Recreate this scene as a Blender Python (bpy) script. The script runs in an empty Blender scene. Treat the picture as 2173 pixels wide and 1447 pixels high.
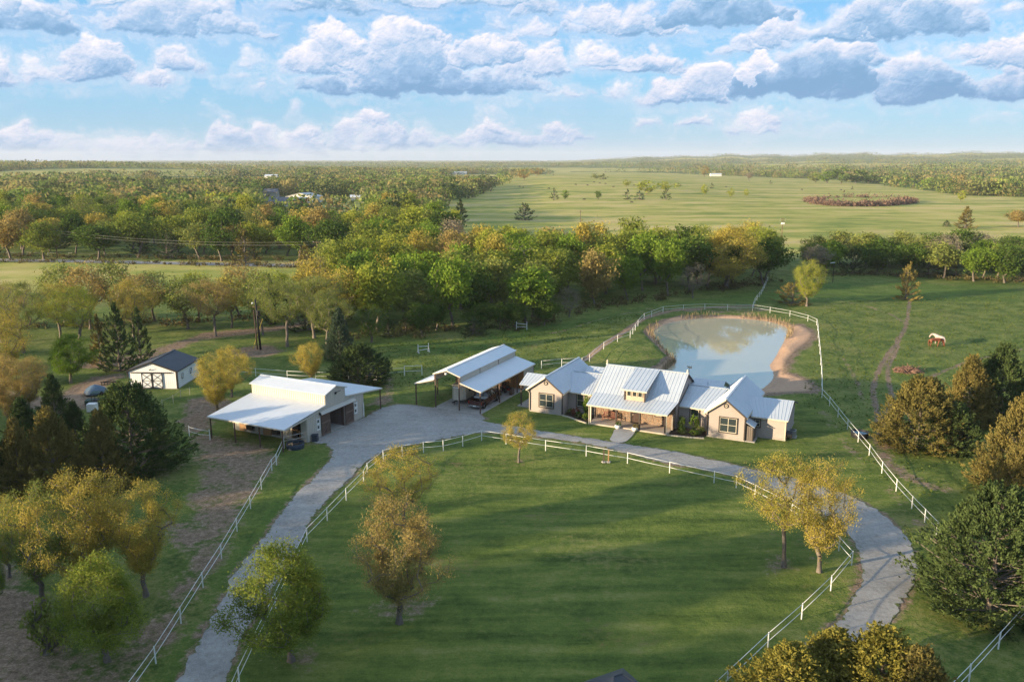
import bpy, bmesh, math, random
import numpy as np
from mathutils import Vector, Matrix
rad = math.radians
scene = bpy.context.scene
C = scene.collection
R = np.random.RandomState
# ------------------------------------------------------------------ camera
F, CX, CY, PH, HC = 1760., 1086.5, 723.5, rad(12.37), 32.0
cam_d = bpy.data.cameras.new('camera')
cam = bpy.data.objects.new('camera', cam_d)
C.objects.link(cam)
cam.location = (0, 0, HC)
cam.rotation_euler = (rad(90) - PH, 0, 0)
cam_d.sensor_width = 36
cam_d.lens = F / 2173 * 36
cam_d.clip_start = 1
cam_d.clip_end = 60000
scene.camera = cam
# ------------------------------------------------------------------ light
SUN_DIR = Vector((-0.92, -0.38, 0)).normalized()      # where the sun stands
SUN_EL = rad(8.5)
SKY_K = 0.12
scene.view_settings.view_transform = 'Standard'
scene.view_settings.look = 'None'
scene.view_settings.gamma = 1
scene.view_settings.use_curve_mapping = False
scene.view_settings.exposure = 1.86
sun_d = bpy.data.lights.new('sun', 'SUN')
sun_d.energy = 3.4
sun_d.angle = rad(0.6)
sun_d.color = (1.0, 0.79, 0.51)
sun = bpy.data.objects.new('sun', sun_d)
C.objects.link(sun)
sv = Vector((SUN_DIR.x * math.cos(SUN_EL), SUN_DIR.y * math.cos(SUN_EL), math.sin(SUN_EL)))
sun.rotation_euler = sv.to_track_quat('Z', 'Y').to_euler()
sun.location = (-200, -100, 80)

def vnoise(h, w, ch, cw, rng, wrap=False):
    g = rng.rand(int(ch) + 2, int(cw) + 2).astype(np.float32)
    if wrap: g[:, int(cw)] = g[:, 0]; g[:, int(cw) + 1] = g[:, 1]
    y = np.linspace(0, ch, h, endpoint=False); x = np.linspace(0, cw, w, endpoint=False)
    yi = y.astype(int); xi = x.astype(int)
    fy = (y - yi).astype(np.float32); fx = (x - xi).astype(np.float32)
    fy = fy * fy * (3 - 2 * fy); fx = fx * fx * (3 - 2 * fx)
    a = g[yi] * (1 - fy)[:, None] + g[yi + 1] * fy[:, None]
    return a[:, xi] * (1 - fx)[None] + a[:, xi + 1] * fx[None]

def fbm(h, w, ch, cw, octv, rng, gain=.5, wrap=False, billow=False):
    o = np.zeros((h, w), np.float32); a = 1.; s = 0.
    for i in range(octv):
        n = vnoise(h, w, ch * 2 ** i, cw * 2 ** i, rng, wrap)
        if billow: n = 1 - np.abs(2 * n - 1)
        o += a * n; s += a; a *= gain
    return o / s

# clouds: (x0, x1, top, base, darkness, seed) in the units of the view's sky; converted to azimuth / elevation
CL = [(-60,48,82,188,.1),(45,155,108,182,.15),(125,292,50,178,.25),(60,165,125,185,.2),(320,450,70,162,.35),(266,398,122,192,.1),(-80,175,-45,78,.75),
 (215,565,-60,82,.45),(540,860,-50,34,.8),(600,740,45,165,.1),(655,800,25,150,.15),(760,965,-5,200,.4),(930,1125,22,150,.2),(650,1110,90,208,.85),(560,680,150,190,.1),
 (512,575,163,196,.1),(455,492,168,183,.1),(585,632,178,198,.1),(155,182,186,202,.1),(680,850,196,214,.2),(1012,1125,206,226,.1),
 (-40,120,240,338,.3),(60,240,250,340,.35),(180,350,262,340,.3),(280,430,258,338,.35),(400,560,214,330,.3),(500,660,222,330,.35),(600,700,240,332,.3),(690,880,218,322,.3),
 (860,1000,244,322,.35),(960,1120,238,318,.3),(1080,1232,264,312,.3),(1100,1225,68,165,.1),(1215,1330,78,150,.15),(1300,1458,82,165,.25),(1185,1440,-20,82,.35),(1380,1700,-60,62,.8),
 (1368,1460,120,226,.1),(1430,1552,98,224,.15),(1268,1368,172,220,.1),(1148,1250,173,214,.1),(1560,1640,100,210,.1),(1555,1870,55,208,.85),(1600,1900,-10,95,.25),(1720,2100,-50,85,.6),(1850,2062,85,222,.7),
 (1860,2000,90,160,.1),(2050,2260,30,150,.15),(2060,2260,90,215,.7),(1678,1820,194,224,.15),(1914,1972,222,245,.1),(2090,2190,216,250,.25),
 (1330,1412,236,281,.1),(1434,1527,222,281,.15),(1545,1660,208,290,.15),(1590,1790,256,286,.1),(1240,1300,95,140,.2),(1490,1640,60,120,.2),
 (20,150,-20,60,.3),(150,260,20,60,.1),(170,330,-60,20,.2),(330,470,-40,20,.3),(420,600,30,60,.2),(700,1150,-80,20,.3),(880,980,60,120,.2),(1000,1180,100,200,.55),(1180,1260,0,60,.1),(1090,1200,-60,40,.3),(1240,1420,100,160,.3),(1440,1620,-10,50,.5),(1560,1740,30,110,.3),(1660,1900,60,150,.5),(1780,1960,120,200,.5),(1960,2100,-30,60,.4),(2000,2173,60,130,.3),(1480,1600,150,200,.2),(350,420,140,165,.1),(470,520,170,190,.1),(700,760,200,220,.1),(1500,1560,220,250,.1),(1700,1760,230,250,.1),(-420,-60,40,190,.4),(-500,-100,240,338,.35),(2240,2700,30,200,.5),(2300,2600,250,310,.3)]

def cloud_map(az0, az1, e0, e1, W, Hh, seed, extra, wrap=False, esq=False):
    """cumulus heaps: alpha and light of a cloud deck over azimuth x elevation (degrees)"""
    rng = R(seed)
    az = np.linspace(az0, az1, W, endpoint=False).astype(np.float32)
    el = (np.linspace(e0, e1, Hh)).astype(np.float32)
    ppd = W / (az1 - az0)
    nw = fbm(Hh, W, (e1 - e0) / 2.2, (az1 - az0) / 2.6, 6, rng, .56, wrap) - .5
    nw2 = fbm(Hh, W, (e1 - e0) / 1.5, (az1 - az0) / 1.9, 6, rng, .55, wrap) - .5
    det = fbm(Hh, W, (e1 - e0) / .9, (az1 - az0) / 1.2, 5, rng, .6, wrap, True)
    AZ, EL = np.meshgrid(az, el)
    w2 = fbm(Hh, W, (e1 - e0) / .8, (az1 - az0) / .8, 4, rng, .6, wrap) - .5
    AZw = AZ + nw * 2.9 + w2 * .8; ELw = EL + nw2 * 1.8 + np.roll(w2, 37, 0) * .65
    iy = np.clip(((EL + nw * 1.6 + w2 * .7 - e0) / (e1 - e0) * Hh), 0, Hh - 1).astype(int)
    ix = (((AZ * .9 + EL * .35 + nw2 * 1.6 - np.roll(w2, 51, 1) * .7 - az0) * ppd)).astype(int) % W
    det = det[iy, ix]
    fine = fbm(Hh, W, (e1 - e0) / .35, (az1 - az0) / .42, 4, rng, .62, wrap, True)[iy, ix]
    Hf = np.full((Hh, W), -.7, np.float32); T = np.zeros_like(Hf); DK = np.zeros_like(Hf); cnt = np.zeros_like(Hf)
    for (a0, a1, b0, b1, dk, sd) in extra:      # az range, elevation base..top
        r = R(sd); w = a1 - a0; h = b1 - b0
        n = int(10 + 14 * w / max(h, .4))
        for k in range(min(n, 60)):
            fx = r.rand(); env = max(0.12, 1 - abs(2 * fx - 1) ** 2.2) * (.6 + .4 * r.rand())
            rr = h * (.18 + .26 * r.rand()) * (.55 + .45 * env)
            cy = b0 + rr * .45 + r.rand() ** 1.3 * max(0, h * env - rr * 1.3)
            cx = a0 + rr * .6 + fx * max(0.01, w - 1.2 * rr)
            x0 = int((cx - rr * 2.2 - 2 - az0) * ppd); x1 = int((cx + rr * 2.2 + 2 - az0) * ppd)
            y0 = int((cy - rr * 2 - 1.5 - e0) / (e1 - e0) * Hh); y1 = int((cy + rr * 2 + 1.5 - e0) / (e1 - e0) * Hh)
            x0, x1, y0, y1 = max(x0, 0), min(x1, W), max(y0, 0), min(y1, Hh)
            if x1 <= x0 or y1 <= y0: continue
            sl = (slice(y0, y1), slice(x0, x1))
            dy = (ELw[sl] - cy); dy = np.where(dy < 0, dy * 1.25, dy)
            q = 1 - ((AZw[sl] - cx) ** 2 * .62 + dy ** 2) / rr ** 2
            hh = np.where(q > 0, np.sqrt(np.maximum(q, 0)), q * .8) * rr + .12 * rr
            bf = np.clip((ELw[sl] * .6 + EL[sl] * .4 - b0 + .15) / .5, 0, 1); hh = np.where(hh > 0, hh * bf ** .6, hh); hh = np.where(hh > 0, hh * (1.0 / (rr + .22)) ** .6, hh)
            m = hh > Hf[sl]
            Hf[sl] = np.where(m, hh, Hf[sl])
            tt = np.clip((ELw[sl] - b0) / max(h, .3), 0, 1)
            T[sl] = np.where(m, tt, T[sl]); DK[sl] = np.where(m, dk, DK[sl])
    det = (det + np.roll(det, 1, 0) + np.roll(det, 1, 1) + np.roll(det, -1, 0)) * .25
    Hd = Hf + np.where(Hf > 0, 1, 0) * (det - .45) * .22 * np.clip(Hf + .1, 0, .6)
    alpha = np.clip((Hd - .02 - .34 * (det - .3) - .25 * w2 - .22 * (fine - .35) - .12 * (nw2 + .5)) / (.42 + .9 * np.clip(nw + .35, 0, 1) ** 1.5), 0, 1); alpha = alpha * alpha * (3 - 2 * alpha)
    halo = np.clip((Hf + .22 + (fine - .45) * 1.3 + w2 * 1.2) / .9, 0, 1) * .36 * np.clip(1.2 - Hf, 0, 1); alpha = np.maximum(alpha, halo)
    gy, gx = np.gradient(Hd); gy *= Hh / (e1 - e0); gx *= ppd
    ln = np.sqrt(gx ** 2 + gy ** 2 + 1.6)
    lam = (gx * .30 - gy * .72 + .50) / ln
    gy2, gx2 = np.gradient(fine); lam = lam + np.clip((gx2 * .4 - gy2 * .9) * 5, -.10, .10) * np.clip(Hf * 2, 0, 1)
    thick = np.clip((Hf - .1) / 1.1, 0, 1)
    sh = .80 - thick * (.26 + .60 * DK) * (1.25 - .75 * T) + (lam - .33) * .40 * (1 - .3 * DK) - .20 * (1 - T) ** 2 + (nw * .8 + w2 * 1.1 + (fine - .4) * .5) * .36
    sh = np.clip(sh + (1 - alpha) * .12, 0, 1)
    veil = fbm(Hh, W, (e1 - e0) / 1.6, (az1 - az0) / 9, 6, R(seed + 3), .6, wrap)
    veil = np.clip((veil - .44) / .24, 0, 1) * (.30 + .5 * (det - .2)) * np.clip((EL - 1) / 5, .2, 1)
    sh = sh * alpha + (.62 + nw * .4) * (1 - alpha); alpha = alpha + (1 - alpha) * np.clip(veil, 0, .15)
    return alpha, sh

def sky_clouds():
    ex = []
    for i, (x0, x1, t, b, dk) in enumerate(CL):
        def ae(px, py):
            dx = (px - CX) / F; dy = -(py - CY) / F
            Y = math.cos(PH) + dy * math.sin(PH); Z = -math.sin(PH) + dy * math.cos(PH)
            return math.degrees(math.atan2(dx, Y)), math.degrees(math.atan2(Z, math.hypot(dx, Y)))
        xm = (x0 + x1) / 2
        a0 = ae(x0, b)[0]; a1 = ae(x1, b)[0]; e0 = ae(xm, b)[1]; e1 = ae(xm, t)[1]
        ex.append((a0, a1, e0, e1, dk, 100 + i))
    rng = R(17)
    for k in range(44):                         # small broken cumulus between the big heaps
        a = rng.uniform(-36, 36); e = rng.uniform(3.6, 10.5) if k % 4 else rng.uniform(1.2, 3.5); w = rng.uniform(1.2, 4.2) * (.6 + e / 12); h = rng.uniform(.5, 1.5) * (.6 + e / 12)
        ex.append((a - w / 2, a + w / 2, e, e + h, rng.uniform(.05, .6), 600 + k))
    rng = R(7)
    for k in range(430):                        # the same kind of sky goes on all round and overhead
        a = rng.uniform(-180, 180); e = rng.choice([rng.uniform(0, 5), rng.uniform(4, 16), rng.uniform(12, 75), rng.uniform(12, 75)])
        w = rng.uniform(4, 11) * (1 + e / 14); h = rng.uniform(1.8, 4.5) * (1 + e / 18)
        if abs(a) < 46 and e < 12.5: continue
        ex.append((a - w / 2, a + w / 2, e, e + h, rng.uniform(.05, .55), 900 + k))
    out = []
    for nm, (a0, a1, e0, e1, W, Hh, wr) in {'near_sky': (-44, 44, -1, 22, 2640, 690, False), 'whole_sky': (-180, 180, -1, 90, 2160, 546, True)}.items():
        al, sh = cloud_map(a0, a1, e0, e1, W, Hh, 5, ex, wr)
        im = bpy.data.images.new(nm, W, Hh, float_buffer=True, is_data=True)
        px = np.zeros((Hh, W, 4), np.float32); px[..., 0] = al; px[..., 1] = sh; px[..., 3] = 1
        im.pixels.foreach_set(px.ravel()); im.update()
        out.append((im, a0, a1, e0, e1))
    return out

class NT:
    def __init__(s, tree): s.t = tree; s.n = tree.nodes; s.l = tree.links
    def node(s, ty, **kw):
        n = s.n.new(ty)
        for k, v in kw.items():
            if k.startswith('i_'):
                key = k[2:]; key = int(key) if key.isdigit() else key.replace('_', ' ')
                s.put(n.inputs[key], v)
            else: setattr(n, k, v)
        return n
    def put(s, sock, v):
        if isinstance(v, bpy.types.NodeSocket): s.l.new(v, sock)
        elif isinstance(v, bpy.types.Node): s.l.new(v.outputs[0], sock)
        else:
            if sock.type == 'RGBA' and len(v) == 3: v = tuple(v) + (1,)
            sock.default_value = v
    def math(s, op, a, b=0., c=0., clamp=False):
        n = s.n.new('ShaderNodeMath'); n.operation = op; n.use_clamp = clamp
        s.put(n.inputs[0], a); s.put(n.inputs[1], b); s.put(n.inputs[2], c); return n.outputs[0]
    def mix(s, f, a, b, blend='MIX'):
        n = s.n.new('ShaderNodeMix'); n.data_type = 'RGBA'; n.blend_type = blend
        s.put(n.inputs[0], f); s.put(n.inputs[6], a); s.put(n.inputs[7], b); return n.outputs[2]
    def ramp(s, f, pts, interp='LINEAR'):
        n = s.n.new('ShaderNodeValToRGB'); cr = n.color_ramp; cr.interpolation = interp
        while len(cr.elements) < len(pts): cr.elements.new(.5)
        for e, (p, c) in zip(cr.elements, pts):
            e.position = p
            c = (c, c, c) if isinstance(c, (int, float)) else c
            e.color = tuple(c) + (1,)
        s.put(n.inputs[0], f); return n.outputs[0]
    def mrange(s, v, a, b, c=0., d=1., smooth=False):
        n = s.n.new('ShaderNodeMapRange'); n.interpolation_type = 'SMOOTHSTEP' if smooth else 'LINEAR'
        for i, q in enumerate((v, a, b, c, d)): s.put(n.inputs[i], q)
        return n.outputs[0]
    def noise(s, vec, scale, detail=4, rough=.55, dist=0., dim='3D'):
        n = s.n.new('ShaderNodeTexNoise'); n.noise_dimensions = dim
        s.put(n.inputs['Vector'], vec); n.inputs['Scale'].default_value = scale; n.inputs['Detail'].default_value = detail
        n.inputs['Roughness'].default_value = rough; n.inputs['Distortion'].default_value = dist
        return n.outputs[0]
    def attr(s, name):
        n = s.n.new('ShaderNodeAttribute'); n.attribute_name = name; return n

world = bpy.data.worlds.new('World'); scene.world = world; world.use_nodes = True
def build_world():
    t = NT(world.node_tree); t.n.clear()
    sky = t.node('ShaderNodeTexSky', sky_type='NISHITA', sun_disc=False, sun_elevation=SUN_EL, sun_rotation=math.atan2(SUN_DIR.x, SUN_DIR.y),
                 altitude=250, air_density=1.0, dust_density=.25, ozone_density=1.6)
    tc = t.node('ShaderNodeTexCoord')
    sp = t.node('ShaderNodeSeparateXYZ', i_0=tc.outputs['Generated'])
    x, y, z = sp.outputs
    azi = t.math('MULTIPLY', t.math('ARCTAN2', x, y), 57.29578)
    ele = t.math('MULTIPLY', t.math('ARCSINE', z), 57.29578)
    cols = []
    for im, a0, a1, e0, e1 in sky_clouds():
        u = t.mrange(azi, a0, a1); v = t.mrange(ele, e0, e1)
        cb = t.node('ShaderNodeCombineXYZ', i_0=u, i_1=v)
        n = t.node('ShaderNodeTexImage', image=im, extension='EXTEND', interpolation='Cubic', i_Vector=cb)
        cols.append(n.outputs[0])
    inside = t.math('MULTIPLY', t.mrange(t.math('ABSOLUTE', azi), 40., 43.5, 1., 0.), t.mrange(ele, 17., 21., 1., 0.))
    m = t.mix(inside, cols[1], cols[0])
    ms = t.node('ShaderNodeSeparateColor', i_0=m)
    al, sh = ms.outputs[0], ms.outputs[1]
    k = 2 ** -1.46 / SKY_K
    c = t.ramp(sh, [(0, (.17, .33, .53)), (.25, (.28, .44, .64)), (.55, (.55, .61, .74)), (.8, (.80, .76, .80)), (1, (.98, .92, .90))])
    cs = t.mix(1., c, (k, k, k), 'MULTIPLY')
    cs = t.mix(1., cs, t.ramp(t.mrange(ele, 0., 7.), [(0, (.80, .84, .90)), (1, (1., 1., 1.))]), 'MULTIPLY')
    # low haze: clouds near the horizon pale into it
    al = t.math('MULTIPLY', al, t.mrange(ele, -.2, .9, .55, 1.))
    tint = t.mix(1., sky.outputs[0], (SKT[0], SKT[1], SKT[2]), 'MULTIPLY')
    hz = t.ramp(t.mrange(ele, -1., 11.), [(0, (.19, .34, .52)), (.2, (.165, .37, .58)), (.55, (.16, .40, .63)), (1, (.105, .335, .62))])
    hz = t.mix(1., hz, (k, k, k), 'MULTIPLY')
    base = t.mix(1., t.mix(1., hz, (.9, .9, .9), 'MULTIPLY'), tint, 'ADD')
    al = t.math('MULTIPLY', al, t.mrange(ele, -.5, -.2))
    fin = t.mix(al, base, cs)
    bg = t.node('ShaderNodeBackground', i_Color=fin, i_Strength=SKY_K)
    t.node('ShaderNodeOutputWorld', i_Surface=bg)
SKT = (.10, .11, .13)
build_world()
# ------------------------------------------------------------------ geometry of the place
def at(px, py, z=0.0):
    dx = (px - CX) / F; dy = -(py - CY) / F
    Y = math.cos(PH) + dy * math.sin(PH); Z = -math.sin(PH) + dy * math.cos(PH)
    t = (z - HC) / Z
    return (dx * t, Y * t)
def row_of(y, z):
    zz = z - HC; f = y * math.cos(PH) - zz * math.sin(PH); up = y * math.sin(PH) + zz * math.cos(PH)
    return CY - F * up / f
def gp(pts, z=0.0): return np.array([at(a, b, z) for a, b in pts])
AX = rad(25.9)
LX, LY = math.cos(AX), -math.sin(AX); DX, DY = math.sin(AX), math.cos(AX)
HO, BO, KO = at(1124.8, 872), at(652.9, 939.7), at(976.7, 872.4)      # corners of house, barn, open shed
def loc(o, u, v): return (o[0] + u * LX + v * DX, o[1] + u * LY + v * DY)

def smooth_poly(p, n=4, closed=True):
    p = np.array(p, float)
    for _ in range(n):
        q = np.roll(p, -1, 0) if closed else p[1:]
        a = p if closed else p[:-1]
        o = np.empty((len(a) * 2, 2)); o[0::2] = a * .75 + q * .25; o[1::2] = a * .25 + q * .75
        if not closed: o = np.vstack([p[:1], o, p[-1:]])
        p = o
    return p
def in_poly(P, x, y):
    r = np.zeros(x.shape, bool); j = len(P) - 1
    for i in range(len(P)):
        xi, yi = P[i]; xj, yj = P[j]
        if yi != yj:
            r ^= ((yi > y) != (yj > y)) & (x < (xj - xi) * (y - yi) / (yj - yi) + xi)
        j = i
    return r
def seg_dist(P, x, y, closed=True):
    d = np.full(x.shape, 1e9)
    n = len(P)
    for i in range(n if closed else n - 1):
        a = P[i]; b = P[(i + 1) % n]; ab = b - a; L2 = max(ab @ ab, 1e-9)
        t = np.clip(((x - a[0]) * ab[0] + (y - a[1]) * ab[1]) / L2, 0, 1)
        d = np.minimum(d, (x - a[0] - t * ab[0]) ** 2 + (y - a[1] - t * ab[1]) ** 2)
    return np.sqrt(d)
def sdist(P, x, y):
    """signed distance, + inside; far points are skipped"""
    o = np.full(x.shape, -99.)
    m = (x > P[:, 0].min() - 12) & (x < P[:, 0].max() + 12) & (y > P[:, 1].min() - 12) & (y < P[:, 1].max() + 12)
    if m.any():
        d = seg_dist(P, x[m], y[m]); o[m] = np.where(in_poly(P, x[m], y[m]), d, -d)
    return o
def sst(a, b, x):
    t = np.clip((x - a) / (b - a), 0, 1); return t * t * (3 - 2 * t)

WZ = -0.55                                         # pond level
POND = smooth_poly(gp([(1385,705),(1398,693),(1429,682.6),(1471,676),(1545,674.8),(1610,678.7),(1650,686.6),(1673,697),(1673,708),(1665,721),(1652,747),(1639,768),(1631,776),(1641,789),(1642,803),
    (1626,819),(1608,832),(1560,842),(1500,835),(1440,822),(1405,803),(1402,790),(1419,783),(1434,771),(1436,764),(1413,747),(1398,728.5),(1387,714)], WZ), 2)
_n1 = [R(3 + i).rand(6) for i in range(8)]
def rel(x, y):
    """far relief: low hills at the horizon"""
    x = np.asarray(x, float); y = np.asarray(y, float)
    d = np.hypot(x, y); az = np.degrees(np.arctan2(x, np.maximum(y, 1)))
    h = 46 * sst(2600, 7000, d) * sst(2, 12, az) * (1 + .12 * np.sin(az * .9 + 1) + .10 * np.sin(az * 2.3) + .05 * np.sin(az * 5.1))
    h += 18 * sst(1500, 4200, d) * sst(9, 33, az)
    h += 12 * np.exp(-((d - 2300) / 900) ** 2) * np.exp(-((az + 30) / 9) ** 2)
    h += 5 * np.sin(d / 520 + az * .1) * sst(700, 2200, d)
    h += 5.0 * sst(420, 1100, d) * sst(-3, 4, az) * (1 - sst(1300, 2300, d)) * (1 - sst(8, 20, az))
    return h
def near_relief(x, y):
    x = np.asarray(x, float); y = np.asarray(y, float)
    h = .10 * np.sin(x * .11 + 1.3) * np.sin(y * .13 + .4) + .05 * np.sin(x * .37 + y * .29) + .03 * np.sin(x * .9 - y * .7)
    fl = 1.0
    for o, (u0, u1, v0, v1) in ((HO, (-3, 33, -7, 14)), (BO, (-14, 3, -5, 17)), (KO, (-9, 5, -3, 18))):
        u = (x - o[0]) * LX + (y - o[1]) * LY; v = (x - o[0]) * DX + (y - o[1]) * DY
        d = np.hypot(np.maximum(np.maximum(u0 - u, u - u1), 0), np.maximum(np.maximum(v0 - v, v - v1), 0))
        fl = fl * sst(0, 8, d)
    d = np.hypot(np.maximum(np.abs(x + 51) - 6, 0), np.maximum(np.abs(y - 118) - 6, 0)); fl = fl * sst(0, 5, d)
    h = h * fl * (1 - sst(190, 300, np.hypot(x, y)))
    m = at(1340, 740); h += .9 * np.exp(-((x - m[0]) / 9) ** 2 - ((y - m[1]) / 9) ** 2)
    return h
def tz(x, y):
    x = np.asarray(x, float); y = np.asarray(y, float)
    h = near_relief(x, y) + rel(x, y)
    s = sdist(POND, np.atleast_1d(x).ravel(), np.atleast_1d(y).ravel()).reshape(np.atleast_1d(x).shape)
    s = s.reshape(x.shape) if x.shape else s[0]
    w = 2.2 + .5 * np.sin(x * .5) + .4 * np.sin(y * .7)
    b = sst(-w, 0, s)
    h = h * (1 - b) + WZ * b
    return h - sst(0, 3, s) * 1.1
def tz1(x, y): return float(tz(np.array([x]), np.array([y]))[0])

# ------------------------------------------------------------------ mesh helpers
def new_mesh(name, v, faces, smooth=False):
    """v (n,3); faces: (m,k) array or list of arrays/lists"""
    me = bpy.data.meshes.new(name)
    v = np.asarray(v, np.float32)
    if isinstance(faces, np.ndarray):
        k = faces.shape[1]; li = faces.ravel().astype(np.int32); ls = np.arange(0, len(li), k, dtype=np.int32)
    else:
        li = np.array([i for f in faces for i in f], np.int32)
        ln = [len(f) for f in faces]; ls = np.concatenate([[0], np.cumsum(ln)[:-1]]).astype(np.int32)
    me.vertices.add(len(v)); me.vertices.foreach_set('co', v.ravel())
    me.loops.add(len(li)); me.loops.foreach_set('vertex_index', li)
    me.polygons.add(len(ls)); me.polygons.foreach_set('loop_start', ls)
    me.polygons.foreach_set('use_smooth', np.full(len(ls), bool(smooth)))
    me.update(calc_edges=True)
    return me
def link(name, me, mat=None, parent=None, locn=None, rz=None):
    o = bpy.data.objects.new(name, me); C.objects.link(o)
    if mat is not None and me is not None:
        if not me.materials: me.materials.append(mat)
        elif me.materials[0] != mat:
            o.material_slots[0].link = 'OBJECT'; o.material_slots[0].material = mat
    if parent is not None: o.parent = parent
    if locn is not None: o.location = locn
    if rz is not None: o.rotation_euler = (0, 0, rz)
    return o
def tag(o, label=None, cat=None, group=None, kind=None):
    if label: o['label'] = label
    if cat: o['category'] = cat
    if group: o['group'] = group
    if kind: o['kind'] = kind
    return o
def empty(name, locn, rz=0., label=None, cat=None, group=None):
    o = bpy.data.objects.new(name, None); C.objects.link(o); o.location = locn; o.rotation_euler = (0, 0, rz)
    o.empty_display_size = .3
    return tag(o, label, cat, group)
def frame_empty(name, o, label, cat): return empty(name, (o[0], o[1], 0), -AX, label, cat)

class MB:
    """collects simple solids into one mesh"""
    def __init__(s): s.v = []; s.f = []
    def add(s, vs, fs):
        b = len(s.v); s.v += [tuple(p) for p in vs]; s.f += [[i + b for i in f] for f in fs]; return s
    def box(s, x0, x1, y0, y1, z0, z1):
        return s.add([(x0,y0,z0),(x1,y0,z0),(x1,y1,z0),(x0,y1,z0),(x0,y0,z1),(x1,y0,z1),(x1,y1,z1),(x0,y1,z1)],
                     [[0,3,2,1],[4,5,6,7],[0,1,5,4],[1,2,6,5],[2,3,7,6],[3,0,4,7]])
    def obox(s, c, ex, ey, ez):
        c, ex, ey, ez = map(Vector, (c, ex, ey, ez)); P = []
        for k in (-1, 1):
            for a, b in ((-1, -1), (1, -1), (1, 1), (-1, 1)): P.append(c + ex * a + ey * b + ez * k)
        return s.add(P, [[0,3,2,1],[4,5,6,7],[0,1,5,4],[1,2,6,5],[2,3,7,6],[3,0,4,7]])
    def bar(s, a, b, w, h=None):
        a, b = Vector(a), Vector(b); d = b - a; L = d.length; d.normalize()
        up = Vector((0, 0, 1)) if abs(d.z) < .95 else Vector((0, 1, 0))
        x = d.cross(up).normalized(); u = x.cross(d)
        return s.obox((a + b) / 2, x * w / 2, u * (h or w) / 2, d * L / 2)
    def tube(s, pts, r, n=6, cap=True):
        rs = r if isinstance(r, (list, tuple)) else [r] * len(pts)
        P = [Vector(p) for p in pts]; b = len(s.v)
        for i, p in enumerate(P):
            d = (P[min(i + 1, len(P) - 1)] - P[max(i - 1, 0)]).normalized()
            up = Vector((0, 0, 1)) if abs(d.z) < .9 else Vector((1, 0, 0))
            x = d.cross(up).normalized(); y = x.cross(d)
            for k in range(n):
                a = 2 * math.pi * k / n; q = p + (x * math.cos(a) + y * math.sin(a)) * rs[i]; s.v.append(tuple(q))
        for i in range(len(P) - 1):
            for k in range(n):
                k2 = (k + 1) % n; s.f.append([b + i * n + k, b + i * n + k2, b + (i + 1) * n + k2, b + (i + 1) * n + k])
        if cap:
            s.f.append([b + k for k in range(n)][::-1]); s.f.append([b + (len(P) - 1) * n + k for k in range(n)])
        return s
    def prism(s, poly, axis, a0, a1):
        """poly in the plane across axis ('x': (y,z), 'y': (x,z), 'z': (x,y))"""
        f = {'x': lambda p, a: (a, p[0], p[1]), 'y': lambda p, a: (p[0], a, p[1]), 'z': lambda p, a: (p[0], p[1], a)}[axis]
        n = len(poly); vs = [f(p, a0) for p in poly] + [f(p, a1) for p in poly]
        fs = [list(range(n))[::-1], list(range(n, 2 * n))] + [[i, (i + 1) % n, n + (i + 1) % n, n + i] for i in range(n)]
        return s.add(vs, fs)
    def lathe(s, prof, c=(0, 0, 0), n=12):
        b = len(s.v)
        for r, z in prof:
            for k in range(n):
                a = 2 * math.pi * k / n; s.v.append((c[0] + r * math.cos(a), c[1] + r * math.sin(a), c[2] + z))
        for i in range(len(prof) - 1):
            for k in range(n):
                k2 = (k + 1) % n; s.f.append([b + i * n + k, b + i * n + k2, b + (i + 1) * n + k2, b + (i + 1) * n + k])
        return s
    def mesh(s, name, smooth=False):
        me = new_mesh(name, s.v, s.f, smooth)
        return me
    def build(s, name, mat, parent=None, smooth=False, locn=None, rz=None):
        me = s.mesh(name, smooth)
        bm = bmesh.new(); bm.from_mesh(me); bmesh.ops.recalc_face_normals(bm, faces=bm.faces); bm.to_mesh(me); bm.free()
        return link(name, me, mat, parent, locn, rz)

# ------------------------------------------------------------------ materials
def base_mat(name):
    m = bpy.data.materials.new(name); m.use_nodes = True
    t = NT(m.node_tree); t.n.clear()
    out = t.node('ShaderNodeOutputMaterial')
    p = t.node('ShaderNodeBsdfPrincipled')
    t.l.new(p.outputs[0], out.inputs[0])
    p.inputs['Specular IOR Level'].default_value = .35
    return m, t, p, out
def bump(t, p, h, strength=.3, dist=.05):
    b = t.node('ShaderNodeBump'); b.inputs['Strength'].default_value = strength; b.inputs['Distance'].default_value = dist
    t.put(b.inputs['Height'], h); t.l.new(b.outputs[0], p.inputs['Normal'])
def mat(name, c, rough=.7, c2=None, scale=3., metal=0., bmp=0., spec=.35, detail=5, dirt=0.):
    """plain surface with grain and uneven tone"""
    m, t, p, out = base_mat(name)
    tc = t.node('ShaderNodeTexCoord'); v = tc.outputs['Object']
    n = t.noise(v, scale, detail); n2 = t.noise(v, scale * .17 + .11, 3)
    c2 = c2 or tuple(x * .8 for x in c)
    f = t.mrange(t.math('ADD', t.math('MULTIPLY', n, .55), t.math('MULTIPLY', n2, .45)), .36, .62)
    col = t.mix(f, c2, c)
    oi = t.node('ShaderNodeObjectInfo')
    col = t.mix(.5, col, t.ramp(oi.outputs['Random'], [(0, .42), (1, .56)]), 'OVERLAY')
    if dirt:
        st = t.noise(v, 1.3, 6, .65)
        col = t.mix(t.math('MULTIPLY', t.mrange(st, .52, .72), dirt), col, (.12, .095, .07))
    t.put(p.inputs['Base Color'], col)
    t.put(p.inputs['Roughness'], t.mrange(n, .3, .7, rough * .88, min(1, rough * 1.1)))
    p.inputs['Metallic'].default_value = metal; p.inputs['Specular IOR Level'].default_value = spec
    if bmp: bump(t, p, n, bmp, .03)
    return m
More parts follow.
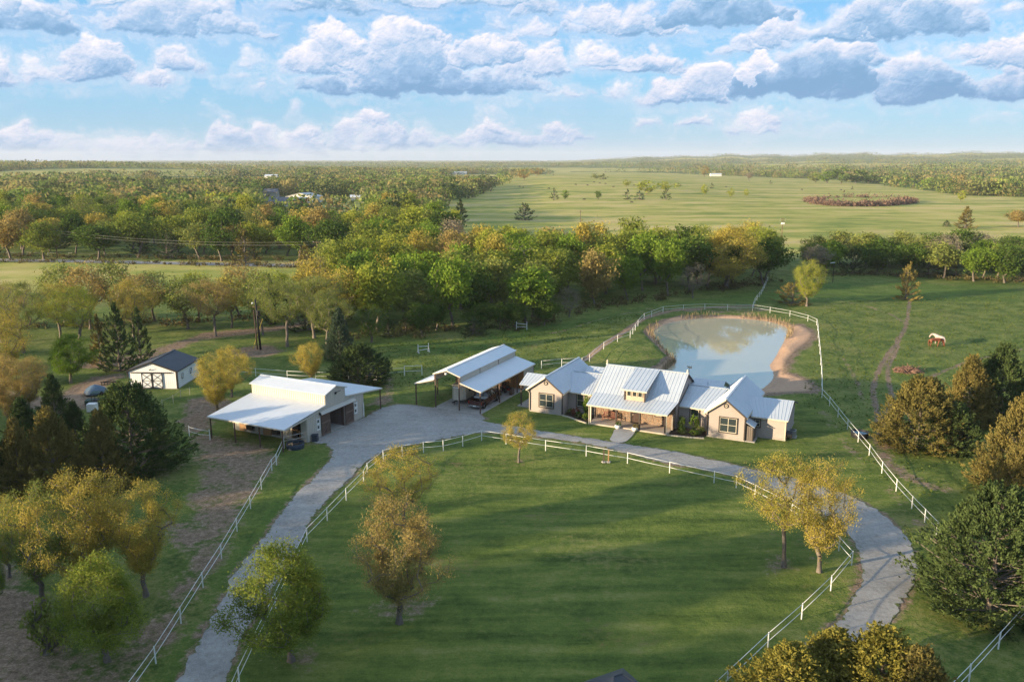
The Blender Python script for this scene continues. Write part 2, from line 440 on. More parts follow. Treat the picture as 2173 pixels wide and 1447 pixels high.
# ------------------------------------------------------------------ the ground
ROADL = [(375,1447),(400,1398),(425,1350),(470,1270),(500,1210),(550,1150),(597,1090),(635,1045),(661,1020),(699,976),(706,953),(690,941),(665,941)]
DRIVE = gp([(330,1540)] + ROADL + [(662,936),(700,919),(776,884),(800,870),(812,864),(850,858),(882,860),(930,868),(977,874),(1022,880),(1034,887),(1022,893),(1050,899),(1098,906),(1146,915),(1210,925),(1291,936),(1327,941),
    (1380,950),(1429,958.6),(1490,970),(1542,981),(1576,990),(1628,1002),(1681,1013),(1727,1028),(1780,1046),(1829,1068),(1863,1085),(1897,1110),(1923,1138),(1942,1172),(1946,1190),(1938.6,1233),(1927,1267),(1901,1308),(1874,1342),
    (1851,1369),(1825,1403),(1790,1447),(1740,1540),(1560,1540),(1620,1470),(1670,1425),(1712,1380),(1742,1350),(1765,1327),(1795,1293),(1821,1248),(1828,1221),(1827,1187),(1815,1150),(1790,1120),(1750,1095),(1700,1072),(1650,1050),(1603,1030),(1561,1011),(1516,1001),
    (1421.5,984),(1331,960),(1240,941),(1180,932),(1110,925),(1060,919),(1015,917),(960,926),(896,940),(850,950),(813,959),(778,981),(745,1010),(707,1047),(669,1089),(646,1130),(600,1205),(560,1275),(533,1327),(499,1387),(480,1429),(440,1540)])
DIRT = [   # (outline, strength) of bare or trampled earth
 ([(395,925),(445,915),(470,925),(500,932),(560,944),(600,950),(590,985),(570,1010),(545,1050),(520,1085),(500,1120),(470,1150),(440,1180),(400,1110),(400,1060),(430,1010),(400,975),(415,945)], .62),
 ([(335,1110),(400,1100),(450,1090),(500,1130),(485,1165),(455,1215),(430,1255),(395,1315),(350,1385),(300,1447),(270,1490),(120,1490),(180,1420),(260,1370),(330,1290),(390,1200)], .58),
 ([(-300,1080),(0,1130),(60,1230),(120,1290),(160,1350),(200,1410),(160,1500),(-300,1500)], .66),
 ([(400,850),(440,840),(520,860),(480,875),(450,890),(440,915),(400,920),(385,900),(395,875)], .85),
 ([(0,830),(120,850),(160,820),(200,800),(262,793),(268,800),(230,815),(190,840),(215,850),(150,880),(60,870)], .9),
 ([(330,740),(390,722),(440,705),(520,700),(600,690),(700,672),(700,680),(600,700),(520,712),(430,720),(380,740),(345,756)], .8),
 ([(160,765),(220,768),(280,755),(340,745),(345,760),(280,770),(225,782),(160,780)], .9),
 ([(480,745),(520,735),(570,732),(600,745),(570,757),(520,757),(490,760)], .8),
 ([(1673,690),(1700,688),(1722,698),(1732,712),(1722,726),(1700,742),(1682,760),(1674,775),(1668,790),(1690,795),(1720,806),(1738,820),(1728,833),(1690,834),(1640,836),(1600,845),(1560,850),(1560,836),(1625,815),(1640,790),(1628,774),(1650,745),(1672,706)], 1.0),
 ([(1850,925),(1880,922),(1915,950),(1880,955),(1895,985),(1920,1003),(1960,1020),(2010,1042),(2000,1045),(1950,1030),(1905,1010),(1880,990),(1860,950)], .75),
 ([(780,862),(812,835),(822,800),(832,800),(830,840),(845,862)], .7), ([(700,790),(770,800),(830,798),(830,806),(760,812)], .5),
 ([(1360,655),(1395,655),(1460,655),(1600,650),(1640,655),(1600,668),(1450,662),(1400,668)], .45),
 ([(640,1290),(900,1260),(960,1290),(900,1330),(760,1330)], .28), ([(1600,1150),(1760,1180),(1700,1240),(1600,1230)], .3),
 ([(545,1345),(640,1370),(700,1400),(600,1420)], .25)]
TRACKS = [([(1930,640),(1925,690),(1905,725),(1880,755),(1862,790),(1850,830),(1862,870),(1865,925)], .3, .75), ([(1905,715),(1905,745),(1885,770),(1884,810),(1895,840),(1880,880),(1868,920)], .3, .7),
 ([(1240,765),(1290,735),(1340,690),(1385,668),(1460,655),(1600,648)], .5, .9), ([(1150,712),(1210,700),(1260,680),(1330,665),(1420,655)], .3, .5), ([(1700,630),(1800,640),(1890,665),(1925,690)], .35, .5),
 ([(1790,760),(1815,800),(1830,850)], .35, .5), ([(1743,860),(1760,900),(1850,1000),(1950,1110)], .6, .35), ([(400,980),(340,1010)], .5, .4),
 ([(1700,665),(1760,650),(1860,640)], .3, .4), ([(2173,740),(2060,765),(1990,790),(1940,820)], .35, .6), ([(660,560),(300,575),(0,585)], 1.2, .3), ([(120,1000),(60,1100),(0,1160)], .5, .5)]
FIELDS = [gp(P) for P in ([(925,512),(960,505),(1300,512),(1660,545),(2260,560),(2400,432),(2173,418),(2050,416),(1950,402),(1850,388),(1640,374),(1400,364),(1180,361),(1100,380),(1060,396),(1000,418),(940,432),(905,445),(935,470)],
  [(215,388),(330,383),(560,379),(700,390),(600,398),(330,399)], [(-100,382),(120,381),(200,385),(120,388),(-100,389)], [(925,374),(1060,367),(1110,378),(1040,393),(960,392)], [(530,470),(545,424),(740,418),(800,436),(770,470)], [(1500,355),(1900,356),(2000,359),(1700,361)])]
def glade(x, y):
    return np.sin(x / 170 + 1.3 * np.sin(y / 420)) + np.sin(y / 230 + x / 800 + 1.7)
def ground():
    def axis(lo, hi, a, b, step, g):
        c = list(np.arange(a, b + step / 2, step)); s = step; x = b
        while x < hi: s *= g; x += s; c.append(min(x, hi))
        s = step; x = a; left = []
        while x > lo: s *= g; x -= s; left.append(max(x, lo))
        return np.array(left[::-1] + c)
    xs = axis(-14000, 14000, -64, 92, .55, 1.055); ys = axis(-400, 14000, 34, 178, .55, 1.045)
    X, Y = np.meshgrid(xs, ys); x = X.ravel(); y = Y.ravel()
    z = tz(x, y)
    nx, ny = len(xs), len(ys)
    i = np.arange(nx * ny).reshape(ny, nx)
    f = np.stack([i[:-1, :-1], i[:-1, 1:], i[1:, 1:], i[1:, :-1]], -1).reshape(-1, 4)
    me = new_mesh('ground', np.stack([x, y, z], 1), f, True)
    near = (y < 420) & (np.abs(x) < 300)
    dirt = np.zeros(len(x), np.float32)
    for P, k in DIRT:
        s = sdist(gp(P), x, y); dirt = np.maximum(dirt, k * sst(-2.2, 1.6, s))
    s = sdist(POND, x, y); dirt = np.maximum(dirt, 1.0 * sst(-2.6, -.9, s))
    s = sdist(DRIVE, x, y); dirt = np.maximum(dirt, .62 * sst(-1.2, .2, s))
    for P, w, k in TRACKS:
        P = smooth_poly(gp(P), 3, False)
        m = (x > P[:, 0].min() - 5) & (x < P[:, 0].max() + 5) & (y > P[:, 1].min() - 5) & (y < P[:, 1].max() + 5)
        if m.any():
            d = seg_dist(P, x[m], y[m], False); dirt[m] = np.maximum(dirt[m], k * (1 - sst(w * .6, w * 2.4, d)))
    for (px, py, r, k) in [(1740,1110,4,.3),(850,1290,5,.4),(615,1380,4.5,.35),(1660,1195,3,.5),(235,1395,3,.4),(1101,978,1,.6),(1920,1230,1.5,.3),(1680,648,2.5,.3)]:
        q = at(px, py); d = np.hypot(x - q[0], y - q[1]); dirt = np.maximum(dirt, k * (1 - sst(r * .3, r, d)))
    # kinds of sward: lawn (mown), rough pasture, dry pasture
    d = np.hypot(x, y)
    az = np.degrees(np.arctan2(x, np.maximum(y, 1)))
    past = np.zeros(len(x))
    for P in FIELDS: past = np.maximum(past, sst(-9, 4, sdist(P, x, y)))
    lf = sst(180, 215, y) * (1 - sst(262, 270, y)) * (1 - sst(-6, -3, az)) * .9
    gl = sst(.85, 1.15, glade(x, y)) * sst(900, 1100, d) * .9
    dry = np.maximum(np.maximum(past, lf), gl)
    lawn = sst(-1, 2, sdist(gp([(645,1150),(700,1070),(790,1000),(900,962),(1022,936),(1200,960),(1420,1005),(1600,1058),(1720,1120),(1807,1200),(1700,1315),(1500,1490),(400,1490),(560,1370)]), x, y))
    lawn = np.maximum(lawn, sst(-1, 2, sdist(gp([(1022,893),(1124,872),(1190,882),(1420,925),(1500,930),(1580,940),(1665,935),(1690,850),(1740,850),(1950,1090),(2000,1200),(1946,1200),(1860,1083),(1700,1018),(1500,973),(1300,938),(1100,906)]), x, y)))
    lush = np.maximum(sst(-3, 2, sdist(gp([(300,1000),(380,930),(440,940),(400,1000),(360,1080),(300,1050)]), x, y)), .7 * sst(-3, 2, sdist(gp([(560,1150),(640,1060),(700,960),(620,952),(540,1090),(330,1420),(300,1490),(380,1490)]), x, y)))
    lush = np.maximum(lush, .8 * sst(-4, 3, sdist(gp([(1740,640),(2173,640),(2173,600),(1700,600),(1400,650),(1100,700),(760,730),(1000,760),(1150,720),(1400,650)]), x, y)))
    for nm, a in (('dirt', dirt), ('dry', dry), ('lawn', lawn), ('lush', lush)):
        at_ = me.attributes.new(nm, 'FLOAT', 'POINT'); at_.data.foreach_set('value', a.astype(np.float32))
    m, t, p, out = base_mat('pasture ground')
    g = t.node('ShaderNodeNewGeometry'); v = g.outputs['Position']
    D_, DR, LA, LU = [t.attr(q).outputs['Fac'] for q in ('dirt', 'dry', 'lawn', 'lush')]
    mp = t.node('ShaderNodeMapping', i_Vector=v); mp.inputs['Rotation'].default_value = (0, 0, rad(-38)); mp.inputs['Scale'].default_value = (.12, 1, 1)
    streak = t.noise(mp.outputs[0], .55, 6, .6)
    n_l = t.noise(v, .045, 5, .55); n_m = t.noise(v, .28, 6, .62); n_s = t.noise(v, 1.6, 6, .68); n_f = t.noise(v, 7., 4, .7)
    mp2 = t.node('ShaderNodeMapping', i_Vector=v); mp2.inputs['Scale'].default_value = (.25, 1, 1)
    n_p = t.noise(mp2.outputs[0], .035, 6, .62)          # broad bands of the open pasture
    mix3 = t.math('ADD', t.math('MULTIPLY', n_m, .45), t.math('ADD', t.math('MULTIPLY', n_s, .32), t.math('MULTIPLY', n_f, .34)))
    mix3 = t.math('SUBTRACT', mix3, .03)
    green = t.ramp(mix3, [(.40, (.052, .086, .019)), (.5, (.108, .150, .031)), (.57, (.172, .200, .048)), (.67, (.26, .25, .09))])
    lawnc = t.ramp(t.math('ADD', t.math('MULTIPLY', streak, .5), t.math('MULTIPLY', mix3, .5)), [(.41, (.048, .080, .016)), (.5, (.108, .152, .029)), (.57, (.172, .205, .045)), (.65, (.27, .26, .09))])
    dryc = t.ramp(t.math('ADD', t.math('MULTIPLY', n_p, .55), t.math('ADD', t.math('MULTIPLY', n_l, .35), t.math('MULTIPLY', mix3, .12))), [(.42, (.19, .24, .048)), (.48, (.33, .33, .075)), (.54, (.48, .41, .12)), (.62, (.62, .48, .22))])
    lushc = t.ramp(mix3, [(.42, (.052, .092, .018)), (.55, (.10, .155, .030)), (.68, (.16, .21, .046))])
    earth = t.ramp(t.math('ADD', t.math('MULTIPLY', n_s, .5), t.math('MULTIPLY', n_f, .5)), [(.38, (.115, .078, .050)), (.5, (.235, .165, .112)), (.6, (.35, .26, .185)), (.7, (.46, .36, .27))])
    earth = t.mix(t.mrange(D_, .84, 1.), earth, t.mix(n_s, (.42, .25, .15), (.60, .41, .28)))
    c = t.mix(t.math('MULTIPLY', LA, .85), green, lawnc)
    c = t.mix(t.mrange(t.math('ADD', DR, t.math('MULTIPLY', t.math('SUBTRACT', n_m, .5), .8)), .3, .7), c, dryc)
    c = t.mix(t.mrange(t.math('ADD', LU, t.math('MULTIPLY', t.math('SUBTRACT', n_m, .5), 1.)), .35, .75), c, lushc)
    pale = t.mrange(t.math('ADD', t.math('MULTIPLY', n_l, .6), t.math('MULTIPLY', n_s, .4)), .535, .64)
    c = t.mix(t.math('MULTIPLY', pale, .6), c, (.25, .22, .085))
    brown = t.mrange(t.math('ADD', t.math('MULTIPLY', t.noise(v, .11, 4), .55), t.math('MULTIPLY', n_s, .45)), .575, .66)
    c = t.mix(t.math('MULTIPLY', brown, .5), c, (.17, .115, .065))
    er = t.math('ADD', D_, t.math('MULTIPLY', t.math('SUBTRACT', t.math('ADD', t.math('MULTIPLY', n_s, .45), t.math('MULTIPLY', n_m, .55)), .5), 2.2))
    c = t.mix(t.math('MULTIPLY', t.mrange(er, .36, .62), t.mrange(D_, .02, .2)), c, earth)
    t.put(p.inputs['Base Color'], c); p.inputs['Roughness'].default_value = .95; p.inputs['Specular IOR Level'].default_value = .12
    bump(t, p, t.math('ADD', t.math('MULTIPLY', n_s, 1.), t.math('MULTIPLY', n_f, .5)), .75, .22)
    o = link('ground', me, m); o['kind'] = 'structure'
    return o
ground()

def sheet(name, P, dz, m, rag=0., step=1.0, seed=1, maxcut=None):
    """a flat sheet following the ground inside outline P with a ragged border"""
    rng = R(seed); Q = []
    n = len(P)
    for i in range(n):
        a, b = P[i], P[(i + 1) % n]; L = np.hypot(*(b - a)); k = max(1, int(L / step))
        for j in range(k): Q.append(a + (b - a) * j / k)
    Q = np.array(Q)
    if rag:
        nr = rng.normal(0, 1, (len(Q), 2)); n2 = rng.normal(0, 1, (len(Q), 2)); n2 = sum(np.roll(n2, k, 0) for k in range(-4, 5)) * .4; Q = Q + (nr + n2) * rag
    bm = bmesh.new()
    vs = [bm.verts.new((a, b, 0)) for a, b in Q]
    es = [bm.edges.new((vs[i], vs[(i + 1) % len(vs)])) for i in range(len(vs))]
    bmesh.ops.triangle_fill(bm, use_beauty=True, use_dissolve=False, edges=es)
    lo = Q.min(0); hi = Q.max(0)
    g = step * 2.2
    for ax in (0, 1):
        c = lo[ax] + g
        while c < hi[ax]:
            co = [0, 0, 0]; no = [0, 0, 0]; co[ax] = c; no[ax] = 1
            bmesh.ops.bisect_plane(bm, geom=bm.verts[:] + bm.edges[:] + bm.faces[:], plane_co=co, plane_no=no)
            c += g
    co = np.array([v.co[:2] for v in bm.verts]); z = tz(co[:, 0], co[:, 1])
    for v, q in zip(bm.verts, z): v.co.z = q + dz
    bmesh.ops.recalc_face_normals(bm, faces=bm.faces)
    if sum(f.normal.z for f in bm.faces) < 0: bmesh.ops.reverse_faces(bm, faces=bm.faces)
    ed = [1. if v.is_boundary else 0. for v in bm.verts]
    me = bpy.data.meshes.new(name); bm.to_mesh(me); bm.free()
    ea = me.attributes.new('edge', 'FLOAT', 'POINT'); ea.data.foreach_set('value', np.array(ed, np.float32))
    for pl in me.polygons: pl.use_smooth = True
    o = link(name, me, m); o['kind'] = 'structure'
    return o
def gravel_mat():
    m, t, p, out = base_mat('pale limestone gravel')
    v = t.node('ShaderNodeNewGeometry').outputs['Position']
    n_m = t.noise(v, .35, 6, .6); n_s = t.noise(v, 2.4, 6, .7); n_f = t.noise(v, 14., 3, .7)
    mp = t.node('ShaderNodeMapping', i_Vector=v); mp.inputs['Rotation'].default_value = (0, 0, rad(62)); mp.inputs['Scale'].default_value = (.15, 1, 1)
    st = t.noise(mp.outputs[0], .9, 4, .6)
    f = t.math('ADD', t.math('MULTIPLY', n_s, .35), t.math('ADD', t.math('MULTIPLY', n_f, .3), t.math('ADD', t.math('MULTIPLY', n_m, .2), t.math('MULTIPLY', st, .2))))
    c = t.ramp(f, [(.38, (.17, .158, .148)), (.48, (.29, .275, .255)), (.56, (.365, .345, .32)), (.68, (.47, .45, .42))])
    w = t.mrange(t.noise(v, .8, 5, .7), .58, .7)
    c = t.mix(t.math('MULTIPLY', w, .55), c, (.20, .165, .125))
    gr = t.mrange(t.math('ADD', t.math('MULTIPLY', t.noise(v, .5, 5, .6), .6), t.math('MULTIPLY', n_s, .4)), .60, .66)
    c = t.mix(t.math('MULTIPLY', gr, .7), c, (.07, .10, .035))
    eg = t.mrange(t.math('ADD', t.math('MULTIPLY', t.attr('edge').outputs['Fac'], .62), t.math('MULTIPLY', t.math('SUBTRACT', t.math('ADD', t.math('MULTIPLY', t.noise(v, 1.1, 5, .7), .6), t.math('MULTIPLY', n_s, .4)), .5), 2.2)), .50, .62)
    c = t.mix(eg, c, t.mix(n_f, (.06, .09, .022), (.16, .18, .055)))
    t.put(p.inputs['Base Color'], c); p.inputs['Roughness'].default_value = .93; p.inputs['Specular IOR Level'].default_value = .2
    bump(t, p, t.math('ADD', n_f, n_s), .6, .06)
    return m
GRAVEL = gravel_mat()
sheet('driveway', DRIVE, .03, GRAVEL, .09, .4, 4)
CONC = mat('concrete', (.42, .40, .37), .85, (.33, .31, .28), 1.6, bmp=.15, dirt=.25)
CONCP = mat('porch concrete', (.46, .39, .32), .8, (.38, .32, .26), 1.1, bmp=.1)
sheet('path', smooth_poly(gp([(1305,907),(1349,913),(1344,924),(1324,942),(1291,936),(1299,925)]), 2), .055, CONC, 0, .8)
# far county road and dirt lanes
FARROAD = mat('county road gravel', (.42, .40, .38), .9, (.3, .28, .26), .3)
def ribbon(name, pts, w, dz, m):
    P = smooth_poly(gp(pts), 2, False); out = []
    V = []; Fc = []
    for i, p in enumerate(P):
        d = P[min(i + 1, len(P) - 1)] - P[max(i - 1, 0)]; d = d / np.hypot(*d); nrm = np.array([-d[1], d[0]])
        for s in (-1, 1):
            q = p + nrm * s * w / 2; V.append((q[0], q[1], tz1(*q) + dz))
    for i in range(len(P) - 1): Fc.append([2 * i, 2 * i + 1, 2 * i + 3, 2 * i + 2])
    o = MB(); o.add(V, Fc); o = o.build(name, m); o['kind'] = 'structure'; return o
ribbon('road', [(-700,545),(0,553),(200,556),(400,560),(560,563),(700,565.5),(800,568),(950,566),(1010,575)], 6.5, .12, FARROAD)
# pond
def water():
    m, t, p, out = base_mat('muddy pond water')
    v = t.node('ShaderNodeNewGeometry').outputs['Position']
    mp = t.node('ShaderNodeMapping', i_Vector=v); mp.inputs['Scale'].default_value = (1, 1, 1)
    t.put(p.inputs['Base Color'], t.mix(t.noise(v, .08, 3), (.48, .45, .32), (.56, .52, .38)))
    p.inputs['Roughness'].default_value = .025; p.inputs['Specular IOR Level'].default_value = .9; p.inputs['IOR'].default_value = 1.75
    h = t.math('ADD', t.noise(mp.outputs[0], .8, 3), t.math('MULTIPLY', t.noise(v, 5., 2), .25))
    bump(t, p, h, .035, .06)
    Q = POND
    c = Q.mean(0); Q = c + (Q - c) * 1.03
    bm = bmesh.new(); vs = [bm.verts.new((a, b, WZ + .0)) for a, b in Q]
    es = [bm.edges.new((vs[i], vs[(i + 1) % len(vs)])) for i in range(len(vs))]
    bmesh.ops.triangle_fill(bm, use_beauty=True, use_dissolve=False, edges=es)
    bmesh.ops.recalc_face_normals(bm, faces=bm.faces)
    if sum(f.normal.z for f in bm.faces) < 0: bmesh.ops.reverse_faces(bm, faces=bm.faces)
    me = bpy.data.meshes.new('water'); bm.to_mesh(me); bm.free()
    o = link('water', me, m); o['kind'] = 'structure'
water()
# ------------------------------------------------------------------ building stuff
def metal_mat(name, c, rough=.38, spec=.5):
    m, t, p, out = base_mat(name)
    v = t.node('ShaderNodeTexCoord').outputs['Object']
    n = t.noise(v, 1.2, 5, .6); n2 = t.noise(v, .35, 3)
    f = t.mrange(t.math('ADD', t.math('MULTIPLY', n, .5), t.math('MULTIPLY', n2, .5)), .38, .62)
    oi = t.node('ShaderNodeObjectInfo')
    col = t.mix(f, tuple(x * .93 for x in c), c)
    col = t.mix(.14, col, t.ramp(oi.outputs['Random'], [(0, .44), (1, .54)]), 'OVERLAY')
    rs = t.noise(v, 3.5, 4, .7); col = t.mix(t.math('MULTIPLY', t.mrange(rs, .6, .8), .12), col, (.30, .24, .19))
    t.put(p.inputs['Base Color'], col); t.put(p.inputs['Roughness'], t.mrange(n, .3, .7, rough * .92, rough * 1.1))
    p.inputs['Metallic'].default_value = .12; p.inputs['Specular IOR Level'].default_value = spec
    return m
ROOF_H = metal_mat('galvanised roof metal', (.50, .545, .59), .33)
ROOF_W = metal_mat('white roof metal', (.66, .69, .72), .45, .4)
WALL_B = metal_mat('cream ribbed metal', (.50, .47, .41), .55, .3)
TAN = mat('taupe lap siding paint', (.36, .31, .28), .7, (.32, .275, .25), 2.)
TRIM = mat('dark bronze trim', (.045, .036, .030), .5, (.06, .045, .04))
CREAM = mat('cream trim paint', (.62, .55, .43), .6)
WHITE = mat('white painted pipe', (.78, .78, .76), .5, (.66, .66, .63), 5, dirt=.1)
RUST = mat('brown steel post', (.11, .065, .05), .65, (.075, .05, .04), 4)
OLDWOOD = mat('weathered brown barn wood', (.13, .085, .065), .85, (.075, .05, .04), 7, bmp=.3)
PLY = mat('bare plywood', (.42, .25, .125), .8, (.33, .19, .09), 3)
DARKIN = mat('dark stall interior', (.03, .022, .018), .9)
BLACK = mat('black painted metal', (.018, .018, .02), .5)
FOUND = mat('slab edge', (.38, .34, .29), .85)
DARKROOF = metal_mat('charcoal roof metal', (.055, .062, .075), .5, .4)
SHEDW = metal_mat('white shed metal', (.80, .81, .82), .5, .35)
STONE = mat('tan field stone', (.36, .235, .15), .88, (.22, .14, .09), 2.4, bmp=.4)
STONE2 = mat('mortar', (.30, .27, .23), .9)
MULCH = mat('dark mulch', (.045, .028, .02), .95, (.07, .045, .03), 9, bmp=.5)
ORNG = mat('rough pine boards', (.42, .23, .10), .85, (.30, .15, .065), 3)
def glass_mat():
    m, t, p, out = base_mat('window glass')
    p.inputs['Base Color'].default_value = (.03, .04, .045, 1); p.inputs['Roughness'].default_value = .06
    p.inputs['Specular IOR Level'].default_value = .8
    return m
GLASS = glass_mat()

def slope(parent, p0, p1, q0, q1, m, pw=.91, rib=.30, th=.05, name='roof_panel', rh=.026, rw=.05):
    """ribbed metal sheets from the eave line p0-p1 up to the ridge line q0-q1; each sheet one part"""
    p0, p1, q0, q1 = map(Vector, (p0, p1, q0, q1))
    L = max((p1 - p0).length, (q1 - q0).length); n = max(1, round(L / pw)); k = max(1, round(pw / rib))
    nrm = (p1 - p0).cross(q0 - p0).normalized()
    if nrm.z < 0 or (abs(nrm.z) < 1e-4 and False): nrm = -nrm
    for i in range(n):
        a, b = i / n, (i + 1) / n
        A, B = p0.lerp(p1, a), p0.lerp(p1, b); E, D = q0.lerp(q1, a), q0.lerp(q1, b)
        B = A + (B - A) * .997; D = E + (D - E) * .997
        mb = MB()
        mb.add([A, B, D, E, A - nrm * th, B - nrm * th, D - nrm * th, E - nrm * th], [[0,1,2,3],[7,6,5,4],[0,4,5,1],[1,5,6,2],[2,6,7,3],[3,7,4,0]])
        for j in range(k):
            f = (j + .5) / k if k > 1 else .06
            a0 = A.lerp(B, f); a1 = E.lerp(D, f); w = (B - A).normalized() * rw / 2; w2 = (D - E).normalized() * rw / 2 if (D - E).length > .05 else w * .1
            h = nrm * rh * (1.25 if j == 0 else 1)
            mb.add([a0 - w, a0 + w, a1 + w2, a1 - w2, a0 - w * .5 + h, a0 + w * .5 + h, a1 + w2 * .5 + h, a1 - w2 * .5 + h], [[4,5,6,7],[0,1,5,4],[1,2,6,5],[2,3,7,6],[3,0,4,7]])
        mb.build(name, m, parent)

def ribwall(parent, a, b, zb, zt0, zt1, m, out, pw=.9, rib=.3, name='wall_panel', th=.06, rh=.035):
    """vertical ribbed metal wall from a to b (2D), top heights zt0..zt1, ribs on the side 'out'"""
    a, b = Vector(a + (0,)), Vector(b + (0,)); L = (b - a).length; n = max(1, round(L / pw)); d = (b - a) / L
    o = Vector(out + (0,))
    for i in range(n):
        t0, t1 = i / n, (i + 1) / n; A, B = a.lerp(b, t0), a.lerp(b, t1) - d * .004
        h0, h1 = zt0 + (zt1 - zt0) * t0, zt0 + (zt1 - zt0) * t1
        mb = MB(); P = []
        for q in (A, B): P += [q, q - o * th]
        mb.add([(P[0].x,P[0].y,zb),(P[2].x,P[2].y,zb),(P[2].x,P[2].y,h1),(P[0].x,P[0].y,h0),(P[1].x,P[1].y,zb),(P[3].x,P[3].y,zb),(P[3].x,P[3].y,h1),(P[1].x,P[1].y,h0)],
               [[0,1,2,3],[7,6,5,4],[0,4,5,1],[1,5,6,2],[2,6,7,3],[3,7,4,0]])
        k = max(1, round((L / n) / rib))
        for j in range(k):
            f = (j + .5) / k; c = A.lerp(B, f); hh = h0 + (h1 - h0) * f - .01; w = d * .035; w2 = d * .02; r = o * rh
            mb.add([tuple((c - w).xy) + (zb,), tuple((c + w).xy) + (zb,), tuple((c + w).xy) + (hh,), tuple((c - w).xy) + (hh,),
                    tuple((c - w2 + r).xy) + (zb,), tuple((c + w2 + r).xy) + (zb,), tuple((c + w2 + r).xy) + (hh,), tuple((c - w2 + r).xy) + (hh,)],
                   [[4,5,6,7],[0,1,5,4],[1,2,6,5],[2,3,7,6],[3,0,4,7]])
        mb.build(name, m, parent)

def siding(parent, a, b, zb, prof, out, m=None, step=.21, holes=(), name='siding'):
    """overlapping lap boards from a to b; prof = [(t, z)] top outline over t 0..1; holes = (t0,t1,z0,z1) in metres along the wall"""
    a, b = Vector(a + (0,)), Vector(b + (0,)); L = (b - a).length; d = (b - a) / L; o = Vector(out + (0,))
    mb = MB(); z = zb; top = max(p[1] for p in prof)
    def span(zq):       # where the profile is above zq
        xs = []
        for (t0, z0), (t1, z1) in zip(prof[:-1], prof[1:]):
            if (z0 - zq) * (z1 - zq) < 0: xs.append(t0 + (t1 - t0) * (zq - z0) / (z1 - z0))
        lo = 0 if prof[0][1] >= zq else (min(xs) if xs else None); hi = 1 if prof[-1][1] >= zq else (max(xs) if xs else None)
        return (lo, hi)
    while z < top - .02:
        z1 = min(z + step, top - .004); s0, s1 = span(z + .001), span(z1)
        if s0[0] is None: break
        if s1[0] is None: s1 = ((s0[0] + s0[1]) / 2,) * 2
        segs = [(s0[0] * L, s0[1] * L)]
        for h0, h1, hz0, hz1 in holes:
            if z < hz1 - .02 and z1 > hz0 + .02:
                ns = []
                for x0, x1 in segs:
                    if h0 > x0: ns.append((x0, min(x1, h0)))
                    if h1 < x1: ns.append((max(x0, h1), x1))
                segs = [q for q in ns if q[1] - q[0] > .01] if ns else []
        for x0, x1 in segs:
            X0 = max(x0, s1[0] * L); X1 = max(X0, min(x1, s1[1] * L))
            A0, B0 = a + d * x0 + o * .030, a + d * x1 + o * .030; A1, B1 = a + d * X0 - o * .012, a + d * X1 - o * .012
            mb.add([(A0.x,A0.y,z+.02),(B0.x,B0.y,z+.02),(B1.x,B1.y,z1),(A1.x,A1.y,z1),(A0.x-o.x*.06,A0.y-o.y*.06,z+.02),(B0.x-o.x*.06,B0.y-o.y*.06,z+.02),(B1.x-o.x*.04,B1.y-o.y*.04,z1),(A1.x-o.x*.04,A1.y-o.y*.04,z1)],
                   [[0,1,2,3],[7,6,5,4],[0,4,5,1],[1,5,6,2],[2,6,7,3],[3,7,4,0]])
        z = z1
    r = mb.build(name, m or TAN, parent); r['kind'] = 'stuff'
    return r

def window(parent, c, d, o, w, h, cols=2, rows=2, trim=TRIM, frame=None, label=None, tw=.11):
    """c = bottom centre on the wall face, d = along, o = outwards"""
    frame = frame or CREAM; c, d, o = Vector(c), Vector(d), Vector(o); z = Vector((0, 0, 1))
    mb = MB()
    for s in (-1, 1): mb.obox(c + d * s * (w / 2 + tw / 2) + z * h / 2 + o * .045, d * tw / 2, o * .045, z * (h / 2 + tw))
    mb.obox(c + z * (h + tw / 2) + o * .05, d * (w / 2), o * .05, z * tw / 2); mb.obox(c - z * tw / 2 + o * .06, d * (w / 2), o * .06, z * tw / 2)
    f = mb.build('window', trim, parent)
    if label: f['label'] = label
    mb = MB(); fw = .06
    for s in (-1, 1): mb.obox(c + d * s * (w / 2 - fw / 2) + z * h / 2 + o * .02, d * fw / 2, o * .03, z * h / 2)
    for s in (0, 1): mb.obox(c + z * (fw / 2 + s * (h - fw)) + o * .02, d * (w / 2 - fw), o * .028, z * fw / 2)
    for i in range(1, cols): mb.obox(c + d * (w * i / cols - w / 2) + z * h / 2 + o * .018, d * .022 * (1.3 if cols == 2 else 1), o * .02, z * (h / 2 - fw))
    for j in range(1, rows): mb.obox(c + z * h * j / rows + o * .0165, d * (w / 2 - fw), o * .02, z * .022)
    mb.build('frame', frame, f)
    for i in range(cols):
        for j in range(rows):
            mb = MB(); cc = c + d * (w * (i + .5) / cols - w / 2) + z * h * (j + .5) / rows
            mb.obox(cc - o * .005, d * (w / cols / 2 - .01), o * .006, z * (h / rows / 2 - .01)); mb.build('pane', GLASS, f)
    return f

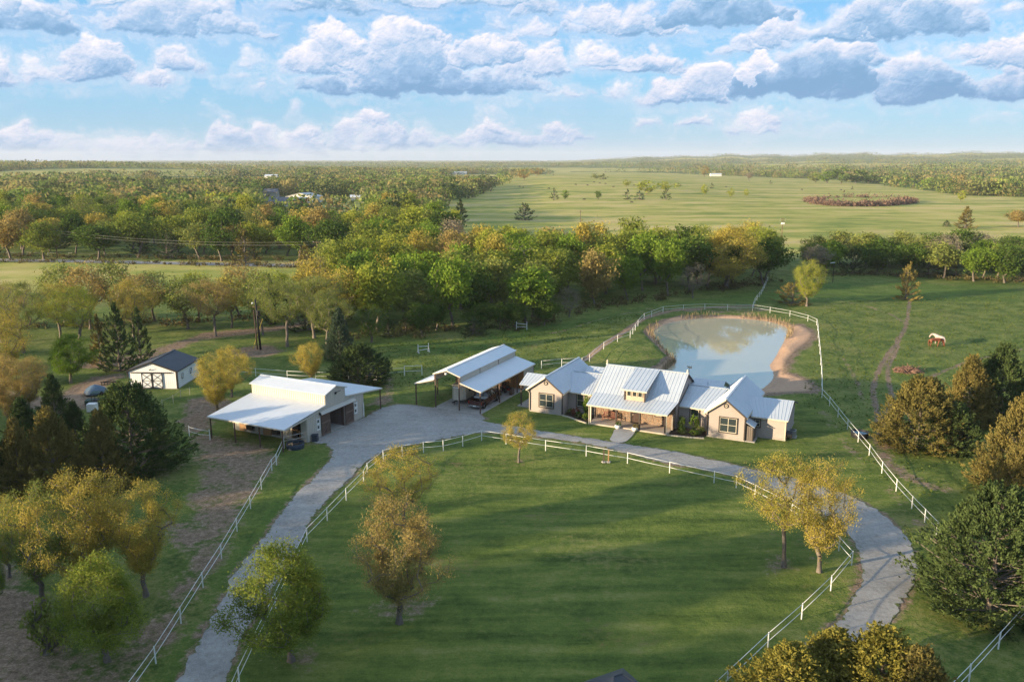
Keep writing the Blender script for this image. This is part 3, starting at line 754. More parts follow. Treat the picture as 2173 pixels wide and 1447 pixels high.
# ------------------------------------------------------------------ the house
def house():
    H = frame_empty('farmhouse', HO, 'long taupe farmhouse with galvanised metal roofs and stone porch beside the pond', 'house')
    f = MB()
    f.box(-.05, 4.55, -.05, 11, 0, .16).box(4.56, 8.5, 2.05, 10.4, 0, .16).box(8.5, 19.0, 1.0, 10.6, 0, .165).box(19.0, 22.95, 2.05, 10.4, 0, .16).box(22.96, 27.35, -.05, 11, 0, .163).box(27.36, 31.6, 2.25, 9.9, 0, .155)
    f.build('foundation', FOUND, H)
    MB().box(8.75, 18.7, -1.75, 1.0, 0, .17).build('porch_floor', CONCP, H)
    zb = .16
    X = (1, 0, 0); NY = (0, -1, 0)
    for u0, nm in ((0., 'a'), (23., 'b')):
        w = 4.5 if u0 == 0 else 4.3; rid = 4.9; uc = u0 + (2.0 if u0 == 0 else 1.85) + .2; t = (uc - u0) / w
        siding(H, (u0, 0), (u0 + w, 0), zb, [(0, 3.05), (t, rid - .12), (1, 3.05)], (0, -1), holes=[(w / 2 - 1.0, w / 2 + .9, .85, 2.75)] if False else ())
        siding(H, (u0 + w, 0), (u0 + w, 11), zb, [(0, 3.05), (1, 3.05)], (1, 0))
        siding(H, (u0, 11), (u0, 0), zb, [(0, 3.05), (1, 3.05)], (-1, 0))
        siding(H, (u0 + w, 11), (u0, 11), zb, [(0, 3.05), (1 - t, rid - .12), (1, 3.05)], (0, 1))
        for (a, b) in ((u0, 0), (u0 + w, 0), (u0, 11), (u0 + w, 11)): MB().box(a - .065, a + .065, b - .065, b + .065, zb, 3.0).build('corner_trim', TRIM, H)
        wc = u0 + w / 2 + (.05 if u0 == 0 else .25)
        window(H, (wc, -.03, .85), X, NY, 1.9 if u0 == 0 else 1.95, 1.75, 2, 2)
        # round gable vent
        vb = MB(); vb.lathe([(.17, 0), (.17, .07), (.27, .07), (.27, 0)], n=20); v = vb.build('gable_vent', TRIM, H); v.rotation_euler = (rad(90), 0, 0); v.location = (uc, -.03, 4.02)
        vb = MB(); vb.lathe([(.0, .02), (.165, .02), (.165, 0)], n=20); vb.build('louvre', CREAM, v)
        vb = MB(); vb.lathe([(.0, .05), (.08, .05), (.08, .02)], n=12); vb.build('vent_core', TRIM, v)
        ev, bk, ov = -.35, 11.6, .42
        for s in (-1, 1):
            eu = u0 - ov if s < 0 else u0 + w + ov * .6; ez = 2.98
            slope(H, (eu, ev, ez), (eu, bk, ez), (uc, ev, rid), (uc, bk, rid), ROOF_H, .92, .46)
            fb = MB(); fb.bar((eu, ev - .02, ez - .1), (uc, ev - .02, rid - .1), .05, .17); fb.build('rake_board', CREAM if s < 0 else TRIM, H)
            fb = MB(); fb.bar((eu - s * -.02, ev, ez - .11), (eu - s * -.02, bk, ez - .11), .09, .11); fb.build('gutter', CREAM, H)
        MB().bar((uc, ev, rid + .03), (uc, bk, rid + .03), .26, .05).build('ridge_cap', ROOF_H, H)
        # downpipe at the front corner
        MB().tube([(u0 - .3, -.2, 2.85), (u0 - .02, -.14, 2.5), (u0 - .02, -.14, .2)], .045, 6).build('downpipe', CREAM if u0 == 0 else TRIM, H)
    # connectors
    for (a, b, nm) in ((4.5, 8.6, 0), (19.0, 23.0, 1)):
        siding(H, (a, 2.1), (b, 2.1), zb, [(0, 2.75), (1, 2.75)], (0, -1)); siding(H, (b, 10.3), (a, 10.3), zb, [(0, 2.75), (1, 2.75)], (0, 1))
        slope(H, (a + (.25 if nm == 0 else .1), 1.7, 2.75), (b + (-.15 if nm == 0 else -.3), 1.7, 2.75), (a - 1.3 if nm == 0 else a + .1, 6.6, 4.25), (b - .15 if nm == 0 else b + .9, 6.6, 4.25), ROOF_H, .92, .46)
        slope(H, (b - .1, 11.0, 2.75), (a + .1, 11.0, 2.75), (b - .1, 6.6, 4.25), (a + .1, 6.6, 4.25), ROOF_H, .92, .46)
        MB().bar((a - (1. if nm == 0 else 0), 6.6, 4.28), (b + (1. if nm else 0), 6.6, 4.28), .26, .05).build('ridge_cap', ROOF_H, H)
        MB().bar((a + .2, 1.68, 2.66), (b - .2, 1.68, 2.66), .09, .12).build('gutter', CREAM, H)
        wc = (6.2 if nm == 0 else 20.95)
        window(H, (wc, 2.07, .85), X, NY, 1.0, 1.65, 1, 2)
        # low rear roof behind each connector
        slope(H, (a, 14.2, 2.5), (b, 14.2, 2.5), (a, 9.4, 4.45), (b, 9.4, 4.45), ROOF_H, .92, .46)
        slope(H, (a, 7.9, 3.86), (b, 7.9, 3.86), (a, 9.4, 4.45), (b, 9.4, 4.45), ROOF_H, .92, .46)
    # main block
    siding(H, (8.55, 10.5), (8.55, .9), 2.6, [(0, 3.1), (.5, 5.75), (1, 3.1)], (-1, 0)); siding(H, (18.95, .9), (18.95, 10.5), zb, [(0, 3.1), (.5, 5.75), (1, 3.1)], (1, 0)); siding(H, (8.55, 2.0), (8.55, .9), zb, [(0, 3.1), (1, 3.1)], (-1, 0), name='siding')
    siding(H, (18.95, 10.5), (8.55, 10.5), zb, [(0, 3.1), (1, 3.1)], (0, 1))
    # stone front wall: mortar backing and single stones
    MB().box(8.75, 13.3, .95, 1.1, .17, 3.0).box(14.5, 18.85, .95, 1.1, .17, 3.0).box(13.3, 14.5, .95, 1.1, 2.35, 3.0).box(18.72, 18.86, -.1, .94, .17, 1.9).build('wall', STONE2, H)
    rng = R(12); sb = MB()
    def stones(x0, x1, z0, z1, y, side=False):
        z = z0
        while z < z1 - .05:
            h = rng.uniform(.10, .2); x = x0
            while x < x1 - .05:
                w = rng.uniform(.14, .38); xe = min(x + w, x1); dep = rng.uniform(.025, .075); g = .012
                A = (x + g, xe - g); Z = (z + g, min(z + h * rng.uniform(.8, 1.1), z1) - g); j = lambda: rng.uniform(-.018, .018)
                b0 = [(A[0], Z[0]), (A[1], Z[0]), (A[1], Z[1]), (A[0], Z[1])]; b0 = [(p + j(), q + j()) for p, q in b0]; b1 = [(p * .86 + .14 * (A[0] + A[1]) / 2, q * .86 + .14 * (Z[0] + Z[1]) / 2) for p, q in b0]
                if side: vs = [(y, p, q) for p, q in b0] + [(y + dep, p, q) for p, q in b1]
                else: vs = [(p, y, q) for p, q in b0] + [(p, y - dep, q) for p, q in b1]
                sb.add(vs, [[4,5,6,7],[0,1,5,4],[1,2,6,5],[2,3,7,6],[3,0,4,7]]); x = xe
            z += h
    stones(8.75, 13.25, .17, 2.95, .95); stones(14.55, 18.85, .17, 2.95, .95); stones(-.1, .94, .17, 1.85, 18.86, True)
    s = sb.build('stonework', STONE, H); s['kind'] = 'stuff'
    # door
    db = MB(); db.box(13.3, 13.42, .88, 1.02, .17, 2.35).box(14.38, 14.5, .88, 1.02, .17, 2.35).box(13.42, 14.38, .88, 1.02, 2.23, 2.35); d = db.build('door', TRIM, H)
    dm = mat('dark walnut door', (.06, .035, .028), .45)
    MB().box(13.43, 14.37, .96, 1.0, .2, 2.22).build('door_leaf', dm, d); MB().box(13.6, 14.2, .945, .96, 1.3, 2.05).build('door_glass', GLASS, d)
    MB().box(13.56, 13.62, .90, .94, 1.05, 1.2).build('handle', CREAM, d)
    MB().box(13.35, 14.45, .4, .86, .172, .19).build('doormat', TRIM, H)
    for c in (11.0, 16.9): window(H, (c, .93, 1.35), X, NY, .95, 1.25, 1, 1)
    # roof: porch pitch, then the steeper main pitch; the back slope
    e0 = (8.45, -1.75, 2.5); e1 = (18.55 + .1, -1.75, 2.5)
    slope(H, e0, e1, (8.45, 1.0, 3.36), (19.15, 1.0, 3.36), ROOF_H, .92, .46)
    slope(H, (8.45, 1.005, 3.36), (19.15, 1.005, 3.36), (8.35, 5.65, 5.9), (19.15, 5.65, 5.9), ROOF_H, .92, .46)
    slope(H, (19.15, 11.0, 3.0), (8.35, 11.0, 3.0), (19.15, 5.65, 5.9), (8.35, 5.65, 5.9), ROOF_H, .92, .46)
    MB().bar((8.3, 5.65, 5.94), (19.2, 5.65, 5.94), .3, .06).build('ridge_cap', ROOF_H, H)
    MB().bar((8.45, -1.8, 2.41), (18.65, -1.8, 2.41), .1, .13).build('gutter', CREAM, H)
    MB().bar((8.47, -1.74, 2.40), (8.47, 1.0, 3.26), .05, .16).bar((8.42, 1.0, 3.26), (8.37, 5.65, 5.8), .05, .16).build('rake_board', CREAM, H)
    MB().bar((18.66, -1.7, 2.38), (19.1, 1.0, 3.24), .05, .18).bar((19.13, 1.0, 3.24), (19.13, 5.65, 5.78), .05, .18).bar((19.13, 5.65, 5.78), (19.13, 11.0, 2.9), .05, .18).build('rake_board', TRIM, H)
    MB().prism([(-1.6, 2.3), (1.0, 2.3), (1.0, 3.2), (-1.6, 2.42)], 'x', 18.55, 18.6).build('porch_gable', TRIM, H)
    for u in (8.95, 12.25, 15.2, 18.35):
        MB().box(u - .085, u + .085, -1.67, -1.5, .17, 2.42).build('post', TRIM if u > 9 else CREAM, H)
    MB().box(8.7, 18.5, -1.68, -1.5, 2.25, 2.42).build('beam', TRIM, H)
    for u in (18.52, 8.75): MB().tube([(u, -1.78, 2.4), (u + .02, -1.72, 2.2), (u + .02, -1.72, .2), (u + .1, -2.0, .1)], .045, 6).build('downpipe', CREAM, H)
    # dormer
    siding(H, (12.65, .25), (15.25, .25), 2.95, [(0, 4.5), (1, 4.5)], (0, -1), m=mat('dormer boards', (.50, .36, .26), .75))
    siding(H, (12.65, 4.6), (12.65, .25), 3.4, [(0, 5.25), (1, 4.5)], (-1, 0)); siding(H, (15.25, .25), (15.25, 4.6), 3.0, [(0, 4.5), (1, 5.25)], (1, 0))
    for u in (12.68, 15.22): MB().box(u - .08, u + .08, .15, .3, 2.95, 4.5).build('corner_trim', TRIM, H)
    for i in range(3): window(H, (13.25 + i * .7, .22, 3.72), X, NY, .46, .56, 1, 1, trim=CREAM, frame=TRIM, tw=.06)
    slope(H, (12.35, -.2, 4.55), (15.55, -.2, 4.55), (12.35, 5.62, 5.98), (15.55, 5.62, 5.98), ROOF_H, .92, .46)
    MB().box(12.33, 15.57, -.25, -.2, 4.38, 4.54).build('fascia', CREAM, H)
    # small porch roof at the near gable's outer side, with its post
    slope(H, (-2.25, 1.4, 2.95), (.1, 1.4, 2.95), (-2.25, 4.0, 4.0), (.9, 4.0, 4.0), ROOF_H, .92, .46)
    slope(H, (.1, 6.6, 2.95), (-2.25, 6.6, 2.95), (.9, 4.0, 4.0), (-2.25, 4.0, 4.0), ROOF_H, .92, .46)
    MB().box(-2.1, -1.95, 1.5, 1.65, .12, 2.9).build('post', TRIM, H); MB().box(-2.1, -1.95, 6.3, 6.45, .12, 2.9).build('post', TRIM, H)
    MB().box(-2.4, -.06, 1.2, 6.8, 0, .12).build('side_porch_floor', CONC, H)
    # far low wing
    siding(H, (27.35, 2.3), (31.5, 2.3), zb, [(0, 2.6), (1, 2.6)], (0, -1)); siding(H, (31.5, 2.3), (31.5, 9.8), zb, [(0, 2.6), (.5, 3.8), (1, 2.6)], (1, 0)); siding(H, (31.5, 9.8), (27.35, 9.8), zb, [(0, 2.6), (1, 2.6)], (0, 1))
    MB().box(31.44, 31.57, 2.24, 2.37, zb, 2.6).build('corner_trim', CREAM, H)
    slope(H, (27.6, 1.9, 2.58), (31.85, 1.9, 2.58), (26.0, 6.0, 3.9), (31.85, 6.0, 3.9), ROOF_H, .92, .46)
    slope(H, (31.85, 10.2, 2.58), (27.4, 10.2, 2.58), (31.85, 6.0, 3.9), (26.5, 6.0, 3.9), ROOF_H, .92, .46)
    MB().bar((31.83, 1.9, 2.48), (31.83, 6.0, 3.8), .05, .16).bar((31.83, 6.0, 3.8), (31.83, 10.2, 2.48), .05, .16).build('rake_board', TRIM, H)
    MB().bar((27.6, 1.86, 2.5), (31.8, 1.86, 2.5), .08, .11).build('gutter', CREAM, H)
    window(H, (28.35, 2.27, 1.3), X, NY, .55, .85, 1, 2)
    # lean-to closet on the wing's flank
    ribwall(H, (27.36, .15), (28.25, .15), .05, 1.95, 1.75, metal_mat('dark metal', (.16, .13, .11), .5), (0, -1), 1.0, .2, name='closet_panel'); ribwall(H, (28.25, .15), (28.25, 1.9), .05, 1.75, 1.75, metal_mat('dark metal closet', (.16, .13, .11), .5), (1, 0), 1.0, .2, name='closet_panel')
    slope(H, (28.4, 2.0, 1.8), (28.4, 0.02, 1.8), (27.38, 2.0, 2.35), (27.38, 0.02, 2.35), ROOF_H, .92, .46)
    MB().box(27.2, 28.5, 0, 2.2, 0, .1).build('closet_slab', CONC, H)
    # finials
    MB().lathe([(0, .62), (.05, .58), (.11, .45), (.13, .35), (.08, .22), (.14, .12), (.16, 0)], (8.45, 5.65, 5.95), 10).build('finial', CREAM, H, True)
    MB().lathe([(0, .45), (.05, .4), (.13, .28), (.08, .15), (.15, .08), (.16, 0)], (19.0, 5.65, 5.95), 10).build('finial', CREAM, H, True)
    MB().tube([(19.2, 5.65, 5.9), (19.2, 5.65, 6.9)], .025, 5).bar((18.85, 5.65, 6.62), (19.5, 5.65, 6.62), .035).prism([(0, 6.7), (.16, 6.78), (.3, 6.98), (.25, 6.72), (.4, 6.7), (.2, 6.62), (-.1, 6.62), (-.24, 6.7), (-.3, 6.9), (-.13, 6.8)], 'y', 5.64, 5.66).build('weather_vane', BLACK, H).location = (19.2 - 19.2, 0, 0)
    MB().tube([(21.2, 7.5, 4.0), (21.2, 7.5, 4.6)], .06, 8).tube([(5.8, 8, 4.1), (5.8, 8, 4.6)], .05, 8).build('vent_pipe', ROOF_H, H)
    return H
HOUSE = house()
# weather vane bird was drawn about x=0: move onto its rod
for o in HOUSE.children:
    if o.name.startswith('weather_vane'):
        me = o.data
        for v in me.vertices:
            if abs(v.co.x) < 1: v.co.x += 19.2

# ------------------------------------------------------------------ the stable barn
def barn():
    B = frame_empty('stable_barn', BO, 'cream metal stable barn with white monitor roof and open brown sliding doors', 'barn')
    u0 = -11.3
    MB().box(u0, 0, 0, 11, 0, .08).build('floor_slab', CONC, B)
    # gable wall panels facing the yard (u = 0), leaving the doorway v 4.15..6.95
    seg = [((0, 0), (0, 2.45), 2.93, 3.45), ((0, 2.45), (0, 3.5), 3.45, 3.70), ((0, 6.98), (0, 7.3), 5.0, 4.9), ((0, 7.3), (0, 8.7), 3.75, 3.6), ((0, 8.7), (0, 11), 3.6, 3.25)]
    ribwall(B, (0, 0), (0, 3.5), .05, 2.98, 3.68, WALL_B, (1, 0), .88, .29)
    ribwall(B, (0, 3.5), (0, 4.1), .05, 4.95, 5.12, WALL_B, (1, 0), .88, .29)
    ribwall(B, (0, 4.1), (0, 5.4), 2.75, 5.12, 5.5, WALL_B, (1, 0), .88, .29); ribwall(B, (0, 5.4), (0, 6.98), 2.75, 5.5, 5.02, WALL_B, (1, 0), .88, .29)
    ribwall(B, (0, 6.98), (0, 7.3), .05, 5.02, 4.95, WALL_B, (1, 0), .88, .29); ribwall(B, (0, 7.3), (0, 11), .05, 3.75, 3.25, WALL_B, (1, 0), .88, .29)
    ribwall(B, (u0, 11), (u0, 0), .05, 3.2, 3.0, WALL_B, (-1, 0)); ribwall(B, (0, 11), (u0, 11), .05, 3.2, 3.2, WALL_B, (0, 1))
    # monitor
    ribwall(B, (u0, 3.5), (0, 3.5), 3.6, 4.92, 4.92, WALL_B, (0, -1), .9, .3, 'monitor_panel'); ribwall(B, (0, 7.3), (u0, 7.3), 3.7, 4.92, 4.92, WALL_B, (0, 1), .9, .3, 'monitor_panel')
    ribwall(B, (u0, 7.3), (u0, 3.5), 3.1, 4.92, 4.92, WALL_B, (-1, 0), .9, .3, 'monitor_panel')
    r = .22
    slope(B, (u0 - r, 3.3, 4.92), (r, 3.3, 4.92), (u0 - r, 5.4, 5.55), (r, 5.4, 5.55), ROOF_W, .91, .3, rh=.009, rw=.035)
    slope(B, (r, 7.5, 4.92), (u0 - r, 7.5, 4.92), (r, 5.4, 5.55), (u0 - r, 5.4, 5.55), ROOF_W, .91, .3, rh=.009, rw=.035)
    MB().bar((u0 - r, 5.4, 5.58), (r, 5.4, 5.58), .28, .05).build('ridge_cap', ROOF_W, B)
    slope(B, (u0 - r, -3.75, 2.68), (r - .3, -3.75, 2.68), (u0 - r, 3.46, 3.66), (r - .1, 3.46, 3.66), ROOF_W, .91, .3, rh=.009, rw=.035)
    slope(B, (r - .1, 14.95, 2.85), (u0 - r, 14.95, 2.85), (r - .1, 7.34, 3.8), (u0 - r, 7.34, 3.8), ROOF_W, .91, .3, rh=.009, rw=.035)
    MB().bar((u0 - r, -3.78, 2.6), (r - .3, -3.78, 2.6), .08, .12).build('eave_trim', CREAM, B); MB().bar((.12, 0, 2.86), (.12, 3.4, 3.55), .08, .1).bar((-.05, -3.7, 2.55), (.1, 0, 2.95), .06, .16).build('eave_trim', WALL_B, B)
    MB().bar((.14, 7.4, 3.7), (.14, 14.95, 2.75), .06, .14).build('eave_trim', WALL_B, B)
    MB().bar((.18, 3.3, 4.84), (.18, 5.4, 5.47), .06, .12).bar((.18, 5.4, 5.47), (.18, 7.5, 4.84), .06, .12).build('eave_trim', WALL_B, B)
    # stall wall under the front lean-to: plywood and metal bays with dark openings
    bays = [(u0, -10.3, 'm'), (-10.3, -9.2, 'p'), (-9.2, -7.9, 'o'), (-7.9, -6.6, 'm'), (-6.6, -5.3, 'p'), (-5.3, -4.0, 'o'), (-4.0, -2.2, 'm'), (-2.2, -.9, 'o'), (-.9, 0, 'm')]
    for a, b, k in bays:
        if k == 'p': MB().box(a + .03, b - .03, -.06, 0, .06, 3.0).build('plywood_panel', PLY, B)
        elif k == 'm': ribwall(B, (a, 0), (b, 0), .06, 3.1, 3.1, WALL_B, (0, -1), 1.2, .3, 'stall_panel')
        else:
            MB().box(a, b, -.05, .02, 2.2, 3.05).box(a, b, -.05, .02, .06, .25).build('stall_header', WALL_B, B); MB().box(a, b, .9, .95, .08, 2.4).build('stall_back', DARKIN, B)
    gb = MB(); gb.box(-2.15, -.95, -.12, -.07, .3, .38).box(-2.15, -.95, -.12, -.07, 1.3, 1.38).box(-2.15, -2.07, -.12, -.07, .38, 1.3).box(-1.03, -.95, -.12, -.07, .38, 1.3).bar((-2.07, -.095, .38), (-1.03, -.095, 1.3), .06); gb.build('stall_gate', ORNG, B)
    for u, v in ((-11.2, -3.6), (-7.5, -3.6), (-3.8, -3.6), (-.45, -3.6)):
        MB().box(u - .06, u + .06, v - .06, v + .06, 0, 2.62).build('post', RUST, B)
    for u in (-11.2, -5.5, -.12): MB().box(u - .06, u + .06, 14.74, 14.86, 0, 2.8).build('post', RUST, B)
    MB().bar((u0, -3.6, 2.52), (-.4, -3.6, 2.52), .08, .14).bar((u0, 14.8, 2.72), (0, 14.8, 2.72), .08, .14).build('beam', RUST, B)
    rf = MB()
    for i in range(9):
        u = u0 + .4 + i * 1.3; rf.bar((u, -3.7, 2.56), (u, 0, 3.08), .05, .1)
    s = rf.build('rafter', OLDWOOD, B)
    # sliding doors of upright boards with Z braces, hung from a long hooded track
    for a, b in ((2.45, 4.1), (7.0, 8.7)):
        d = MB().box(.10, .13, a, b, .12, 2.72).build('sliding_door', OLDWOOD, B)
        n = 9
        for i in range(n):
            w = (b - a) / n; MB().box(.131, .155, a + i * w + .01, a + (i + 1) * w - .01, .14, 2.7).build('plank', OLDWOOD, d)
        br = mat('faded brace wood', (.20, .145, .115), .85) if a < 3 else bpy.data.materials['faded brace wood']
        MB().box(.156, .19, a, b, .12, .28).build('brace', br, d); MB().box(.156, .19, a, b, 1.55, 1.7).build('brace', br, d)
        MB().bar((.174, a + .12, .3), (.174, b - .12, 1.53), .13, .03).build('brace', br, d)
    MB().prism([(.05, 3.12), (.05, 2.78), (.42, 2.74), (.42, 2.80)], 'y', 2.3, 9.0).build('track_hood', WALL_B, B)
    MB().box(-.4, -.02, 4.12, 4.2, .08, 2.75).build('door_jamb', OLDWOOD, B); MB().box(-.4, -.02, 6.9, 6.97, .08, 2.75).build('door_jamb', OLDWOOD, B)
    # aisle: inner walls, the white half-glazed door
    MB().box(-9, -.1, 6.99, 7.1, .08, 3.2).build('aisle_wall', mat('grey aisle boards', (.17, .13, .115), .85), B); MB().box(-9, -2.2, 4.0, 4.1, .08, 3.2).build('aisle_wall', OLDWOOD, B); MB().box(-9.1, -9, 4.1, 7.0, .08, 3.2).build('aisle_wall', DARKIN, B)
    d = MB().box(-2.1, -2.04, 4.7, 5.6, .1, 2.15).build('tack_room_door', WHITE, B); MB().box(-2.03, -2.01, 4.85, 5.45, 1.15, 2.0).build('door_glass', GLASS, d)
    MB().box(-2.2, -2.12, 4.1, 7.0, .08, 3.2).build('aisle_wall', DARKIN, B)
    for v in (1.95, 9.2): 
        window(B, (.03, v, 1.05), (0, 1, 0), (1, 0, 0), .5, .52, 1, 1, trim=WHITE, frame=WHITE, tw=.07); window(B, (.03, v, 1.78), (0, 1, 0), (1, 0, 0), .5, .52, 1, 1, trim=WHITE, frame=WHITE, tw=.07)
    MB().box(.05, .2, 5.25, 5.45, 4.5, 4.75).bar((.2, 5.4, 4.7), (.45, 5.9, 4.85), .05).build('flood_lamp', BLACK, B)
    MB().tube([(.1, 10.8, 1.9), (.1, 10.8, .1)], .07, 6).build('downpipe', WHITE, B)
    MB().box(.05, .3, 2.2, 2.3, 2.75, 3.0).build('wall_lantern', BLACK, B)
    return B
barn()
# ------------------------------------------------------------------ the open shed for vehicles
def carport():
    K = frame_empty('open_vehicle_shed', KO, 'open-sided vehicle shed with monitor roof and rusty posts, pickup and horse trailer inside', 'shed')
    MB().box(-3.9, 3.1, -.3, 16.4, 0, .045).build('slab', CONC, K)
    B0 = 16.5; r = .15
    ribwall(K, (0, 0), (0, B0), 3.75, 4.66, 4.66, WALL_B, (1, 0), .92, .3, 'monitor_panel'); ribwall(K, (-3.8, B0), (-3.8, 0), 3.75, 4.66, 4.66, WALL_B, (-1, 0), .92, .3, 'monitor_panel')
    slope(K, (.15, -r, 4.66), (.15, B0 + r, 4.66), (-1.9, -r, 5.32), (-1.9, B0 + r, 5.32), ROOF_W, .91, .3, rh=.009, rw=.035)
    slope(K, (-3.95, B0 + r, 4.66), (-3.95, -r, 4.66), (-1.9, B0 + r, 5.32), (-1.9, -r, 5.32), ROOF_W, .91, .3, rh=.009, rw=.035)
    MB().bar((-1.9, -r, 5.35), (-1.9, B0 + r, 5.35), .28, .05).build('ridge_cap', ROOF_W, K)
    slope(K, (3.15, -r, 3.0), (3.15, B0 + r, 3.0), (.05, -r, 3.80), (.05, B0 + r, 3.80), ROOF_W, .91, .3, rh=.009, rw=.035)
    slope(K, (-6.85, B0 + r, 3.0), (-6.85, -r, 3.0), (-3.85, B0 + r, 3.80), (-3.85, -r, 3.80), ROOF_W, .91, .3, rh=.009, rw=.035)
    MB().bar((.17, -r - .03, 4.58), (-1.9, -r - .03, 5.24), .05, .12).bar((-1.9, -r - .03, 5.24), (-3.97, -r - .03, 4.58), .05, .12).bar((.05, -r - .03, 3.8), (3.15, -r - .03, 2.92), .05, .13).bar((-3.85, -r - .03, 3.8), (-6.85, -r - .03, 2.92), .05, .13).build('eave_trim', WALL_B, K)
    MB().bar((3.17, -r, 2.92), (3.17, B0 + r, 2.92), .07, .1).build('gutter', CREAM, K)
    for v in (0., 5.5, 11., 16.4):
        for u, h in ((-6.7, 2.95), (-3.68, 4.5), (-.13, 4.5), (2.95, 2.95)):
            MB().box(u - .065, u + .065, v - .065, v + .065, 0, h).build('post', RUST, K)
    for v in (0., 5.5, 11., 16.4):
        MB().bar((-3.8, v, 4.5), (-1.9, v, 5.12), .07, .12).bar((-1.9, v, 5.12), (0, v, 4.5), .07, .12).bar((0, v, 3.66), (2.95, v, 2.88), .07, .12).bar((-3.8, v, 3.66), (-6.7, v, 2.88), .07, .12).bar((-3.8, v, 3.66), (-3.8, v, 4.5), .07).bar((0, v, 3.66), (0, v, 4.5), .07).build('truss', RUST, K)
    # closed rear bay: pine boards across, ribbed metal on the yard side
    for i in range(12):
        a = -3.75 + i * .56; MB().box(a, a + .5 + (.05 if i % 3 else 0), 13.05 - (.05 if i % 2 else 0), 13.1, .05, 3.0 if a > 0 else 3.4).build('board', PLY if i in (7, 8) else ORNG, K)
    ribwall(K, (3.0, 13.1), (3.0, 16.4), .05, 2.9, 2.9, WALL_B, (1, 0), .9, .3); ribwall(K, (3.0, 16.4), (-3.8, 16.4), .05, 2.9, 3.2, WALL_B, (0, 1), .9, .3)
    MB().box(2.5, 2.9, 9.4, 10.2, .05, .75).box(-.2, .5, 12.0, 12.7, .05, .9).build('crate', OLDWOOD, K)
    MB().lathe([(0, .0), (.12, .0), (.16, .1), (.16, .22), (.0, .22)], (-1.9, -.3, 4.75), 10).build('lamp', WHITE, K)
    return K
carport()
# ------------------------------------------------------------------ white shed with dark roof
def shed():
    p = at(274.2, 824.5); q = (-46.9, 121.3); fr = (-47.6, 113.95)
    rz = math.atan2(fr[1] - p[1], fr[0] - p[0]); S = empty('storage_shed', (p[0], p[1], 0), rz, 'white metal shed with charcoal roof and black crossed double doors', 'shed')
    W, Dp, ez, rz_ = 7.05, 7.6, 2.65, 3.95
    MB().box(-.05, W + .05, -.05, Dp, 0, .08).build('slab', CONC, S)
    for a, b, z0, z1 in ((0, W / 2, ez, rz_ - .1), (W / 2, W, rz_ - .1, ez)): ribwall(S, (a, 0), (b, 0), .08, z0, z1, SHEDW, (0, -1), .9, .3, rh=.015)
    ribwall(S, (W, 0), (W, Dp), .08, ez, ez, SHEDW, (1, 0), .9, .3, rh=.015); ribwall(S, (0, Dp), (0, 0), .08, ez, ez, SHEDW, (-1, 0), .9, .3, rh=.015)
    for a, b, z0, z1 in ((0, W / 2, ez, rz_ - .1), (W / 2, W, rz_ - .1, ez)): ribwall(S, (a, Dp), (b, Dp), .08, z0, z1, SHEDW, (0, 1), .9, .3, rh=.015)
    slope(S, (-.2, -.15, ez - .02), (-.2, Dp + .15, ez - .02), (W / 2, -.15, rz_), (W / 2, Dp + .15, rz_), DARKROOF, .91, .3, rh=.009, rw=.035); slope(S, (W + .2, Dp + .15, ez - .02), (W + .2, -.15, ez - .02), (W / 2, Dp + .15, rz_), (W / 2, -.15, rz_), DARKROOF, .91, .3, rh=.009, rw=.035)
    MB().bar((W / 2, -.16, rz_ + .03), (W / 2, Dp + .16, rz_ + .03), .3, .05).build('ridge_cap', DARKROOF, S)
    t = MB(); t.bar((-.2, -.18, ez - .1), (W / 2, -.18, rz_ - .08), .05, .22).bar((W / 2, -.18, rz_ - .08), (W + .2, -.18, ez - .1), .05, .22); t.build('rake_trim', BLACK, S)
    for a in (0, W):
        MB().box(a - .11, a + .11, -.11, .11, .08, ez - .05).build('corner_trim', BLACK, S)
    MB().bar((W + .2, -.15, ez - .1), (W + .2, Dp, ez - .1), .06, .1).build('eave_trim', BLACK, S)
    MB().box(.5, 6.3, -.17, -.05, 2.32, 2.46).build('door_track', BLACK, S)
    for a in (1.98, 3.52):
        b = a + 1.5; d = MB().box(a, b, -.1, -.045, .12, 2.32).build('sliding_door', SHEDW, S); f = MB()
        f.box(a, a + .11, -.13, -.101, .12, 2.32).box(b - .11, b, -.13, -.101, .12, 2.32).box(a + .07, b - .07, -.13, -.101, 2.24, 2.32).box(a + .07, b - .07, -.13, -.101, .12, .2).box(a + .07, b - .07, -.13, -.101, 1.18, 1.26)
        for z in (.2, 1.26): f.bar((a + .07, -.115, z), (b - .07, -.115, z + .98), .10, .025).bar((a + .07, -.118, z + .98), (b - .07, -.118, z), .10, .025)
        f.build('door_brace', BLACK, d)
    for v in (1.4, 4.3):
        f = MB().box(W + .036, W + .06, v, v + .62, 1.15, 1.95).build('window', SHEDW, S); g = MB()
        g.box(W + .061, W + .085, v, v + .05, 1.15, 1.95).box(W + .061, W + .085, v + .57, v + .62, 1.15, 1.95).box(W + .061, W + .085, v + .05, v + .57, 1.15, 1.2).box(W + .061, W + .085, v + .05, v + .57, 1.9, 1.95).bar((W + .075, v + .05, 1.2), (W + .075, v + .57, 1.9), .04, .02); g.build('frame', BLACK, f)
    MB().box(3.2, 3.35, -.2, -.06, 2.75, 2.85).bar((3.3, -.2, 2.85), (3.55, -.3, 3.0), .06).build('flood_lamp', BLACK, S)
    return S
shed()
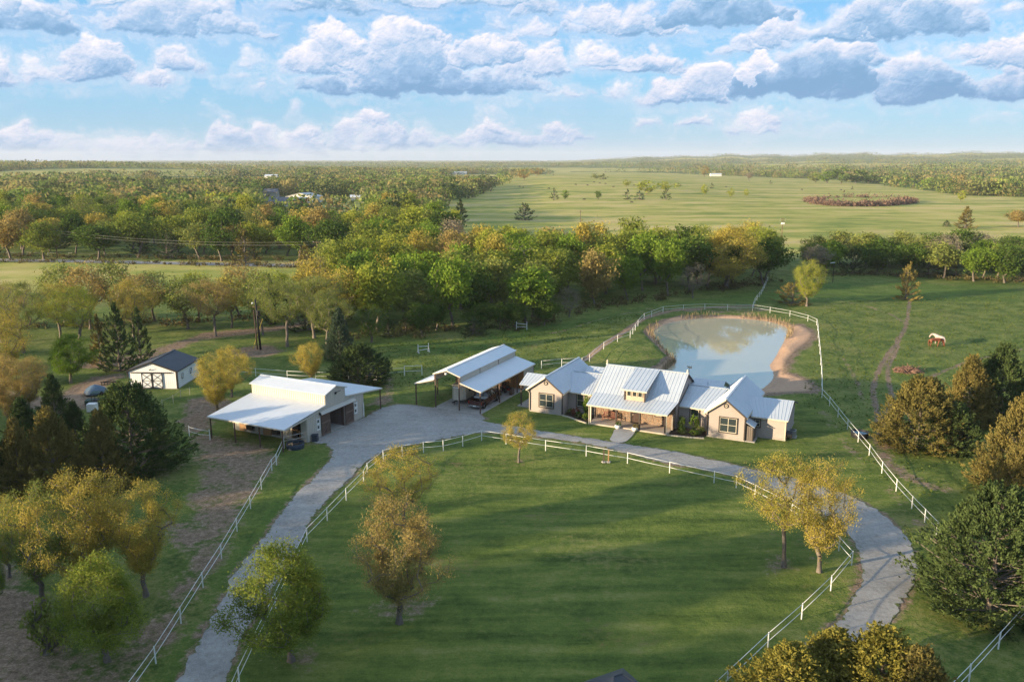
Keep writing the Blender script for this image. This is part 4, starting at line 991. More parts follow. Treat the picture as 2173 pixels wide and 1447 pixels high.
# ------------------------------------------------------------------ trees
def leaf_mat(name, lo, hi, trans=.3, var=.5):
    m = bpy.data.materials.new(name); m.use_nodes = True
    t = NT(m.node_tree); t.n.clear(); out = t.node('ShaderNodeOutputMaterial')
    v = t.node('ShaderNodeTexCoord').outputs['Object']; oi = t.node('ShaderNodeObjectInfo')
    n1 = t.noise(v, .55, 3, .6); n2 = t.noise(v, 5.5, 2, .6)
    f = t.mrange(t.math('ADD', t.math('MULTIPLY', n1, .55), t.math('MULTIPLY', n2, .45)), .36, .64)
    c = t.mix(f, lo, hi)
    c = t.mix(var, c, t.ramp(oi.outputs['Random'], [(0, (.40, .44, .40)), (.5, (.52, .50, .48)), (1, (.58, .57, .51))]), 'OVERLAY')
    d = t.node('ShaderNodeBsdfDiffuse', i_Color=c); tr = t.node('ShaderNodeBsdfTranslucent', i_Color=c)
    mx = t.node('ShaderNodeMixShader', i_0=trans); t.l.new(d.outputs[0], mx.inputs[1]); t.l.new(tr.outputs[0], mx.inputs[2]); t.l.new(mx.outputs[0], out.inputs[0])
    return m
LEAF = dict(
 golden=leaf_mat('golden catkin leaves', (.24, .225, .050), (.54, .425, .098), .35), orange=leaf_mat('copper young leaves', (.22, .19, .065), (.44, .32, .12), .35),
 fresh=leaf_mat('fresh green leaves', (.08, .15, .021), (.23, .32, .045), .35), olive=leaf_mat('olive spring leaves', (.13, .165, .040), (.30, .32, .085), .3),
 lime=leaf_mat('yellow green leaves', (.19, .23, .032), (.42, .43, .07), .4), spring=leaf_mat('spring green leaves', (.11, .155, .028), (.31, .345, .065), .4), deep=leaf_mat('deep green leaves', (.045, .088, .019), (.125, .185, .036), .25),
 cedar=leaf_mat('dark juniper sprays', (.032, .054, .021), (.105, .145, .050), .12), bronze=leaf_mat('gold tipped juniper sprays', (.12, .115, .025), (.36, .30, .070), .2), rust=leaf_mat('bronze juniper sprays', (.085, .085, .030), (.26, .205, .065), .15),
 blue=leaf_mat('grey green juniper sprays', (.04, .065, .04), (.11, .15, .09), .12), grey=leaf_mat('grey twigs and buds', (.17, .15, .10), (.34, .29, .21), .2), pink=leaf_mat('pinkish grey twigs', (.24, .17, .13), (.38, .28, .22), .2))
WORD = dict(golden='golden budding', orange='copper orange', fresh='bright green', olive='olive green', lime='yellow green', spring='spring green', deep='deep green', cedar='dark green', rust='bronze tinged', blue='grey green', grey='grey bare', pink='pinkish bare')
BARK = mat('rough grey brown bark', (.19, .16, .135), .9, (.11, .09, .072), 6, bmp=.4)

def tubes(pos, par, rr, rmin, sides):
    """every skeleton edge as a thin tapering tube; returns verts, quads"""
    idx = [i for i in range(len(par)) if par[i] >= 0 and rr[i] >= rmin]
    if not idx: return np.zeros((0, 3)), np.zeros((0, 4), int)
    idx = np.array(idx); P = pos[idx]; Q = pos[par[idx]]; ra = rr[idx]; rb = np.minimum(rr[par[idx]], ra * 1.5)
    d = P - Q; L = np.linalg.norm(d, axis=1, keepdims=True) + 1e-6; d = d / L
    up = np.where(np.abs(d[:, 2:3]) > .9, [[1., 0, 0]], [[0, 0, 1.]]); x = np.cross(d, up); x /= np.linalg.norm(x, axis=1, keepdims=True); y = np.cross(x, d)
    V = []
    for end, r in ((Q, rb), (P + d * .02, ra)):
        for k in range(sides):
            a = 2 * math.pi * k / sides; V.append(end + (x * math.cos(a) + y * math.sin(a)) * r[:, None])
    V = np.stack(V, 1); n = len(idx); base = (np.arange(n) * 2 * sides)[:, None]
    Fq = np.concatenate([base + np.array([[k, (k + 1) % sides, sides + (k + 1) % sides, sides + k]]) for k in range(sides)], 0)
    return V.reshape(-1, 3), Fq
def cards(c, size, rng, asp=.55, axis=None, spread=1.):
    """leaf-sized quads at centres c"""
    n = len(c); a = rng.normal(size=(n, 3))
    if axis is not None: a = axis + a * spread * .6
    a /= np.linalg.norm(a, axis=1, keepdims=True) + 1e-9
    b = np.cross(a, rng.normal(size=(n, 3))); b /= np.linalg.norm(b, axis=1, keepdims=True) + 1e-9
    s = (size * rng.uniform(.6, 1.35, n))[:, None]; a = a * s; b = b * s * asp
    V = np.stack([c - a, c + b * .9, c + a, c - b * .9], 1).reshape(-1, 3)
    return V
def quads(n): return np.arange(n * 4).reshape(-1, 4)

def broadleaf(seed, K, per, leaf, H=10., CRr=4.2, cb=.28, rmin=.02, sides=5, sig=.42, lobes=5, hang=0., lean=0.):
    rng = R(seed)
    pos = [np.zeros(3)]; par = [-1]; dirs = [np.array([0, 0, 1.])]
    p = np.zeros(3); d = np.array([lean * .3, 0, 1.])
    th = H * cb; nst = max(2, int(th / .5))
    for i in range(nst):
        d = d + rng.normal(0, .09, 3); d[2] = max(d[2], .8); d /= np.linalg.norm(d); p = p + d * th / nst; pos.append(p.copy()); par.append(len(pos) - 2); dirs.append(d.copy())
    cz = H * (cb + (1 - cb) * .46); lob = [(rng.uniform(0, 6.28), rng.uniform(-.5, .9), rng.uniform(.12, .30)) for _ in range(lobes)]
    at_ = []
    while len(at_) < K:
        q = rng.normal(size=3); q /= np.linalg.norm(q)
        r = rng.uniform(.25, 1) ** .45
        f = 1.
        for la, lz, lm in lob:
            dd = np.array([math.cos(la) * math.sqrt(1 - min(.99, lz * lz)), math.sin(la) * math.sqrt(1 - min(.99, lz * lz)), lz]); f += lm * max(0, q @ dd) ** 4 * 1.6 - lm * .35
        wz = 1.0 if q[2] > 0 else .92
        a = np.array([q[0] * CRr * f * r, q[1] * CRr * f * r, cz + q[2] * H * (1 - cb) * .53 * r * wz * (1 + .3 * (f - 1))])
        if a[2] < H * cb * .55 or (a[2] > H * .5 and np.hypot(a[0], a[1]) > CRr * 1.25): continue
        at_.append(a)
    at_ = np.array(at_); at_ = at_[np.argsort(np.linalg.norm(at_ - pos[-1], axis=1))]
    tips = []
    P = np.array(pos)
    for a in at_:
        P = np.array(pos); dd = np.linalg.norm(P - a, axis=1) + .9 * np.maximum(0, P[:, 2] - a[2] + .3) + (P[:, 2] < th * .55) * 4
        j = int(np.argmin(dd)); L = np.linalg.norm(a - P[j]); n = max(1, int(L / .65))
        d0 = dirs[j]; mid = P[j] + (a - P[j]) * .45 + d0 * L * .14 + np.array([0, 0, L * .07]) + rng.normal(0, .05, 3) * L
        prev = j
        for i in range(1, n + 1):
            t_ = i / n; q = P[j] * (1 - t_) ** 2 + mid * 2 * t_ * (1 - t_) + a * t_ ** 2
            pos.append(q); par.append(prev); dv = q - pos[prev]; dirs.append(dv / (np.linalg.norm(dv) + 1e-6)); prev = len(pos) - 1
        tips.append(prev)
    pos = np.array(pos); par = np.array(par); w = np.zeros(len(pos)); w[tips] = 1
    for i in range(len(pos) - 1, 0, -1): w[par[i]] += w[i]
    rr = .011 * np.maximum(w, 1) ** .5 * (1 + .0 * w); rr *= (.17 / max(rr[0], .01)) if rr[0] < .17 else 1.
    rr = np.where(w > K * .9, rr * (1.15 - .03 * pos[:, 2]), rr); rr[0] *= 1.5
    tv, tf = tubes(pos, par, rr, rmin * .5, sides)
    tp = pos[tips]; pp = pos[par[tips]]
    c = np.repeat(tp, per, 0); back = np.repeat(pp - tp, per, 0)
    c = c + back * rng.uniform(-.3, 1.3, (len(c), 1)) + rng.normal(0, sig, c.shape) * np.array([1, 1, .8])
    ax = None
    if hang: ax = np.tile(np.array([[0, 0, -1.]]), (len(c), 1)) * hang
    lv = cards(c, leaf, rng, .5, ax, 1.)
    return (tv, tf), (lv, quads(len(c)))
def juniper(seed, K, per, leaf, H=10., CRr=3.4, point=.85, rough=.3):
    rng = R(seed); spikes = [(rng.uniform(0, 6.28), rng.uniform(.15, .8), rng.uniform(.15, .5)) for _ in range(9)]
    C_ = []; A_ = []
    for i in range(K):
        t_ = rng.rand() ** 1.25 * .97; ang = rng.uniform(0, 6.28)
        r = CRr * min(1., (t_ + .16) * 3.6) ** .6 * (1 - t_) ** point
        f = 1 + rough * rng.normal() * .55
        for sa, st, sm in spikes: f += sm * math.exp(-((ang - sa + math.pi) % (2 * math.pi) - math.pi) ** 2 / .12 - (t_ - st) ** 2 / .02)
        rad_ = r * f * (.55 + .5 * rng.rand() ** .5)
        z = H * (.03 + .93 * t_)
        c = np.array([math.cos(ang) * rad_, math.sin(ang) * rad_, z]); ax = np.array([math.cos(ang) * (1 - t_ * .75), math.sin(ang) * (1 - t_ * .75), .55 + t_ * .9]); ax /= np.linalg.norm(ax)
        C_.append(c); A_.append(ax)
    C_ = np.array(C_); A_ = np.array(A_)
    Ls = H * .066 * rng.uniform(.6, 1.6, K)
    s = rng.uniform(-.7, 1, (K, per)); wdt = (1.05 - np.abs(s)) * .30
    c = C_[:, None] + A_[:, None] * (s * Ls[:, None])[..., None] + rng.normal(size=(K, per, 3)) * (wdt * Ls[:, None])[..., None] * np.array([1, 1, .65])
    c = c.reshape(-1, 3); c[:, 2] = np.maximum(c[:, 2], .12)
    lv = cards(c, leaf, rng, .38, np.repeat(A_, per, 0), .75)
    pos = [np.zeros(3)]; par = [-1]; rr = [.2]
    for i in range(1, 15): pos.append(np.array([rng.normal(0, .05), rng.normal(0, .05), H * i / 15.5])); par.append(i - 1); rr.append(.2 * (1 - i / 16))
    for k in range(0, K, max(1, K // 70)):
        z = max(.3, C_[k][2] - .25 * np.hypot(*C_[k][:2])); j = min(14, int(z / H * 15.5)); pos.append(C_[k]); par.append(j); rr.append(.035)
    tv, tf = tubes(np.array(pos), np.array(par), np.array(rr), .01, 5)
    return (tv, tf), (lv, quads(len(c)))
def proto(name, data):
    (tv, tf), (lv, lf) = data
    return new_mesh(name + '_trunk', tv, tf, True), new_mesh(name + '_crown', lv, lf)
NEARB = [proto('broadleaf', broadleaf(21 + i, 300, pr, lf, lobes=8, CRr=cr, cb=cb, sig=sg, hang=hg)) for i, (pr, lf, cr, cb, sg, hg) in enumerate([(110, .062, 4.2, .12, .25, .9), (88, .06, 3.9, .16, .25, .9), (95, .086, 4.3, .14, .30, .4), (115, .068, 4.2, .14, .28, .2)])]
SPARSE = [proto('open_crown', broadleaf(61 + i, 230, 95, .056, CRr=4.0, cb=cb, sig=.25, hang=.8)) for i, cb in enumerate([.3, .34])]
NEARJ = [proto('juniper', juniper(41 + i, k, 62, .135, CRr=cr, point=pt, rough=rg)) for i, (k, cr, pt, rg) in enumerate([(520, 3.5, .8, .26), (480, 3.0, .9, .3), (680, 3.9, .55, .2)])]
MIDB = [proto('wood_tree', broadleaf(81 + i, 90, 42, .25, CRr=cr, cb=cb, sig=.55, sides=4, rmin=.05, lobes=7)) for i, (cr, cb) in enumerate([(4.0, .2), (3.5, .3), (4.4, .22), (3.2, .25), (3.8, .34), (4.1, .18)])]
MIDS = [proto('thin_tree', broadleaf(101 + i, 110, 30, .17, CRr=3.9, cb=.3, sig=.45, sides=4, rmin=.03)) for i in range(3)]
MIDJ = [proto('wood_juniper', juniper(111 + i, 110, 24, .27, CRr=cr, point=pt, rough=.4)) for i, (cr, pt) in enumerate([(3.1, .8), (2.6, 1.0), (3.9, .6)])]
FARB = [proto('far_tree', broadleaf(121 + i, 26, 15, .58, CRr=4.2, cb=.16, sig=.75, sides=3, rmin=.2, lobes=6)) for i in range(4)]
FARJ = [proto('far_juniper', juniper(131 + i, 34, 9, .55, CRr=3.0, point=.85)) for i in range(2)]
BARE = [proto('bare_tree', broadleaf(141 + i, 260, 9, .10, CRr=4.3, cb=.16, sig=.3, sides=4, rmin=.02)) for i in range(2)]
SHR = [proto('shrub', broadleaf(151 + i, 26, 40, .11, H=2., CRr=1., cb=.06, sig=.16, sides=4, rmin=.02)) for i in range(3)]
CEDARS = ('cedar', 'rust', 'blue', 'bronze')
TREES = []
def tree(x, y, H, Wd, col, protos, label, group=None, nm=None, rz=None, i=None, z=None, cat=None, base=(10., 8.4)):
    rng = R(int(abs(x * 131 + y * 17)) % 99991)
    tr, cr = protos[rng.randint(len(protos)) if i is None else i]
    z = (tz1(x, y) if z is None else z) - .05
    name = nm or ('juniper_tree' if col in CEDARS else 'bare_tree' if col in ('grey', 'pink') else 'leafy_tree')
    e = empty(name, (x, y, z), rng.uniform(0, 6.28) if rz is None else rz, label, cat or ('shrub' if 'shrub' in name else 'tree'), group)
    bw = base[1] if col not in CEDARS else 7.0
    s = (Wd / bw, Wd / bw, H / base[0]); e.scale = s
    link('trunk', tr, BARK, e); link('crown', cr, LEAF[col], e)
    TREES.append((x, y, Wd / 2))
    return e
def hgt(px, base, top):
    x, y = at(px, base); lo, hi = 0., 40.
    for _ in range(30):
        m = (lo + hi) / 2
        if row_of(y, m) > top: lo = m
        else: hi = m
    return x, y, lo
def ptree(px, foot, top, wpx, col, protos, label, group=None, **k):
    x, y, h = hgt(px, foot, top); w = wpx * math.hypot(y, HC * .9) / F
    return tree(x, y, h, w, col, protos, label, group, **k)

G = 'golden budding trees round the drive'
ptree(1101, 979, 866, 100, 'golden', SPARSE, 'small golden tree on a bare trunk beside the drive, in front of the gable', i=0)
ptree(1663, 1203, 942, 200, 'golden', SPARSE, 'tall golden tree with open crown on the lawn inside the bend of the drive', i=1)
ptree(1738, 1212, 962, 190, 'golden', NEARB, 'golden tree overhanging the rail fence at the bend, nearer the gravel than its taller neighbour', i=1)
ptree(848, 1322, 1038, 250, 'orange', NEARB, 'big coppery gold tree standing on the lawn beside the inner fence', i=0)
ptree(858, 1128, 938, 190, 'golden', SPARSE, 'thin golden tree behind the big coppery one on the lawn', i=0, rz=1.)
ptree(618, 1402, 1130, 265, 'spring', NEARB, 'green and gold tree overhanging the fence and the drive near the frame edge', i=2, rz=2.2)
ptree(228, 1400, 1156, 225, 'spring', NEARB, 'round green tree on a forked trunk in the bare paddock', i=2)
ptree(310, 1262, 1008, 200, 'golden', NEARB, 'golden green tree at the thicket edge nearest the board-lined fence', i=3)
ptree(190, 1268, 983, 245, 'golden', NEARB, 'widest golden tree in the middle of the paddock thicket', i=0, rz=2.)
ptree(90, 1275, 1015, 200, 'olive', NEARB, 'olive gold tree in the paddock thicket behind the round green tree', i=1)
ptree(20, 1225, 1050, 120, 'golden', NEARB, 'golden tree cut by the frame edge beside the paddock thicket', i=1)
ptree(100, 1385, 1255, 90, 'olive', SHR, 'low olive scrub bush on the bare ground of the paddock', nm='scrub_bush', base=(2., 2.1))
ptree(-5, 1300, 1150, 70, 'fresh', NEARB, 'slim green tree at the frame edge of the paddock', i=1)
ptree(285, 1000, 808, 165, 'cedar', NEARJ, 'broad dark juniper in front of the white shed', i=2)
ptree(225, 1040, 868, 120, 'rust', NEARJ, 'bronze juniper with a dead leader beside the broad dark one', i=1)
ptree(120, 1052, 862, 135, 'rust', NEARJ, 'tall bronze juniper in the middle of the juniper clump', i=0)
ptree(50, 1068, 885, 120, 'rust', NEARJ, 'bronze juniper above the golden thicket, second from the frame edge', i=1, rz=2.)
ptree(-10, 1075, 900, 110, 'cedar', NEARJ, 'dark juniper cut by the frame edge, behind the golden thicket', i=0)
ptree(60, 985, 840, 100, 'cedar', NEARJ, 'dark juniper behind the bronze junipers, below the orange trees', i=0, rz=4.)
ptree(165, 968, 850, 95, 'cedar', NEARJ, 'dark juniper hiding the parked junk beside the dirt yard', i=1)
ptree(120, 905, 795, 80, 'cedar', NEARJ, 'small dark juniper beside the lane, above the tarpaulin', i=1)
ptree(20, 905, 745, 120, 'orange', NEARB, 'coppery tree at the frame edge above the juniper clump', i=0)
ptree(65, 880, 750, 120, 'orange', NEARB, 'coppery round tree beside the juniper clump near the dirt yard', i=3)
ptree(15, 820, 655, 150, 'golden', NEARB, 'golden tree cut by the frame edge below the meadow', i=1)
ptree(150, 812, 700, 118, 'fresh', NEARB, 'rounded green tree beside the sandy lane', i=2)
ptree(462, 885, 742, 125, 'golden', NEARB, 'dense golden tree between the white shed and the barn', i=3)
ptree(492, 842, 726, 95, 'golden', NEARB, 'smaller golden tree behind the dense one beside the barn', i=0)
ptree(662, 812, 720, 88, 'golden', NEARB, 'round golden tree behind the stable barn', i=0)
ptree(762, 812, 728, 115, 'cedar', NEARJ, 'squat dark juniper beside the little green coop', i=2)
ptree(722, 765, 655, 75, 'blue', NEARJ, 'grey green juniper behind the squat one near the coop', i=1)
ptree(2115, 892, 728, 150, 'cedar', NEARJ, 'large dark juniper above the rusty one in the horse pasture', i=0)
ptree(2050, 900, 752, 120, 'rust', NEARJ, 'bronze juniper crowding the large dark one', i=0, rz=3.)
ptree(1945, 948, 795, 150, 'rust', NEARJ, 'rusty rounded juniper next to the sandy path', i=2)
ptree(2010, 955, 850, 120, 'cedar', NEARJ, 'low dark juniper at the foot of the rusty one', i=2, rz=1.)
ptree(2150, 1045, 838, 165, 'rust', NEARJ, 'tall bronze juniper at the frame edge above the big one', i=0, rz=5.)
ptree(2165, 1110, 930, 130, 'rust', NEARJ, 'low bronze juniper at the frame edge, partly behind the big one', i=2, rz=2.)
ptree(2098, 1290, 1022, 240, 'cedar', NEARJ, 'huge dark juniper beside the bend of the drive', i=2, rz=.6)
ptree(2185, 1240, 1040, 170, 'cedar', NEARJ, 'dark juniper behind the huge one, cut by the frame edge', i=0, rz=2.6)
for i, (px, top, d, w, lab) in enumerate([(1690, 1362, 41., 8.2, 'gold tipped juniper poking up at the bottom edge, outermost over the drive'), (1785, 1335, 42.5, 8.4, 'gold tipped juniper poking up over the drive, middle of the bottom clump'), (1885, 1330, 41.5, 8.4, 'gold tipped juniper at the bottom edge, beside the far end of the drive'), (1965, 1370, 40., 7., 'dark tipped juniper at the bottom edge nearest the outer fence')]):
    # stands below the frame: only the top shows
    fwd = d; x = (px - CX) / F * (d * math.cos(PH) + 24 * math.sin(PH)); hh = HC - d * math.tan(PH + math.atan((top - CY) / F)); tree(x, d, hh, w, 'bronze' if i < 3 else 'rust', NEARJ, lab, i=i % 2, rz=i * 1.3)
# trees standing alone further off
ptree(1682, 644, 597, 62, 'rust', MIDJ, 'squat juniper bush beside the yellow green tree beyond the pond', i=2)
ptree(1712, 650, 548, 95, 'lime', NEARB, 'yellow green tree with a thin trunk beyond the pond fence', i=1)
ptree(1922, 636, 556, 56, 'rust', MIDJ, 'cone shaped juniper with a rusty tip in front of the pasture tree belt', i=0)
ptree(650, 585, 515, 52, 'rust', MIDJ, 'conical rust brown juniper standing in the meadow by the county road', i=0)
ptree(690, 600, 540, 60, 'pink', BARE, 'pinkish leafless tree next to the rust brown juniper in the meadow')
ptree(577, 690, 580, 50, 'cedar', MIDJ, 'dark slim juniper among the tall grove trees by the power pole', i=1)
ptree(1470, 632, 548, 80, 'grey', BARE, 'grey leafless tree in front of the wood behind the pond')
ptree(1208, 672, 600, 66, 'grey', BARE, 'pale grey budding tree at the wood edge behind the vehicle shed')
ptree(1540, 612, 470, 190, 'golden', NEARB, 'very large yellow topped tree rising over the wood behind the pond', i=2)
ptree(1480, 600, 500, 130, 'lime', NEARB, 'big yellow green tree beside the very large one behind the pond', i=3)
ptree(1620, 605, 505, 110, 'deep', MIDB, 'deep green tree at the end of the wood above the branching fence')
for a in [(255,788,640,100,'cedar','first'),(300,770,650,70,'cedar','second'),(215,775,665,60,'rust','third')]:
    ptree(a[0], a[1], a[2], a[3], a[4], MIDJ, 'tall trunked juniper behind the sandy lane, %s of the three there' % {'first': 'widest', 'second': 'darkest', 'third': 'most bronze'}[a[5]], i=1)
# pasture trees far out
PT = [(1112,467,430,36,'cedar','dark round juniper alone near the corner of the open pasture'),(977,472,420,42,'cedar','tall dark juniper at the near corner of the pasture wood'),(1176,428,402,22,'cedar','dark juniper, first of the row across the pasture'),
 (1199,427,405,20,'fresh','green bushy tree beside the first dark juniper of the pasture row'),(1269,428,408,19,'deep','small deep green tree alone in the middle of the pasture row'),(1331,428,404,22,'cedar','dark juniper before the yellow willows in the pasture'),(1357,428,408,30,'blue','grey green juniper before the yellow willows in the pasture'),
 (1413,428,401,30,'cedar','dark round juniper at the outer end of the yellow willows'),(1372,418,388,52,'lime','wide pale yellow willow behind the pasture junipers'),(1415,412,389,42,'lime','second pale yellow willow behind the pasture junipers'),(1330,405,388,22,'lime','little yellow tree by the wide willow in the pasture'),
 (1266,389,376,24,'olive','brown green tree clump out among the cattle'),(1280,389,377,20,'cedar','dark tree clump out among the cattle'),(1495,418,393,20,'lime','thin yellow tree standing alone beyond the willows'),(1510,405,392,13,'cedar','round dark juniper beyond the willows'),
 (1550,422,400,18,'lime','thin yellow tree, middle of three slim ones in the pasture'),(1584,419,401,16,'lime','last thin yellow tree of the slim ones in the pasture'),(1590,385,365,22,'grey','dead looking tree standing alone far across the pasture'),(1495,376,350,22,'orange','coppery tree beside the brush heap far across the pasture'),
 (1113,388,362,36,'orange','coppery tree at the far wood corner beside the cattle'),(1139,380,360,26,'orange','second coppery tree at the far wood corner'),(2048,485,437,52,'rust','bronze leaning juniper alone on the yellow pasture slope'),(2008,481,467,20,'cedar','small juniper next to the bronze leaning one'),
 (2160,482,445,60,'orange','orange tree cut by the frame edge on the yellow pasture'),(1938,400,388,12,'rust','little juniper alone near the far tree clump'),(1808,402,394,7,'cedar','tiny juniper on the dry far pasture'),(1635,390,382,8,'cedar','tiny dark tree out on the flat pasture'),
 (1785,388,353,60,'deep','large dark green tree in the clump standing in the far pasture'),(1815,388,355,50,'deep','second dark green tree of the clump in the far pasture'),(1755,386,360,50,'fresh','lighter green tree of the clump in the far pasture'),(1730,385,362,40,'olive','olive tree at the end of the clump in the far pasture'),(1842,388,362,34,'deep','outer dark green tree of the clump in the far pasture'),
 (2085,412,388,38,'fresh','round green tree in front of the copper wood'),(2118,415,388,40,'deep','darker round tree in front of the copper wood'),(2038,428,401,22,'lime','lime tree by the pond thicket in the far pasture'),(1967,400,374,32,'fresh','green tree at the near corner of the copper wood'),(2030,405,368,46,'orange','big copper tree in the far wood corner'),
 (1060,700,640,40,'deep','deep green small tree at the wood foot behind the white jump')]
for px, b, tp, w, col, lab in PT:
    dist = at(px, b)[1]
    pr = (MIDJ if col in CEDARS else MIDB) if dist < 560 else (FARJ if col in CEDARS else FARB)
    if col == 'grey': pr = MIDS
    ptree(px, b, tp, w, col, pr, lab)

def ordinal(n):
    w = ['', 'first', 'second', 'third', 'fourth', 'fifth', 'sixth', 'seventh', 'eighth', 'ninth', 'tenth', 'eleventh', 'twelfth']
    t_ = ['', '', 'twenty', 'thirty', 'forty', 'fifty', 'sixty', 'seventy', 'eighty', 'ninety']
    o = w + ['thirteenth', 'fourteenth', 'fifteenth', 'sixteenth', 'seventeenth', 'eighteenth', 'nineteenth']
    if n < 20: return o[n]
    return (t_[n // 10][:-1] + 'ieth') if n % 10 == 0 else t_[n // 10] + '-' + o[n % 10]
def scatter(P, d, seed, n=4000, avoid=1.0):
    """random spots inside outline P at least d apart, clear of trees already standing"""
    rng = R(seed); lo = P.min(0); hi = P.max(0); pts = []
    c = rng.uniform(lo, hi, (n, 2)); c = c[in_poly(P, c[:, 0], c[:, 1])]
    old = np.array([(a, b) for a, b, _ in TREES])
    for q in c:
        if pts and np.min(np.hypot(*(np.array(pts) - q).T)) < d: continue
        if len(old) and np.min(np.hypot(*(old - q).T)) < d * .6 * avoid: continue
        pts.append(q)
    return pts
def wood(P, d, seed, mixc, hr, wr, place, group, lod=0, cap=999, filt=None):
    pts = scatter(P, d, seed); rng = R(seed + 5)
    if filt: pts = [q for q in pts if filt(q)]
    pts = sorted(pts, key=lambda q: q[1])[:cap]
    cols = [c for c, w in mixc]; w = np.array([w for c, w in mixc], float); w /= w.sum()
    items = []
    for q in pts:
        col = cols[rng.choice(len(cols), p=w)]; h = rng.uniform(*hr) * (.72 if col in CEDARS else 1); wd = rng.uniform(*wr) * (.66 if col in CEDARS else 1)
        items.append((q, col, h, wd))
    by = {}
    for it in sorted(items, key=lambda it: it[0][0] / it[0][1]): by.setdefault(it[1], []).append(it)
    for col, L in by.items():
        kind = 'juniper' if col in CEDARS else 'tree'
        for k, (q, c, h, wd) in enumerate(L):
            dist = q[1]
            if col in ('grey', 'pink'): pr = BARE if dist < 230 else MIDS
            elif dist < 150: pr = (NEARJ if col in CEDARS else SPARSE if lod == 2 else NEARB)
            elif dist < 430: pr = (MIDJ if col in CEDARS else MIDS if (lod == 2 or R(k).rand() < .15) else MIDB)
            else: pr = FARJ if col in CEDARS else FARB
            tree(q[0], q[1], h, wd, col, pr, '%s %s %s, %s of its colour' % (WORD[col], kind, place, ordinal(k + 1)), group)
W1 = gp([(762,712),(800,716),(868,706),(940,703),(1000,702),(1060,700),(1110,694),(1160,680),(1200,668),(1250,655),(1300,645),(1350,640),(1420,634),(1480,622),(1560,612),(1640,592),(1650,572),(1500,560),(1200,560),(960,562),(800,575),(700,610),(740,650)])
wood(W1, 8.2, 31, [('deep', 1.8), ('fresh', 3.6), ('spring', 3.4), ('olive', 2.6), ('orange', 1.0), ('lime', 2.2), ('cedar', 1.3), ('grey', .4), ('golden', 1.6)], (10.5, 15.5), (10, 14.5), 'in the wood behind the sheds', 'trees of the wood behind the vehicle shed', cap=130)
W1b = gp([(780,735),(860,722),(1000,712),(1110,700),(1160,690),(1110,680),(1000,690),(860,700),(780,712)])
wood(W1b, 5.5, 37, [('deep', 3), ('cedar', 2.4), ('olive', 1)], (4.5, 7), (6, 9), 'at the wood foot by the jumps', 'small trees at the foot of the wood', cap=30)
W2 = gp([(-40,790),(-40,690),(60,684),(200,680),(400,676),(560,672),(720,668),(760,700),(700,742),(640,748),(560,720),(470,716),(400,725),(330,715),(200,742),(110,765)])
wood(W2, 7.6, 43, [('golden', 3.2), ('olive', 3.4), ('orange', 2.4), ('grey', .9), ('lime', 1), ('cedar', .6)], (10.5, 13.5), (9.5, 13.5), 'in the grove behind the white shed', 'trees of the open grove beyond the white shed', lod=2, cap=60)
W3 = gp([(-60,548),(60,551),(300,556),(560,560),(700,563),(830,566),(960,560),(960,520),(900,496),(860,470),(800,462),(-60,462)])
wood(W3, 10.2, 53, [('deep', 2.2), ('fresh', 3), ('spring', 1.6), ('olive', 2.6), ('orange', .9), ('lime', 1.8), ('cedar', 2.6), ('golden', 1.6), ('rust', .8)], (11, 17), (12, 18), 'in the forest beyond the county road', 'trees of the forest beyond the county road', cap=200, filt=lambda q: not (525 < CX + F * q[0] / (q[1] * .977 + 6.9) < 775 and row_of(q[1], 0) < 502))
W4 = gp([(1700,588),(1760,582),(1850,580),(1980,590),(2100,605),(2260,600),(2260,560),(2100,558),(1900,556),(1720,560)])
wood(W4, 7.0, 67, [('deep', 3), ('fresh', 2.6), ('olive', 2), ('cedar', 1.8), ('grey', 1.2), ('blue', .8)], (8, 11.5), (10, 14), 'in the belt across the horse pasture', 'trees of the belt across the horse pasture', cap=75)
